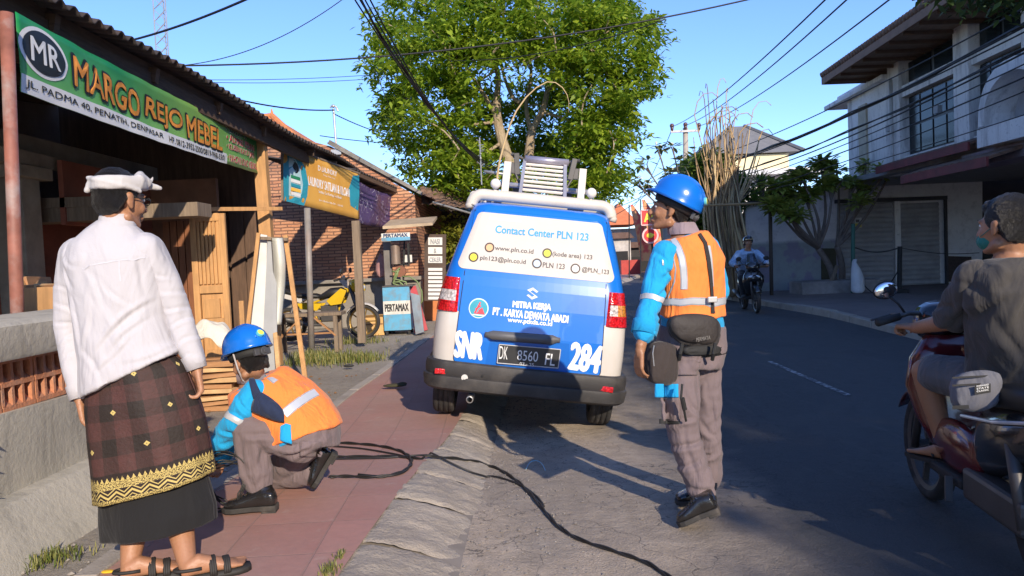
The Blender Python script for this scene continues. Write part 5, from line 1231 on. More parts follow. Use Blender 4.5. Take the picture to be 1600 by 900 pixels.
pocket(1034,1062,622,658,M_tr,trs,tb); pocket(1023,1060,600,621,M_cy,trs,tb,.008,.006,nm='knee_patch'); 
pocket(1030,1062,655,662,M_blk,trs,tb,.010,.003,nm='pocket_trim')
# boots: left one pushing off on its toe, right flat behind
sl_h,sl_t=V((q(1127,796,D-.1).x,q(1127,796,D-.1).y,.075)),None
t_=G(1060,824,0)-W.base; h_=q(1124,796,t_.y+W.base.y-.05); 
shoe(rt,al,h_,t_+V((0,0,.012)),M_boot,M_sole,1.05)
t2=G(1056,790,0)-W.base; h2=q(1118,776,t2.y+W.base.y+.0)
shoe(rt,ar,V((h2.x,h2.y,.03)),t2+V((0,0,.012)),M_boot,M_sole,1.05)
# messenger bag, strap, hip bag, belt
def bagmesh(quad,th,m,par,nm,bulge=.03,bev=.012):
    a,b,c,d=[V(v) for v in quad]; nrm=(b-a).cross(d-a).normalized(); mb=MB()
    def sq(u,v,c=.82):
        x,y=2*u-1,2*v-1; return (x*math.sqrt(1-c*y*y/2)+1)/2,(y*math.sqrt(1-c*x*x/2)+1)/2
    def f(sgn):
        return lambda U_,V_:(lambda u,v:(a*(1-u)*(1-v)+b*u*(1-v)+c*u*v+d*(1-u)*v)+nrm*sgn*(th/2+bulge*max(0,math.sin(math.pi*u))**.5*max(0,math.sin(math.pi*v))**.5+.004*noise.noise(V((u*5,v*5,th*50)))))(*sq(U_,V_))
    mb.grid(f(1),14,12); k=len(mb.v); mb.grid(f(-1),14,12)
    m1=15; bd=[i for i in range(15)]+[15*j+14 for j in range(1,13)]+[12*15+i for i in range(13,-1,-1)]+[15*j for j in range(11,0,-1)]
    for i in range(len(bd)): j=(i+1)%len(bd); mb.f.append((bd[i],bd[j],bd[j]+k,bd[i]+k)); mb.m.append(0)
    return mb.build(nm,m,par,smooth=True)
bd_=D-.16
bg1=bagmesh([q(1052,538,bd_-.0),q(1120,548,bd_+.06),q(1124,490,bd_+.06),q(1040,492,bd_-.02)],.05,M_bag,None,'messenger_bag',.03); bg1.location=W.base; tag(bg1,'black messenger bag hanging on the lower back of the standing worker','bag')
o=bagmesh([q(1056,534,bd_-.04),q(1121,541,bd_+.02),q(1122,489,bd_+.03),q(1040,491,bd_-.05)],.012,mat('bag_flap',(.034,.028,.026),.7,var=.2,bump=.2,bscale=50),bg1,'flap',.035)
bgb=bvh_of(bg1)
text_on('lettering','PERMATA',0,0,1,1,lambda u,v:q(1088+22*u,534-4*u-6*v,bd_-.075+.02*u),mat('stitch_grey',(.16,.15,.14),.7),bg1,.01)
vj=bvh_of(ve)
wrap_strip('strap',ontos(W,vj,((1092,366),(1101,380),(1106,405),(1109,430),(1111,455),(1112,475),(1113,490))),.022,vj,M_bag,bg1,.008)
MB().box(q(1113,468,bd_+.0),(.05,.02,.03)).build('buckle',mat('galvanised'),bg1,bevel=.004)
hb=bagmesh([q(1009,601,D-.20),q(1054,601,D-.14),q(1055,534,D-.14),q(1012,533,D-.2)],.06,cloth('bag_brownblack',(.04,.030,.027),.2),None,'hip_bag',.035); hb.location=W.base; tag(hb,'small dark hip bag hanging at the left thigh of the standing worker','bag')
MB().tube([q(1022,540,D-.235),q(1020,552,D-.265),q(1022,572,D-.27)],.003,6).build('zip',mat('galvanised'),hb)
mb=MB(); mb.loft([ring(q(1080,553,D),sd,V((-.43,.9,0)),.200,.150,30),ring(q(1080,541,D),sd,V((-.43,.9,0)),.198,.148,30)],cap=False); o=mb.build('belt',M_blk,rt,smooth=True); o.modifiers.new('s','SOLIDIFY').thickness=.008
bagmesh([q(1066,556,bd_-.03),q(1122,554,bd_+.06),q(1122,538,bd_+.06),q(1064,540,bd_-.03)],.05,M_blk,rt,'belt_pouch',.012)
for x in (1066,1118): MB().tube([q(x,536,bd_-.06),q(x-3,552,bd_-.06),q(x-5,562,bd_-.03)],.010,8).build('belt_strap',M_blk,rt)
MB().tube([q(1066,600,D-.25),q(1064,622,D-.26),q(1068,636,D-.25),q(1072,658,D-.22)],.006,8).tube([q(1066,622,D-.26),q(1070,640,D-.25)],.012,8).build('hanging_cord',M_blk,rt)
# --- crouching worker
C=Person(G(420,790,.15),'person crouching on the pavement in a blue helmet and orange vest, working on cables')
q=C.q; rt=C.root
sd=V((.52,.85,0))
hC=Hd(q(389,562,3.92),(-.80,.50,-.36),(0,0,1),1.0)
sp=[(q(478,700,3.92),sd,.16,.13),(q(477,680,3.93),sd,.18,.135),(q(466,658,3.94),sd,.170,.13),(q(450,641,3.95),sd,.162,.128),(q(432,628,3.96),sd,.168,.128),(q(413,616,3.97),sd,.175,.122),(q(402,606,3.97),sd,.160,.10),(q(395,597,3.97),sd,.10,.078),(q(391,586,3.96),sd,.062,.06)]
shl,ell_,wrl=q(398,615,3.82),q(368,660,3.78),q(334,704,3.88)
shr,elr,wrr=q(398,606,4.13),q(368,664,4.20),q(348,712,4.15)
hl,kl,al=q(468,690,3.86),q(388,668,3.80),q(404,758,3.80)
hr,kr,ar=q(474,695,4.05),q(432,742,4.22),q(493,738,4.10)
mb=MB(); head(mb,hC); cone(mb,hC.p(0,-.02,-.05),q(392,588,3.96),.053,.056); mb.loft(spine_rings(sp,-.012))
limb(mb,[shl,ell_,wrl],[.040,.036,.026]); limb(mb,[shr,elr,wrr],[.040,.036,.026])
hand(mb,wrl,V((-.6,.35,-.6)),(.2,.6,-.4),(.3,.9,.2),.9); hand(mb,wrr,V((-.4,-.1,-.8)),(-.2,-.9,-.2),(-.6,.2,.2),.9)
limb(mb,[hl,kl,al],[.08,.055,.036]); limb(mb,[hr,kr,ar],[.08,.055,.036])
remesh(mb,'body',SK1,rt,.0065,3); face_bits(hC,rt); hairshell(rt,hC,HAIR,-.075,th=1.03)
helmet(rt,hC,M_hat,R(6),1.03)
mb=MB(); mb.loft(spine_rings(sp[1:],.02,0,7)); fC=creases(C,[(360,640,392,652,1.1),(350,665,375,680,1),(372,620,400,640,1),(345,690,368,690,.8)],3.8,.009,.010,folds(.008,8,(0,0,1),.7,14))
jk=remesh(mb,'jacket',M_cy,rt,.008,4,fC); jb=bvh_of(jk)
mb=MB(); limb(mb,[shl,shl.lerp(ell_,.5),ell_,ell_.lerp(wrl,.55),wrl+V((.02,0,.02))],[.072,.068,.064,.060,.052]); slv=remesh(mb,'sleeve',M_cy,jk,.0075,4,fC); sbv=bvh_of(slv); sleeves([([shr,elr,wrr],[.070,.062,.050])],M_cy,jk,fC)
arm_tape('tape',ell_.lerp(shl,.12),shl,.08,.034,M_rf,jk,sbv)
mb=MB(); mb.loft([ring(q(396,596,3.97),sd,V((-.85,.5,.0)),.085,.075,26),ring(q(390,582,3.95),sd,V((-.85,.5,0)),.068,.066,26)],cap=False); o=mb.build('collar',M_col,jk,smooth=True); o.modifiers.new('s','SOLIDIFY').thickness=.006
spv=[(c,s_,w,d) for c,s_,w,d in sp]; spv[5]=(sp[5][0],sd,.165,.130); spv[6]=(sp[6][0],sd,.140,.112); spv[7]=(sp[7][0],sd,.098,.085)
ve=vest(rt,spv,1,8,.042,M_or,9,amp=.005); vb=bvh_of(ve)
oc=V((0,0,CAMZ))-C.base
def ontoC(bv,x,y,D_=3.8):
    p=q(x,y,D_); d=(p-oc).normalized(); h=bv.ray_cast(oc,d); return h[0] if h[0] else p
vtape([ontoC(vb,x,y) for x,y in ((444,647),(455,638),(468,628),(482,619),(494,613))],.040,ve,vb)
vtape([ontoC(vb,x,y) for x,y in ((404,582),(412,586),(422,591),(431,597))],.026,ve,vb)
mb=MB(); mb.loft(spine_rings(sp,.020,0,3)); limb(mb,[hl,hl.lerp(kl,.5),kl,kl.lerp(al,.5),al+V((0,0,.035))],[.105,.098,.086,.080,.078]); limb(mb,[hr,kr,kr.lerp(ar,.5),ar+V((-.02,0,0))],[.10,.082,.074,.066])
trs=remesh(mb,'trousers',M_tr,rt,.008,4,creases(C,[(384,680,396,745,1),(410,685,414,748,1),(432,690,486,688,1.1),(450,706,504,702,1.1),(374,700,380,742,.9),(468,722,504,700,1),(400,740,420,700,.9),(396,668,430,680,1)],3.8,.011,.012,folds(.010,8,(.2,0,1),.8,21))); tb=bvh_of(trs)
CB=C.base
pocket(468,502,690,714,M_tr,trs,tb,.004,.010,3.6,'pocket')
shoe(rt,al,G(434,797,.15)-C.base+V((0,0,.012)),G(350,802,.15)-C.base+V((0,0,.012)),M_boot,M_sole,1.08)
tt=G(484,768,.15)-C.base; hh_=q(524,706,4.08); shoe(rt,ar,hh_,tt+V((0.02,0,.02)),M_boot,M_sole,1.15,upv=(-.75,-.25,.5))
_bvs=[jb,vb,sbv,tb]
def near_hit(px,py,o_,bvs):
    d=(P(px,py,3.8)-C.base-o_).normalized(); hs=[h[0] for h in (b.ray_cast(o_,d) for b in bvs) if h[0] is not None]
    return (min(hs,key=lambda h:(h-o_).length),d) if hs else (P(px,py,3.9)-C.base,d)
def drape(quad,off,name,m,par,bvs,nu=14,nv=14,puff=.0):
    a,b,c,d4=[V((*p,0)) for p in quad]
    def f(u,v):
        p=(a*(1-u)*(1-v)+b*u*(1-v)+c*u*v+d4*(1-u)*v); h,d=near_hit(p.x,p.y,oc,bvs); return h-d*(off+puff*max(0,math.sin(math.pi*u)*math.sin(math.pi*v)))
    mb=MB(); mb.grid(f,nu,nv); o=mb.build(name,m,par,smooth=True,fix=False); md=o.modifiers.new('s','SOLIDIFY'); md.thickness=.02; md.offset=-1 if False else 1; sm_=o.modifiers.new('q','SMOOTH'); sm_.iterations=3; return o
cb=drape([(393,640),(446,660),(438,638),(404,612)],.012,'sling_bag',M_nvy,None,[jb,vb,sbv],puff=.03); cb.location=C.base; tag(cb,'navy sling bag under the left arm of the crouching worker','bag')
kp=drape([(440,688),(457,692),(455,664),(441,660)],.006,'knee_patch',M_cy,trs,[tb]); drape([(396,622),(410,622),(396,590),(389,592)],.010,'strap',M_nvy,cb,[jb,vb,sbv],6,16)
# --- man riding on the right
Rr=Person(G(1560,800,0)+V((-.0,.25,0)),'person in a charcoal t-shirt and green mask riding the motorbike at the right edge')
Rr.root.location=V((2.2,3.3,0)); Rr.base=V((2.2,3.3,0)); q=Rr.q; rt=Rr.root
sd=V((.95,.30,0)); D=3.12
hR=Hd(q(1572,352,D),(-.36,.93,-.02),(0,0,1),1.04)
sp=[(q(1592,622,D+.12),sd,.17,.13),(q(1592,596,D+.10),sd,.19,.135),(q(1592,560,D+.07),sd,.182,.135),(q(1591,520,D+.04),sd,.182,.132),(q(1590,478,D+.02),sd,.190,.132),(q(1587,438,D),sd,.20,.125),(q(1585,418,D),sd,.175,.10),(q(1584,402,D),sd,.105,.078),(q(1582,388,D),sd,.062,.062)]
shl,ell_,wrl=q(1515,432,D+.02),q(1484,502,D+.20),q(1432,512,D+.46)
shr,elr,wrr=q(1658,424,D+.04),q(1672,500,D+.22),V((.36,.40,.98))
hl,kl,al=q(1555,600,D+.13),q(1445,580,D+.45),q(1476,694,D+.42)
hr,kr,ar=q(1630,600,D+.16),q(1600,590,D+.62),q(1590,690,D+.55)
mb=MB(); head(mb,hR); cone(mb,hR.p(0,-.02,-.05),q(1583,395,D),.057,.060); mb.loft(spine_rings(sp,-.012))
limb(mb,[shl,ell_,wrl],[.052,.044,.030]); limb(mb,[shr,elr,wrr],[.052,.044,.030])
hand(mb,wrl,V((-.25,.75,.05)),(0,.25,-1),(.9,.1,0),1.35); hand(mb,wrr,V((-.2,.75,.05)),(0,.25,-1),(-.9,.1,0),1.35)
limb(mb,[hl,kl,kl.lerp(al,.3),al],[.085,.060,.058,.038]); limb(mb,[hr,kr,kr.lerp(ar,.3),ar],[.085,.060,.058,.038])
fh=V((al.x+.03,al.y-.06,al.z-.075)); ft=fh+V((-.10,.22,0)); foot(mb,al,fh,ft); fh2=V((ar.x+.03,ar.y-.06,ar.z-.075)); foot(mb,ar,fh2,fh2+V((-.02,.24,0)))
remesh(mb,'body',SK2,rt,.0068,3); face_bits(hR,rt)
hairshell(rt,hR,HAIRG,-.07,th=1.04,amp=.004)
mb=MB(); hR.sph(mb,0,.060,-.060,.058,.058,.045); remesh(mb,'mask',cloth('mask_green',(.02,.16,.13)),rt,.006,3)
MB().tube([hR.p(-.055,.07,-.04),hR.p(-.078,.01,-.01),hR.p(-.082,-.01,.0)],.002,5).build('mask_loop',cloth('mask_green'),rt)
M_gs=cloth('tshirt_charcoal',(.05,.045,.041),.12,wr=.6)
mb=MB(); mb.loft(spine_rings(sp[1:],.026,0,7)); fG=creases(Rr,[(1532,470,1512,526,1.2),(1500,440,1524,484,1),(1540,500,1572,566,1),(1484,470,1508,492,1),(1520,540,1560,590,1),(1570,430,1560,500,.8),(1550,420,1530,450,.8),(1590,540,1560,600,1)],D,.012,.014,folds(.010,6,(.3,0,1),1.8,31))
ts=remesh(mb,'tshirt',M_gs,rt,.0085,4,fG); sleeves([([shl+V((.02,0,-.01)),shl.lerp(ell_,.85)],[.080,.072]),([shr+V((-.02,0,-.01)),shr.lerp(elr,.85)],[.080,.072])],M_gs,ts,fG)
mb=MB(); mb.loft(spine_rings(sp,.022,0,2)); limb(mb,[hl,hl.lerp(kl,.80)],[.108,.090]); limb(mb,[hr,hr.lerp(kr,.80)],[.108,.090]); remesh(mb,'shorts',cloth('shorts_grey',(.10,.10,.105),.2),rt,.009,4,folds(.007,8,(1,0,0),1.2,41))
for h__,t__ in ((fh,ft),(fh2,fh2+V((-.02,.24,0)))):
    f=(t__-h__).normalized(); r_=f.cross(V((0,0,1))); mb=MB(); mb.loft([[h__+f*.26*t+r_*w+V((0,0,z)) for t,w in ((-.05,.02),(0,.035),(.3,.036),(.6,.045),(.85,.046),(1.03,.025),(1.03,-.025),(.85,-.046),(.6,-.045),(.3,-.036),(0,-.035),(-.05,-.02))] for z in (-.022,-.002)]); mb.tube([h__+f*.10+r_*.04+V((0,0,.01)),h__+f*.15+V((0,0,.055)),h__+f*.20+V((0,0,.03))],.006,6); mb.tube([h__+f*.10-r_*.04+V((0,0,.01)),h__+f*.15+V((0,0,.055))],.006,6); mb.build('flip_flop',M_sand,rt)
wb=bagmesh([q(1490,646,D-.16),q(1556,640,D-.18),q(1564,576,D-.17),q(1486,582,D-.13)],.05,cloth('bag_grey',(.12,.12,.135),.15),None,'waist_bag',.03); wb.location=Rr.base; tag(wb,'grey and black waist bag worn by the rider at the right edge','bag')
for y0,y1,dd in ((590,587,0),(602,599,.004),(638,632,.0)):
    mb=MB(); mb.grid(lambda u,v:q(1488+76*u-(2 if y0>620 else 0)*u,y0+(y1-y0)*v+ (2-4*u),D-.205+.0*u-dd+.02*abs(u-.5)*1.0),8,1); mb.build('zip_band',M_blk,wb,fix=False)
mb=MB(); mb.grid(lambda u,v:q(1523+25*u,617-4*u-14*v+ (0),D-.222),4,2); mb.build('badge',M_blk,wb,fix=False)
for i,s_ in enumerate(('FORWARD','STATE','CLASSIC')): text_on('lettering',s_,0,0,1,1,lambda u,v,i=i:q(1526+19*u,605+4*i-3*u-2.6*v,D-.226),Wt,wb,.01)
# ============================================================ motorbikes
def bike(base,yaw,label,pal,style='matic',rear=True,grp=None):
    """local +y is forward"""
    b=empty('motorbike',base,yaw,label,'motorbike',grp); A,B,S=pal   # main, second, seat
    M_t=mat('tyre'); M_en=mat('engine_metal',(.09,.085,.082),.5,metal=.5,var=.3); 
    for y,r_,w in ((.62,.285,.085),(-.62,.285,.11)):
        o=MB().wheel((0,y,r_),(1,0,0),r_,w,36,[(r_-.055,-w*.32),(r_-.03,-w*.5),(r_-.008,-w*.38),(r_,-w*.1),(r_,w*.1),(r_-.008,w*.38),(r_-.03,w*.5),(r_-.055,w*.32)]).build('wheel',M_t,b,smooth=True)
        mb=MB(); mb.wheel((0,y,r_),(1,0,0),r_-.05,.05,30,[(r_-.075,-.02),(r_-.052,-.03),(r_-.052,.03),(r_-.075,.02),(r_-.075,-.02)]); mb.tube([(-.06,y,r_),(.06,y,r_)],.035,12)
        for k in range(5): a=2*math.pi*k/5; mb.beam((0,y,r_),(0,y+(r_-.06)*math.cos(a),r_+(r_-.06)*math.sin(a)),.018,.028,(1,0,0))
        mb.build('rim',mat('rim_gold',(.35,.22,.06),.35,metal=.7) if style=='sport' else M_en,o)
    for s in (-1,1):
        MB().tube([(s*.075,.62,.285),(s*.07,.50,.62),(s*.05,.42,.90)],[.020,.022,.022],10).build('fork_leg',M_en,b,smooth=True)
    mb=MB(); 
    mb.grid(lambda u,v:(( u-.5)*.13,.62+(.325)*math.cos(R(35+115*v)),.285+(.325)*math.sin(R(35+115*v))-abs(u-.5)*.05),6,12); o=mb.build('front_fender',B,b,smooth=True); o.modifiers.new('s','SOLIDIFY').thickness=.008
    # handlebar, grips, mirrors
    mb=MB(); mb.tube([(-.33,.28,1.00),(-.18,.36,1.03),(0,.40,1.02),(.18,.36,1.03),(.33,.28,1.00)],.012,8); o=mb.build('handlebar',M_en,b,smooth=True)
    for s in (-1,1):
        MB().tube([(s*.24,.325,1.018),(s*.36,.265,.995)],.019,10).build('grip',M_blk,o,smooth=True)
        MB().tube([(s*.23,.345,1.03),(s*.25,.42,1.02),(s*.36,.36,1.0)],.006,6).build('lever',M_en,o)
        m_=MB().tube([(s*.20,.35,1.03),(s*.235,.34,1.08),(s*.27,.37,1.12)],.006,6).sphere((s*.285,.375,1.15),(.062,.018,.046),16,10,Matrix.Rotation(R(s*15),3,'Y')).build('mirror',M_blk,b,smooth=True)
        MB().sphere((s*.285,.362,1.15),(.056,.010,.040),16,10,Matrix.Rotation(R(s*15),3,'Y')).build('mirror_glass',mat('mirror_glass',(.75,.75,.75),.05,metal=1,var=0),m_,smooth=True)
    def sec(y,z0,z1,w,p=2.6,n=18): return ring((0,y,(z0+z1)/2),(1,0,0),(0,0,1),w,(z1-z0)/2,n,p)
    if style!='sport':
        # cowl + headlight, leg shield, floor, tail
        MB().loft([sec(.28,.96,1.02,.05),sec(.32,.93,1.07,.12),sec(.40,.88,1.09,.15),sec(.47,.88,1.05,.12),sec(.50,.92,1.0,.05)]).build('headlight_cowl',A,b,smooth=True)
        wd=.20 if style=='maxi' else .17
        mb=MB(); mb.loft([ring((0,.30,.36),(1,0,0),(0,1,.1),wd*.55,.05,20,2.8),ring((0,.36,.50),(1,0,0),(0,1,.1),wd*.9,.07,20,2.8),ring((0,.40,.66),(1,0,0),(0,1,0),wd*1.12,.075,20,2.6),ring((0,.39,.80),(1,0,0),(0,1,0),wd,.08,20,2.6),ring((0,.37,.92),(1,0,0),(0,1,0),wd*.6,.06,20,2.4)]); mb.build('leg_shield',A,b,smooth=True)
        MB().loft([sec(.44,.60,.74,.05),sec(.50,.64,.80,.14 if style=='maxi' else .08),sec(.53,.70,.78,.06)]).build('front_fairing',B,b,smooth=True)
        for s in (-1,1): MB().sphere((s*.075,.50,.77),(.055,.03,.024),14,8,Matrix.Rotation(R(s*18),3,'Y')).build('headlight',mat('lamp_glass',(.6,.65,.7),.08,coat=.8),b,smooth=True)
        MB().box((0,.08,.30),(.30,.40,.05)).build('footboard',M_blk,b,bevel=.015)
        MB().loft([sec(-.10,.34,.62,.10),sec(-.25,.36,.70,.14),sec(-.5,.46,.74,.15),sec(-.75,.58,.76,.10),sec(-.90,.66,.76,.04)]).build('side_body',A,b,smooth=True)
        MB().loft([sec(.02,.68,.72,.07),sec(-.05,.67,.775,.11),sec(-.30,.68,.785,.14),sec(-.45,.70,.82,.14),sec(-.72,.72,.83,.11),sec(-.80,.75,.81,.05)]).build('seat',S,b,smooth=True)
        MB().tube([(-.09,-.62,.80),(-.11,-.85,.84),(0,-.93,.85),(.11,-.85,.84),(.09,-.62,.80)],.013,8).build('grab_rail',M_en,b,smooth=True)
        MB().sphere((0,-.90,.72),(.07,.03,.035),14,8).build('tail_lamp',M_lr,b,smooth=True)
        mb=MB(); mb.box((0,-.95,.52),(.13,.02,.22),Matrix.Rotation(R(18),3,'X')); mb.build('rear_fender',M_blk,b)
        if style=='maxi':
            mb=MB(); mb.grid(lambda u,v:((u-.5)*(.30-.12*v),.47-.16*v-.25*(u-.5)**2*2,1.00+.26*v),10,8); o=mb.build('windshield',mat('shield_smoke',(.06,.09,.14),.08,coat=.5,trans=.5),b,smooth=True,fix=False); o.modifiers.new('s','SOLIDIFY').thickness=.004
    else:
        MB().loft([sec(.42,.86,.98,.05),sec(.50,.78,1.0,.11),sec(.60,.76,.96,.10),sec(.68,.80,.90,.04)]).build('headlight_cowl',A,b,smooth=True)
        MB().sphere((0,.655,.86),(.075,.03,.05),14,8).build('headlight',mat('lamp_glass'),b,smooth=True)
        MB().loft([sec(.38,.72,.82,.05),sec(.28,.70,.88,.11),sec(.10,.70,.87,.12),sec(-.05,.68,.78,.10),sec(-.12,.70,.74,.06)]).build('tank',S,b,smooth=True)
        for s in (-1,1):
            MB().prism([(.40,.82),(.30,.60),(.12,.58),(.05,.66),(.30,.86)],s*.12,s*.15,axis=0).build('shroud',A,b,bevel=.01)
            MB().prism([(-.02,.62),(-.12,.50),(-.40,.54),(-.46,.64)],s*.09,s*.12,axis=0).build('side_panel',A,b,bevel=.01)
            MB().prism([(-.30,.70),(-.86,.86),(-.90,.80),(-.40,.64)],s*.06,s*.09,axis=0).build('tail_panel',B,b,bevel=.01)
        MB().loft([sec(-.05,.70,.76,.06),sec(-.15,.70,.79,.11),sec(-.42,.71,.80,.12),sec(-.62,.78,.88,.09),sec(-.84,.84,.90,.05)]).build('seat',S,b,smooth=True)
        mb=MB(); mb.box((0,.08,.45),(.22,.28,.26)); mb.tube([(0,.05,.5),(0,.22,.64)],.075,12); 
        for k in range(5): mb.box((0,.10+k*.03,.54+k*.022),(.2,.018,.12),Matrix.Rotation(R(-40),3,'X'))
        mb.build('engine',M_en,b,bevel=.01)
        mb=MB(); mb.tube([(0,.42,.88),(0,.25,.60),(0,.15,.32),(0,-.15,.32),(0,-.25,.62),(0,.3,.8)],.02,8); mb.build('frame',A,b)
        MB().sphere((0,-.88,.83),(.06,.03,.03),12,8).build('tail_lamp',M_lr,b,smooth=True)
    MB().tube([(.12,-.05,.26),(.14,-.30,.28),(.16,-.45,.34)],[.02,.03,.045],12).tube([(.16,-.45,.34),(.17,-.80,.42)],[.05,.045],14).build('exhaust',M_en,b,smooth=True)
    mb=MB(); mb.box((-.10,-.38,.32),(.10,.50,.14)); mb.box((.08,-.4,.30),(.05,.45,.06)); mb.build('drive_case',M_en,b,bevel=.02)
    for s in (-1,1): MB().tube([(s*.13,-.62,.285),(s*.12,-.50,.62)],.026,10).build('shock_absorber',M_en,b,smooth=True)
    return b
gl=lambda n,c:mat(n,c,.2,var=.08,coat=.7)
red=gl('bike_red',(.09,.007,.009)); bk=gl('bike_black',(.014,.014,.015)); seatm=mat('seat_vinyl',(.012,.012,.012),.5)
b1=bike((2.12,3.34,0),R(-9),'dark red and black motorbike ridden along the road at the right edge',(bk,red,seatm),'under')
for ch in b1.children:
    if ch.name.startswith('leg_shield'): ch.data.materials[0]=red
rsh=MB(); rsh.sphere((-.10,.02,.44),(.05,.28,.12),16,10); o=rsh.build('side_cover',red,b1,smooth=True)
MB().tube([(-.15,-.15,.62),(-.16,-.45,.66),(-.10,-.85,.74)],.008,8).build('trim_stripe',mat('chrome'),b1)
MB().beam((-.17,-.05,.32),(-.19,-.10,.22),.015,.03,(1,0,0)).build('stand',mat('engine_metal'),b1)
b2=bike(G(1172,486,0),math.atan2(.10,-1),'black scooter coming down the road towards the camera',(bk,bk,seatm),'maxi')
# ---- far rider, built in scooter space
RM=Matrix.Translation(b2.location)@Matrix.Rotation(b2.rotation_euler.z,4,'Z')
FR=empty('person',b2.location,b2.rotation_euler.z,'person in a pale blue shirt and dark helmet riding the black scooter','person')
sdx=V((1,0,0)); hF=Hd((0,.02,1.50),(0,1,-.02),(0,0,1),1.0)
sp=[(V((0,-.30,.82)),sdx,.17,.13),(V((0,-.27,.90)),sdx,.175,.13),(V((0,-.22,1.0)),sdx,.16,.12),(V((0,-.16,1.10)),sdx,.165,.12),(V((0,-.10,1.20)),sdx,.185,.12),(V((0,-.06,1.28)),sdx,.175,.10),(V((0,-.04,1.33)),sdx,.10,.075),(V((0,-.02,1.37)),sdx,.06,.06)]
mb=MB(); head(mb,hF); cone(mb,hF.p(0,-.02,-.05),V((0,-.02,1.36)),.053,.056); mb.loft(spine_rings(sp,-.012)); J={}
for s in (-1,1):
    J[s]=(V((s*.19,-.06,1.26)),V((s*.36,.02,1.06)),V((s*.32,.22,1.01)),V((s*.09,-.24,.84)),V((s*.20,.18,.74)),V((s*.15,.08,.38)))
    a,b_,c,d,e,f=J[s]; limb(mb,[a,b_,c],[.048,.038,.027]); hand(mb,c,(0,1,0),(0,.2,-1),(-s,0,0),1.3); limb(mb,[d,e,f],[.085,.058,.038])
remesh(mb,'body',SK2,FR,.009,3); face_bits(hF,FR)
mb=MB(); mb.loft(spine_rings(sp[1:],.03,0,6)); 
for s in (-1,1): limb(mb,[J[s][0],J[s][1],J[s][1].lerp(J[s][2],.75)],[.075,.065,.05])
remesh(mb,'shirt',mat('shirt_pale_blue',(.30,.42,.58),.9,var=.35,scale=14,bump=.2),FR,.010,4,folds(.009,9,(0,0,1),1,3))
mb=MB(); mb.loft(spine_rings(sp,.02,0,2))
for s in (-1,1): limb(mb,[J[s][3],J[s][4],J[s][5]],[.10,.08,.06]); mb.sphere(J[s][5]+V((0,.06,-.05)),(.05,.13,.045))
remesh(mb,'trousers',cloth('trouser_dark',(.02,.02,.022)),FR,.011,3)
mb=MB(); hF.sph(mb,0,-.02,.045,.108,.128,.105); hF.sph(mb,0,-.05,-.02,.10,.10,.085); fm=remesh(mb,'helmet',mat('helmet_dark',(.018,.018,.02),.15,coat=.8),FR,.012,3)
for v in fm.data.vertices:
    l=v.co-hF.c
    if l.z<.035 and l.y>.02: v.co.y-= (l.y-.02)*.98
MB().box((0,.14,1.565),(.15,.06,.012)).build('peak',bk,fm)
b3=bike(G(512,531,.15)+V((0,0,-.15+.15)),R(-92),'yellow and black motorbike parked behind the rough bench in front of the brick house',(gl('bike_yellow',(.62,.40,.02)),gl('bike_white',(.55,.53,.50)),seatm),'sport')
# ============================================================ things in front of the workshop
def gnd(x,y): return gz(y)+.15
def put(mb,name,m,label,cat,group=None,**k): return tag(mb.build(name,m,**k),label,cat,group)
M_pine2=mat('raw_timber_dark',(.36,.18,.075),.7,var=.35,scale=4,stretch=(1,1,6))
# door leaf with slats
dD=8.5
dl=empty('door_leaf',P(330,600,dD),0,'pale new wooden door leaf with vertical slats standing in the workshop','door'); dl.location.z=gnd(0,dD)
TD=Matrix.Translation(-dl.location)
xa,xb=P(303,450,dD).x,P(358,450,dD).x; zt=P(330,334,dD).z; zb=gnd(0,dD)
mb=MB(); mb.M=TD; w=xb-xa
for x in (xa+.035,xb-.035): mb.box((x,dD,(zt+zb)/2),(.07,.045,zt-zb))
for z in (zt-.04,P(330,452,dD).z,P(330,460,dD).z-.32,zb+.06): mb.box(((xa+xb)/2,dD,z),(w-.142,.043,.09))
mb.build('door_frame',M_pine,dl,bevel=.004)
mb=MB(); mb.M=TD
for i in range(6): 
    x=xa+.09+i*(w-.18)/5; mb.box((x,dD+.004,(zt+P(330,452,dD).z)/2),(.030,.03,zt-P(330,452,dD).z-.12))
mb.box(((xa+xb)/2,dD+.018,(zt+zb)/2),(w-.15,.008,zt-zb-.1)); 
for z in (P(330,452,dD).z-.22,zb+.35): mb.box(((xa+xb)/2,dD-.006,z),(w-.22,.03,.22))
mb.build('slat_panel',M_pine,dl,bevel=.003)
mb=MB(); x0=P(258,450,8.7).x
for i in range(4): mb.box((x0+.04+i*.085,8.75,(zb+2.0)/2),(.075,.05,2.0-zb))
put(mb,'dark_door_leaf',mat('mahogany',(.20,.075,.03),.6,var=.25,scale=4,stretch=(9,9,1)),'reddish brown wooden door leaf standing left of the pale slatted door','door',bevel=.004)
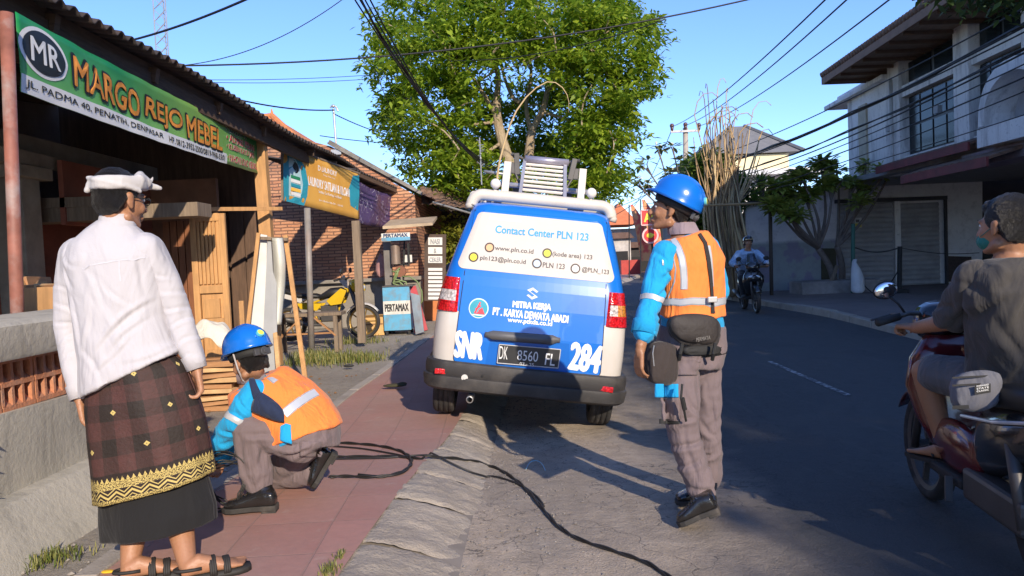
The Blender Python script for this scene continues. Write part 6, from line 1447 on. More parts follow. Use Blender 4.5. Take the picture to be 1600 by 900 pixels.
# heap of short boards
rr=random.Random(12)
MP=[M_pine,M_pine2,mat('raw_timber_pale',(.58,.36,.17),.75,var=.25,scale=4,stretch=(1,7,1))]
hx,hy=P(345,615,7.35).x,7.35; z=gnd(0,hy)+.0
kk=0
for lay in range(9):
    nb=2 if lay else 3
    for j in range(nb):
        L=rr.uniform(.38,.62); t=rr.uniform(.035,.055)
        a=rr.uniform(-.28,.28); c=V((hx+rr.uniform(-.09,.09)+(0 if lay<7 else -.05),hy+(-.14+.28*j/(nb-1) if nb>1 else 0),z+t/2))
        if lay==0: L=.85; a=.03*j
        o=MB().box((0,0,0),(L,rr.uniform(.09,.16),t)).build('board',MP[rr.randrange(3)],bevel=.004); o.location=c; o.rotation_euler=(rr.uniform(-.03,.03),rr.uniform(-.05,.05),a)
        tag(o,'rough offcut board in the heap right of the man in the sarong','board','offcut boards in the heap'); kk+=1
    z+=t+.012
# cloth thrown over the heap
mb=MB(); cp=P(330,515,7.5)
def fcl(u,v):
    x=cp.x-.26+.52*u; y=cp.y-.18+.36*v; r_=math.hypot(u-.45,v-.5); 
    return V((x,y,cp.z+.10-.42*r_*r_*1.6+.035*noise.noise(V((u*5,v*5,1)))+.02*math.sin(u*14+v*6)))
mb.grid(fcl,26,18); o=put(mb,'cloth_cover',cloth('cloth_cream',(.62,.58,.50)),'crumpled cream cloth thrown over the board heap','cloth',smooth=True,fix=False); o.modifiers.new('s','SOLIDIFY').thickness=.006
def stick(a,b,w,h,m,label,cat='board',group=None,name='board'): return put(MB().beam(a,b,w,h,(0,1,0)),name,m,label,cat,group,bevel=.003)
stick(P(381,545,7.9),P(377,470,7.9),.05,.03,M_pine,'short upright board end standing behind the board heap')
for i in range(5):
    stick(P(34+3*i,487-5*i,4.35+.05*i),P(84,484-4.6*i,4.5+.1*i),.28,.022,MP[i%3],'freshly sawn board lying behind the low wall beside the steel post','board','sawn boards behind the low wall')
# leaning panels and timbers right of the heap
def panel(px,D,th,name,m,label,cat,extra=None):
    pts=[P(*p,d) for p,d in zip(px,D)]; n=(pts[1]-pts[0]).cross(pts[3]-pts[0]).normalized()*th
    mb=MB(); mb.add(pts+[p+n for p in pts],[(0,1,2,3),(7,6,5,4),(0,4,5,1),(1,5,6,2),(2,6,7,3),(3,7,4,0)]); return put(mb,name,m,label,cat)
pw=mat('panel_white',(.60,.60,.58),.5,var=.08,dirt=(.4,.36,.3)); 
panel([(385,600),(414,600),(418,368),(405,366)],[8.9,8.9,9.3,9.3],.02,'leaning_board',pw,'tall white board leaning behind the raw timber post','board')
panel([(408,600),(434,600),(432,372),(419,370)],[8.8,8.8,9.25,9.25],.015,'leaning_board',mat('panel_grey',(.33,.34,.35),.4,var=.1),'narrow grey board leaning beside the tall white one','board')
stick(P(379,585,8.75),P(404,364,9.1),.045,.03,M_pine,'thin timber leaning to the right on the left edge of the white panel','timber',name='timber')
stick(P(477,592,8.6),P(446,368,9.3),.055,.03,M_pine,'thin timber leaning left in front of the bench','timber',name='timber')
stick(P(440,640,8.3),P(430,520,8.9),.05,.02,MP[2],'pale timber leaning at the foot of the raw timber post','timber',name='timber')
stick(P(404,372,9.2),P(450,374,9.2),.04,.03,M_greyw,'short crosspiece joining the tops of the leaning timbers','timber',name='timber')
mb=MB(); 
def fcurl(u,v):
    px=424+(18+2*math.sin(v*5))*u+ (3*math.sin(v*3.1)); py=372+v*135; return P(px,py,9.15-.10*math.sin(u*3.1)-.05*math.sin(v*7))
mb.grid(fcurl,10,24); put(mb,'plastic_sheet',mat('sheet_cream',(.62,.62,.55),.4,var=.08),'curling cream plastic sheet hanging beside the timber post','sheet',smooth=True,fix=False).modifiers.new('s','SOLIDIFY').thickness=.003
# rough bench
bn=empty('bench',P(485,535,11.4),0,'rough wooden bench with crossed braces between the posts','bench'); bn.location.z=gnd(0,11.4)
TN=Matrix.Translation(-bn.location); mb=MB(); mb.M=TN; zt=P(485,491,11.4).z; zg=gnd(0,11.4)
xl,xr=P(432,490,11.4).x,P(537,493,11.4).x
mb.box(((xl+xr)/2,11.4,zt),(xr-xl,.34,.05)); mb.build('seat',M_greyw,bn,bevel=.005)
for x in (xl+.06,xr-.10):
    for y in (11.27,11.53): m2=MB(); m2.M=TN; m2.box((x,y,(zt+zg)/2-.012),(.06,.06,zt-zg-.03)); m2.build('leg',M_greyw,bn)
for a,b in (((xl+.1,11.26,zg+.3),(xr-.15,11.26,zg+.3)),((xr-.10,11.25,zt-.33),(xr-.42,11.25,zt-.04)),((xl+.10,11.25,zt-.33),(xl+.42,11.25,zt-.04))): m2=MB(); m2.M=TN; m2.beam(a,b,.025,.045,(0,1,0)); m2.build('brace',M_pine2,bn)
# cardboard box
bxp=P(586,521,13.2); c=V((bxp.x,13.2,gnd(0,13.2))); cbx=empty('cardboard_box',c,R(8),'open cardboard box standing left of the blue fuel cabinet','box'); M_cb=mat('cardboard',(.56,.34,.13),.8,var=.1)
MB().box((0,0,.16),(.34,.30,.32)).build('carton',M_cb,cbx,bevel=.004)
MB().box((0,-.152,.20),(.30,.004,.025)).build('tape',mat('tape_dark',(.2,.1,.04),.5),cbx)
m2=MB(); m2.add([(-.17,-.15,.325),(.17,-.15,.325),(.17,-.22,.37),(-.17,-.22,.37)],[(0,1,2,3)]); m2.build('flap',M_cb,cbx,fix=False).modifiers.new('s','SOLIDIFY').thickness=.005
# fuel cabinet and stand
fD=13.0
fc=empty('fuel_cabinet',P(621,520,fD),0,'blue and white painted metal fuel cabinet reading PERTAMAX','cabinet'); fc.location.z=gnd(0,fD); TF=Matrix.Translation(-fc.location)
M_fb=mat('paint_blue_old',(.10,.34,.52),.55,var=.15,dirt=(.20,.17,.13),dscale=5,damt=.8); M_fw=mat('paint_white_old',(.62,.60,.54),.6,var=.1,dirt=(.35,.3,.24),dscale=6)
xa,xb=P(599,480,fD).x,P(641,480,fD).x; zt=P(620,448,fD).z; zb=P(620,516,fD).z
def fz(py): return P(620,py,fD).z
for nm,z0,z1,m_ in (('lower_panel',zb,fz(491),M_fb),('label_panel',fz(491),fz(470),M_fw),('upper_panel',fz(470),zt,M_fb)): m2=MB(); m2.M=TF; m2.box(((xa+xb)/2,fD+.2,(z0+z1)/2),(xb-xa,.42,z1-z0)); m2.build(nm,m_,fc)
for x in (xa+.04,xb-.04):
    for y in (fD+.04,fD+.36): m2=MB(); m2.M=TF; m2.box((x,y,(zb+gnd(0,fD))/2-.01),(.04,.04,zb-gnd(0,fD)+.02)); m2.build('leg',M_blk,fc)
text_on('lettering','PERTAMAX',0,0,1,1,lambda u,v:V((xa+.03+(xb-xa-.06)*u,fD-.014,fz(486)+(fz(475)-fz(486))*v))-fc.location,K_,fc,.04)
m2=MB(); m2.M=TF; m2.box(((xa+xb)/2+.03,fD+.2,zt+.012),(xb-xa+.06,.46,.02)); m2.build('lid',mat('lid_dark',(.08,.075,.07),.6),fc)
fs=empty('fuel_stand',P(640,520,13.5),0,'small roofed fuel stand with grey post, dispenser and hoses behind the blue cabinet','fuel stand'); fs.location.z=gnd(0,13.5); TS=Matrix.Translation(-fs.location)
def fsb(name,m,fn,**k): m2=MB(); m2.M=TS; fn(m2); return m2.build(name,m,fs,**k)
gp=P(607,447,13.35)
fsb('post',mat('post_grey',(.16,.145,.13),.8,var=.3),lambda b:b.box((gp.x,13.45,(P(607,375,13.4).z+gnd(0,13.4))/2),(.13,.12,P(607,375,13.4).z-gnd(0,13.4))))
ra,rb=P(598,358,13.1),P(676,352,13.3)
def rf_(b):
    b.add([ra,rb,rb+V((0,.9,.16)),ra+V((0,.9,.16)),ra+V((0,0,.05)),rb+V((0,0,.05)),rb+V((0,.9,.21)),ra+V((0,.9,.21))],[(0,1,2,3),(4,5,6,7),(0,1,5,4),(1,2,6,5),(2,3,7,6),(3,0,4,7)])
fsb('roof',mat('ply_weathered',(.42,.32,.21),.85,var=.25,dirt=(.2,.15,.1)),rf_)
fa,fb_=P(596,377,13.05),P(640,363,13.05)
fsb('fascia',M_fw,lambda b:b.box(((fa.x+fb_.x)/2,13.08,(fa.z+fb_.z)/2),(fb_.x-fa.x,.03,fb_.z-fa.z)))
fsb('fascia_stripe',M_fb,lambda b:b.box(((fa.x+fb_.x)/2,13.062,fa.z+.03),(fb_.x-fa.x,.006,.06)))
text_on('lettering','PERTAMAX',0,0,1,1,lambda u,v:V((fa.x+.04+(fb_.x-fa.x-.08)*u,13.055,fa.z+.065+(fb_.z-fa.z-.075)*v))-fs.location,mat('print_navy',(.01,.03,.10),.5),fs,.05)
cc=P(618,398,13.3); fsb('dispenser',mat('can_rust',(.24,.19,.15),.5,metal=.3,var=.3,dirt=(.2,.08,.04)),lambda b:b.tube([cc+V((0,0,-.17)),cc+V((0,0,.17))],.085,20),autos=True)
cc2=P(626,424,13.3); fsb('reel',mat('rust',(.22,.09,.05),.8,var=.4),lambda b:b.tube([cc2+V((0,-.05,0)),cc2+V((0,.05,0))],.10,18))
fsb('bracket',M_blk,lambda b:(b.beam(P(632,372,13.4),P(630,447,13.4),.03,.03),b.beam(P(614,412,13.4),P(640,414,13.4),.03,.03),b.beam(P(638,380,13.45),P(640,412,13.45),.14,.03)))
fsb('notice',mat('paper',(.62,.60,.55),.8,var=.1),lambda b:b.box(P(637,404,13.44),(.16,.01,.13)))
gh=mat('hose_green',(.16,.22,.08),.5,var=.2)
for i in range(3):
    pts=[P(612+i*3+8*math.sin(t*1.3+i)+t*2.5,420+t*6+4*math.cos(t*2+i),13.2) for t in range(7)]; fsb('hose',gh,lambda b:b.tube(pts,.014,8),smooth=True)
fsb('hose',gh,lambda b:b.tube([P(x,y,13.1) for x,y in ((628,432),(640,432),(652,440),(659,455),(660,470),(655,478))],.012,8),smooth=True)
panel([(648,521),(669,516),(650,447),(641,449)],[12.9,12.9,13.2,13.2],.03,'red_board',mat('board_red',(.42,.05,.06),.6,var=.2,dirt=(.2,.1,.08)),'worn red board leaning behind the grey blue board','board')
panel([(650,523),(663,519),(656,462),(642,458)],[12.8,12.8,13.0,13.0],.03,'grey_blue_board',mat('board_greyblue',(.17,.21,.24),.7,var=.3,dirt=(.18,.10,.07),dscale=5),'peeling grey blue board leaning on the fuel cabinet','board')
panel([(529,437),(543,452),(549,446),(538,430)],[13.6]*4,.06,'stone_slab',mat('slab_pale',(.48,.40,.33),.9,var=.2),'pale stone slab leaning on the plinth of the brick house','slab')
# pinkish sack
mb=MB(); mb.loft([ring(P(595,y,13.9),(1,0,0),(0,1,0),w,.06,14,2) for y,w in ((396,.01),(402,.05),(412,.09),(422,.10),(430,.07),(433,.02))]); put(mb,'hanging_sack',mat('sack_pink',(.42,.22,.20),.8,var=.3),'faded pink sack hanging on the brick wall left of the fuel stand','sack',smooth=True)
# menu board
mbd=empty('menu_board',P(680,470,14.3),0,'tall framed menu board reading NASI and CEKER against the shed','sign'); TMm=Matrix.Translation(-mbd.location)
def mbb(n_,m_,px,D,th,par=None):
    pts=[P(*p,D) for p in px]; m2=MB(); m2.M=TMm; m2.add(pts+[p+V((0,th,0)) for p in pts],[(0,1,2,3),(7,6,5,4),(0,4,5,1),(1,5,6,2),(2,6,7,3),(3,7,4,0)]); return m2.build(n_,m_,par or mbd)
mbb('frame',mat('frame_brown',(.09,.06,.045),.8,var=.3),[(663,470),(696,470),(697,366),(663,366)],14.32,.06)
for (y0,y1) in ((383,371),(397,386),(411,400)): mbb('sign_plate',mat('plate_white',(.66,.65,.62),.6,var=.05),[(669,y0),(691,y0),(691,y1),(669,y1)],14.30,.015)
for k in range(8): mbb('slat',mat('plate_white'),[(669,468-6.4*k),(691,468-6.4*k),(691,463.5-6.4*k),(669,463.5-6.4*k)],14.30,.015)
for s_,y0,y1,x0,x1 in (('NASI',381,373,673,687),('&',395,388,678,682),('CEKER',409,402,671,689)):
    text_on('lettering',s_,0,0,1,1,lambda u,v:P(x0+(x1-x0)*u,y0+(y1-y0)*v,14.285)-mbd.location,mat('print_faint',(.30,.30,.30),.6),mbd,.01)
# bush beside the menu board
bp_=P(708,390,17.0); pts=np.array(bp_)+np.random.default_rng(5).normal(0,1,(1500,3))*np.array([.24,.24,.38])
bsh=empty('shrub',(bp_.x,17,0),0,'yellow green shrub in front of the dark shed beside the van','shrub'); 
leaf_mesh('foliage',pts-np.array(bsh.location),None,.13,.5,leafmat('leaf_yellowgreen',(.16,.20,.02),(.30,.28,.04)),bsh,seed=6)
MB().tube([(0,0,0),(0.02,0,1.6)],.03,8).build('stem',M_dw,bsh)
# grass tufts
def grass(name,spots,label,n=260,h=.16,sc=1.0,seed=3):
    r=np.random.default_rng(seed); vs=[];fs=[]
    for (gx,gy,gzz,rx,ry,cnt) in spots:
        for _ in range(cnt):
            x=gx+r.normal(0,rx); y=gy+r.normal(0,ry); L=h*r.uniform(.4,1.2); a=r.uniform(0,6.28); l=r.uniform(.1,.7)*L; w=.006*sc
            dx,dy=math.cos(a),math.sin(a); b=len(vs)
            vs+= [(x-dy*w,y+dx*w,gzz),(x+dy*w,y-dx*w,gzz),(x+dx*l*.4+dy*w*.7,y+dy*l*.4-dx*w*.7,gzz+L*.6),(x+dx*l*.4-dy*w*.7,y+dy*l*.4+dx*w*.7,gzz+L*.6),(x+dx*l,y+dy*l,gzz+L*.85)]
            fs+= [(b,b+1,b+2,b+3),(b+3,b+2,b+4)]
    return tag(link(name,new_mesh(name,vs,fs),None,leafmat('grass_blade',(.09,.14,.02),(.34,.30,.10),.3)),label,'grass',kind='stuff')
def gsp(px,py,rx,ry,c):
    p=G(px,py,.15)
    for _ in range(5): p=G(px,py,.15+gz(p.y))
    return (p.x,p.y,.15+gz(p.y),rx,ry,c)
grass('grass',[gsp(470,568,.12,.2,160),gsp(490,560,.2,.25,380),gsp(520,566,.2,.2,300),gsp(555,563,.22,.15,260),gsp(575,565,.12,.1,90),gsp(562,536,.25,.1,150),gsp(420,565,.2,.1,70),gsp(545,537,.2,.1,60)],'ragged tuft of green and straw grass by the pipe post')
grass('grass',[gsp(45,882,.10,.05,120),gsp(85,872,.08,.05,120),gsp(70,878,.06,.04,60),gsp(200,745,.05,.05,30)],'thin weeds at the foot of the cement wall',h=.06,sc=.5,seed=9)
grass('grass',[gsp(520,888,.02,.02,60),gsp(512,897,.02,.02,60),gsp(533,868,.012,.03,40)],'small dry grass tuft in the joint beside the kerb',h=.035,sc=.35,seed=10)
# litter and pebbles
r=random.Random(4); M_lit=[mat('litter_pale',(.34,.30,.25),.9),mat('leaf_dead',(.25,.13,.05),.9),mat('pebble',(.20,.18,.16),.9),mat('leaf_yellow',(.75,.45,.02),.7)]
def bits(name,n,area,label,mi,sz):
    mb=MB()
    for _ in range(n):
        x,y=area(r); z=(.152 if x<lerp_tab(LE,y)-.3 else .002)+gz(y); s=sz*r.uniform(.4,1.4); a=r.uniform(0,3.1)
        vs=[V((x+s*math.cos(a+t)*(1 if k%2 else .6),y+s*math.sin(a+t),z)) for k,t in enumerate((0,1.3,2.6,3.9,5.2))]
        mb.add(vs+[V((x,y,z+s*.5))],[(0,1,5),(1,2,5),(2,3,5),(3,4,5),(4,0,5)])
    return tag(mb.build(name,M_lit[mi]),label,'litter',kind='stuff')
bits('gravel',900,lambda r:(lambda y:(lerp_tab(LE,y)+abs(r.gauss(0,.35)),y))(r.uniform(2.5,9)),'loose grit along the gutter',2,.010)
bits('gravel',350,lambda r:(lambda y:(lerp_tab(LE,y)+abs(r.gauss(0,.5)),y))(r.uniform(2.5,9)),'pale chips scattered on the road edge',0,.006)
bits('dead_leaves',170,lambda r:(r.uniform(-4.5,-1.9),r.uniform(4,10)),'dead leaves and chips on the yard',1,.022)
bits('dead_leaves',120,lambda r:(r.uniform(-2.3,-1.7),r.uniform(3,5)),'pale scraps along the wall foot',0,.014)
for px,py,m_,s,lb in ((168,893,3,.03,'yellow leaf lying beside the left sandal'),(150,813,3,.02,'small yellow leaf by the wall foot')):
    p=G(px,py,.156); put(MB().sphere(p,(s,s*.5,.006),12,6),'fallen_leaf',M_lit[3],lb,'leaf')
p=G(617,605,.05); put(MB().sphere(p+V((0,0,.02)),(.13,.05,.02),14,8).sphere(p+V((.08,.02,.03)),(.05,.03,.02)),'rag',mat('rag_dark',(.05,.045,.02),.9),'dark rag lying on the pavement in the van shadow','rag',smooth=True)
p=G(545,574,.06); put(MB().sphere(p+V((0,0,.02)),(.07,.03,.02),14,8),'dark_stone',M_blk,'small dark stone on the yard in front of the grass','stone',smooth=True)
# ============================================================ cables on the ground
M_cab=mat('cable_black',(.015,.014,.013),.5,var=.2)
def catmull(pts,n=8):
    out=[]; m=len(pts)
    for i in range(m-1):
        p0,p1,p2,p3=pts[max(i-1,0)],pts[i],pts[i+1],pts[min(i+2,m-1)]
        for k in range(n):
            t=k/n; out.append(.5*((2*p1)+(p2-p0)*t+(2*p0-5*p1+4*p2-p3)*t*t+(3*p1-p0-3*p2+p3)*t**3))
    return out+[pts[-1]]
def surf_z(x,y):
    k0,l0=kt(y),lerp_tab(LE,y)
    if x<=k0: return .15+gz(y)
    if x>=l0: return gz(y)
    u=(x-k0)/(l0-k0); return .172-.165*u**1.25+gz(y)
def gpt(px,py,r_):
    p=G(px,py,.1)
    for _ in range(6): p=G(px,py,surf_z(p.x,p.y)+r_)
    return p
def ground_cable(px,r_,label,twist=0):
    c=catmull([gpt(x,y,r_) for x,y in px],10)
    c=[V((p.x,p.y,surf_z(p.x,p.y)+r_+.004)) for p in c]
    mb=MB()
    if twist:
        for ph in (0,math.pi):
            mb.tube([p+V((math.cos(i*.45+ph)*r_*.7,0,math.sin(i*.45+ph)*r_*.7)) for i,p in enumerate(c)],r_*.75,6)
    else: mb.tube(c,r_,8)
    return tag(mb.build('ground_cable',M_cab,smooth=True),label,'cable','black cables lying across the pavement')
ground_cable([(505,692),(545,693),(590,697),(625,705),(642,717),(640,730),(620,741),(585,746),(540,745),(515,746)],.008,'looped black cable lying on the red pavement behind the crouching worker',1)
ground_cable([(505,697),(560,701),(605,708),(632,714),(643,722),(632,738),(600,745),(560,742)],.006,'thin black cable inside the pavement loop')
ground_cable([(500,714),(560,714),(620,714),(670,713),(720,718),(765,729),(800,746),(825,768),(848,795),(872,822),(905,843),(960,862),(1010,880),(1050,905)],.0075,'long twisted black cable running from the pavement across the road to the bottom edge',1)
ground_cable([(515,718),(600,716),(660,712),(700,722),(735,738),(770,745),(810,757),(838,776),(850,792)],.006,'thin black cable branching over the kerb beside the twisted one')
c0=V((P(350,715,3.75).x,3.78,.30)); 
for i in range(6):
    rr=random.Random(i+30); a0=rr.uniform(0,6); rx,rz=.09+.05*rr.random(),.10+.09*rr.random()
    pts=[c0+V((rx*math.cos(t+a0)+.03*math.sin(2*t),.05*math.sin(t*1.7+i),max(-.135,rz*math.sin(t+a0)*1.05+rr.uniform(-.012,.012)-.02))) for t in np.linspace(0,6.6,26)]
    tag(MB().tube(catmull(pts,2),.004,6).build('cable_coil',M_cab,smooth=True),'black cable coil at the hands of the crouching worker','cable','cable coils by the crouching worker')
pts=[gpt(x,y,.004)+V((0,0,z)) for x,y,z in ((822,733,0),(828,726,.015),(838,724,.02),(847,728,.015),(852,735,0))]
tag(MB().tube(catmull(pts,6),.003,6).build('wire_scrap',mat('wire_blue',(.25,.5,.6),.4),smooth=True),'thin pale blue wire scrap on the road','wire')

# ============================================================ right side
FN=V((1,-.07,0)).normalized()
def fac(px,py,k=8.08):
    """point of the upper facade plane X = k + .07 Y"""
    o=V((0,0,CAMZ)); d=P(px,py,10)-o; t=(k)/(d.x-.07*d.y); return o+d*t
rb=empty('two_storey_house',(11,16,0),0,'weathered white two storey house with wide eaves and big dark windows at the right','house'); TR=Matrix.Translation(-rb.location)
def g_stain(nt,tc):
    o=tc.outputs['Object']; a=noise_(nt,o,1.2,6,.6); mp=N(nt,'ShaderNodeMapping'); mp.inputs['Scale'].default_value=(2.5,2.5,.35); nt.links.new(o,mp.inputs[0]); s=noise_(nt,mp.outputs[0],1.5,7,.7,.5,.68); b=noise_(nt,o,14,6,.7,.55,.75)
    c=mixc(nt,a,(.70,.68,.66),(.82,.80,.77)); c=mixc(nt,math_(nt,'MULTIPLY',s,.7),c,(.24,.22,.21)); c=mixc(nt,math_(nt,'MULTIPLY',b,.5),c,(.34,.31,.29)); vv=noise_(nt,o,5,8,.8,.6,.66); c=mixc(nt,math_(nt,'MULTIPLY',vv,.6),c,(.16,.15,.14)); return c
M_sw=graph_mat('stained_white',g_stain,.9); M_win=mat('window_dark',(.012,.018,.02),.15,var=.6,scale=2,spec=.22); M_brn=mat('soffit_brown',(.30,.21,.15),.85,var=.2,scale=3,stretch=(6,1,1)); M_dr=mat('awning_red',(.17,.03,.03),.7,var=.3,dirt=(.05,.03,.03))
def fpoly(px,th,name,m,off=0,k=8.08,par=None):
    """facade polygon from pixel corners, thickness th inward, off outward"""
    pts=[fac(*p,k)-FN*off for p in px]; n=len(pts); mb=MB(); mb.M=TR
    mb.add(pts+[p+FN*th for p in pts],[tuple(range(n)),tuple(range(n,2*n))[::-1]]+[(i,i+n,(i+1)%n+n,(i+1)%n) for i in range(n)]); return mb.build(name,m,par or rb)
def Fz(D,z,off=0,k=8.08): return V((k+.07*D,D,z))-FN*off
def fbox(D0,D1,z0,z1,th,off,name,m,par=None,k=8.08,bev=0):
    pts=[Fz(D0,z0,off,k),Fz(D1,z0,off,k),Fz(D1,z1,off,k),Fz(D0,z1,off,k)]; mb=MB(); mb.M=TR
    mb.add(pts+[p+FN*th for p in pts],[(0,1,2,3),(7,6,5,4),(0,4,5,1),(1,5,6,2),(2,6,7,3),(3,7,4,0)]); return mb.build(name,m,par or rb,bevel=bev)
def fD_(px): return fac(px,200).y
zf=3.05
# solid upper storey
fbox(9,fD_(1325),zf+.25,5.25,7.0,-.35,'wall_core',mat('dark_room',(.05,.05,.05),.9))
fbox(fD_(1393),fD_(1325),zf,5.3,.34,0,'wall',M_sw)                      # far wing
fbox(fD_(1393),fD_(1300),5.3,5.42,.7,.22,'cornice',M_sw,bev=.02); fbox(fD_(1360),fD_(1312),5.42,5.56,.4,.05,'cornice',M_sw)
fbox(fD_(1356),fD_(1344),zf+.1,5.0,.10,.05,'window_frame',mat('frame_cream',(.45,.40,.30),.8),)
fbox(9,fD_(1393),4.72,4.98,.34,.03,'wall',M_sw)                    # band above windows
fbox(9,fD_(1393),zf,3.35,.34,.0,'wall',M_sw)
for a,b in ((1393,1411),(1497,1521)): fbox(fD_(b),fD_(a),zf-.1,5.6,.42,.08,'pillar',M_sw,bev=.01)
fbox(9,fD_(1603),zf,5.6,.42,.06,'pillar',M_sw)
def window(D0,D1,z0,z1,nv,nh):
    w=fbox(D0,D1,z0,z1,.05,-.12,'window',mat('frame_black',(.02,.02,.022),.5))
    for i in range(nv):
        for j in range(nh):
            a=D0+(D1-D0)*(i+.07)/nv; b=D0+(D1-D0)*(i+.93)/nv; c=z0+(z1-z0)*(j+.05)/nh; d=z0+(z1-z0)*(j+.95)/nh; fbox(a,b,c,d,.03,-.10,'pane',M_win,w)
window(fD_(1495),fD_(1413),3.38,4.70,4,2); window(fD_(1600),fD_(1523),3.38,4.70,4,2)
window(fD_(1495),fD_(1413),5.0,5.5,2,1); window(fD_(1600),fD_(1523),5.0,5.5,2,1)
# roof with wide eave
eav=lambda D,z,o=0:V((6.9+.07*D+o,D,z))
mb=MB(); mb.M=TR
ec=eav(19.3,5.62); en=eav(8.6,5.62); rr1=V((12.5,14.5,8.2)); rr2=V((12.5,8.6,8.2))
mb.add([en,ec,V((17,19.5,5.62)),rr1,rr2],[(0,1,3,4),(1,2,3)]); 
rfb=mb.build('roof',mat('roof_tiles_dark',(.17,.10,.08),.85,var=.35,scale=10,dirt=(.08,.06,.055)),rb,fix=False); md=rfb.modifiers.new('s','SOLIDIFY'); md.thickness=.10; md.offset=1
mb=MB(); mb.M=TR; mb.add([en+V((.05,0,-.05)),ec+V((.05,-.05,-.05)),V((17,19.4,5.57)),V((17,8.6,5.57))],[(0,1,2,3)]); mb.build('soffit',M_brn,rb,fix=False)
mb=MB(); mb.M=TR; mb.beam(en+V((0,0,-.03)),ec+V((0,0,-.03)),.05,.17); mb.beam(ec+V((0,0,-.03)),V((17,19.5,5.58)),.05,.17); mb.build('fascia_board',mat('fascia_brown',(.22,.13,.085),.8,var=.2),rb)
mb=MB(); mb.M=TR
for i in range(70):
    a=en.lerp(ec,(i+.5)/70); mb.tube([a+V((-.05,0,.10)),a+V((.25,0,.24))],.075,8)
mb.build('eave_tiles',M_tile,rb,smooth=True)
mb=MB(); mb.M=TR
for i in range(16):
    t=(i+.5)/16; a=en.lerp(ec,t)+V((.1,0,-.10)); mb.beam(a,a+V((1.25,.05,.0)),.05,.07)
mb.build('rafters',mat('rafter_brown',(.16,.10,.065),.85),rb)
mb=MB(); mb.M=TR; p0=Fz(fD_(1404),5.2,.16); mb.tube([p0,V((p0.x,p0.y,3.2)),V((p0.x-.1,p0.y,3.0))],.045,8); mb.build('drainpipe',mat('pipe_pale',(.50,.48,.45),.6,dirt=(.2,.18,.16)),rb,smooth=True)
for D0 in (13.2,15.6,17.9):
    mb=MB(); mb.M=TR; mb.box(Fz(D0,4.1,.10),(.10,.16,.16)); mb.build('junction_box',mat('box_grey',(.30,.30,.30),.6),rb)
# higher roof corner at the top edge
hr_=empty('upper_roof',(12,11,6),0,'small upper roof corner cut by the top right edge','roof'); a=P(1433,6,15.5); 
mb=MB(); mb.M=Matrix.Translation(-hr_.location); mb.add([a,a+V((3.5,-4,.0)),a+V((5,3,.2)),a+V((.6,.6,.05)),a+V((0,0,.12)),a+V((3.5,-4,.16)),a+V((5,3,.5)),a+V((.6,.6,.3))],[(0,1,2,3),(4,5,6,7),(0,1,5,4),(1,2,6,5),(2,3,7,6),(3,0,4,7)]); mb.tube([a+V((-.1,0,.15)),a+V((3.4,-4,.2))],.09,8); mb.build('tiles',M_tile,hr_)
mb=MB(); mb.M=Matrix.Translation(-hr_.location); mb.box((12.2,12.5,7.2),(3.0,3.0,2.2)); mb.build('attic_wall',M_brn,hr_)
# balcony with arch
bal=MB(); bal.M=TR; bD0,bD1=9.6,fD_(1533)+.3
def bz(py,px=1560): return fac(px,py,7.3).z
ac=fac(1566,150,7.4); 
arc=[]; 
def bl(D,z,o): return V((7.4+.07*D+o,D,z))
cD=(fac(1527,150,7.4).y+fac(1640,150,7.4).y)/2; hwD=abs(fac(1527,150,7.4).y-cD); z0=fac(1540,196,7.4).z; rt_=fac(1585,86,7.4).z-z0
outer=[(cD+hwD*math.cos(R(t)),z0+rt_*math.sin(R(t))**.8) for t in range(0,181,12)]; inner=[(cD+(hwD-.16)*math.cos(R(t)),z0+(rt_-.22)*math.sin(R(t))**.8) for t in range(0,181,12)]
for i in range(len(outer)-1):
    q4=[outer[i],outer[i+1],inner[i+1],inner[i]]; bal.add([bl(a,b,0) for a,b in q4]+[bl(a,b,.9) for a,b in q4],[(0,1,2,3),(7,6,5,4),(0,4,5,1),(1,5,6,2),(2,6,7,3),(3,7,4,0)])
bal.build('balcony_arch',M_sw,rb,fix=True)
m2=MB(); m2.M=TR; m2.add([bl(a,b,.55) for a,b in inner],[tuple(range(len(inner)))]); m2.build('arch_back',mat('arch_grey',(.42,.42,.43),.9,var=.15),rb)
def bbox(D0,D1,z0_,z1_,o,th,name,m):
    pts=[bl(D0,z0_,o),bl(D1,z0_,o),bl(D1,z1_,o),bl(D0,z1_,o)]; m3=MB(); m3.M=TR; m3.add(pts+[p+V((th,0,0)) for p in pts],[(0,1,2,3),(7,6,5,4),(0,4,5,1),(1,5,6,2),(2,6,7,3),(3,7,4,0)]); m3.build(name,m,rb)
bbox(9.2,cD+hwD,z0-.36,z0-.02,-.02,1.0,'balcony_slab',M_sw); bbox(9.2,cD+hwD+1.0,zf-.35,z0-.37,.25,.6,'balcony_beam',mat('mauve_stain',(.22,.17,.19),.9,var=.3,dirt=(.4,.38,.38)))
# dark red lean-to roofs
for (p0,p1,p2,p3) in (((1393,262),(1500,228),(1500,262),(1395,282)),((1428,262),(1515,240),(1512,268),(1424,287))):
    pass
def lean(D0,D1,z,dep,name='awning'):
    m3=MB(); m3.M=TR; a,b=Fz(D0,z),Fz(D1,z); m3.grid(lambda u,v:a.lerp(b,u)-FN*dep*v+V((0,0,-.28*dep*v+.02*abs(math.sin(u*40)))),80,2); o=m3.build(name,M_tile,rb,fix=False); o.modifiers.new('s','SOLIDIFY').thickness=.05
    m3=MB(); m3.M=TR; m3.beam(a-FN*dep+V((0,0,-.30*dep-.06)),b-FN*dep+V((0,0,-.30*dep-.06)),.04,.16); m3.build('awning_edge',M_dr,rb)
lean(13.6,17.6,3.30,.55); lean(12.2,15.3,3.0,1.0)
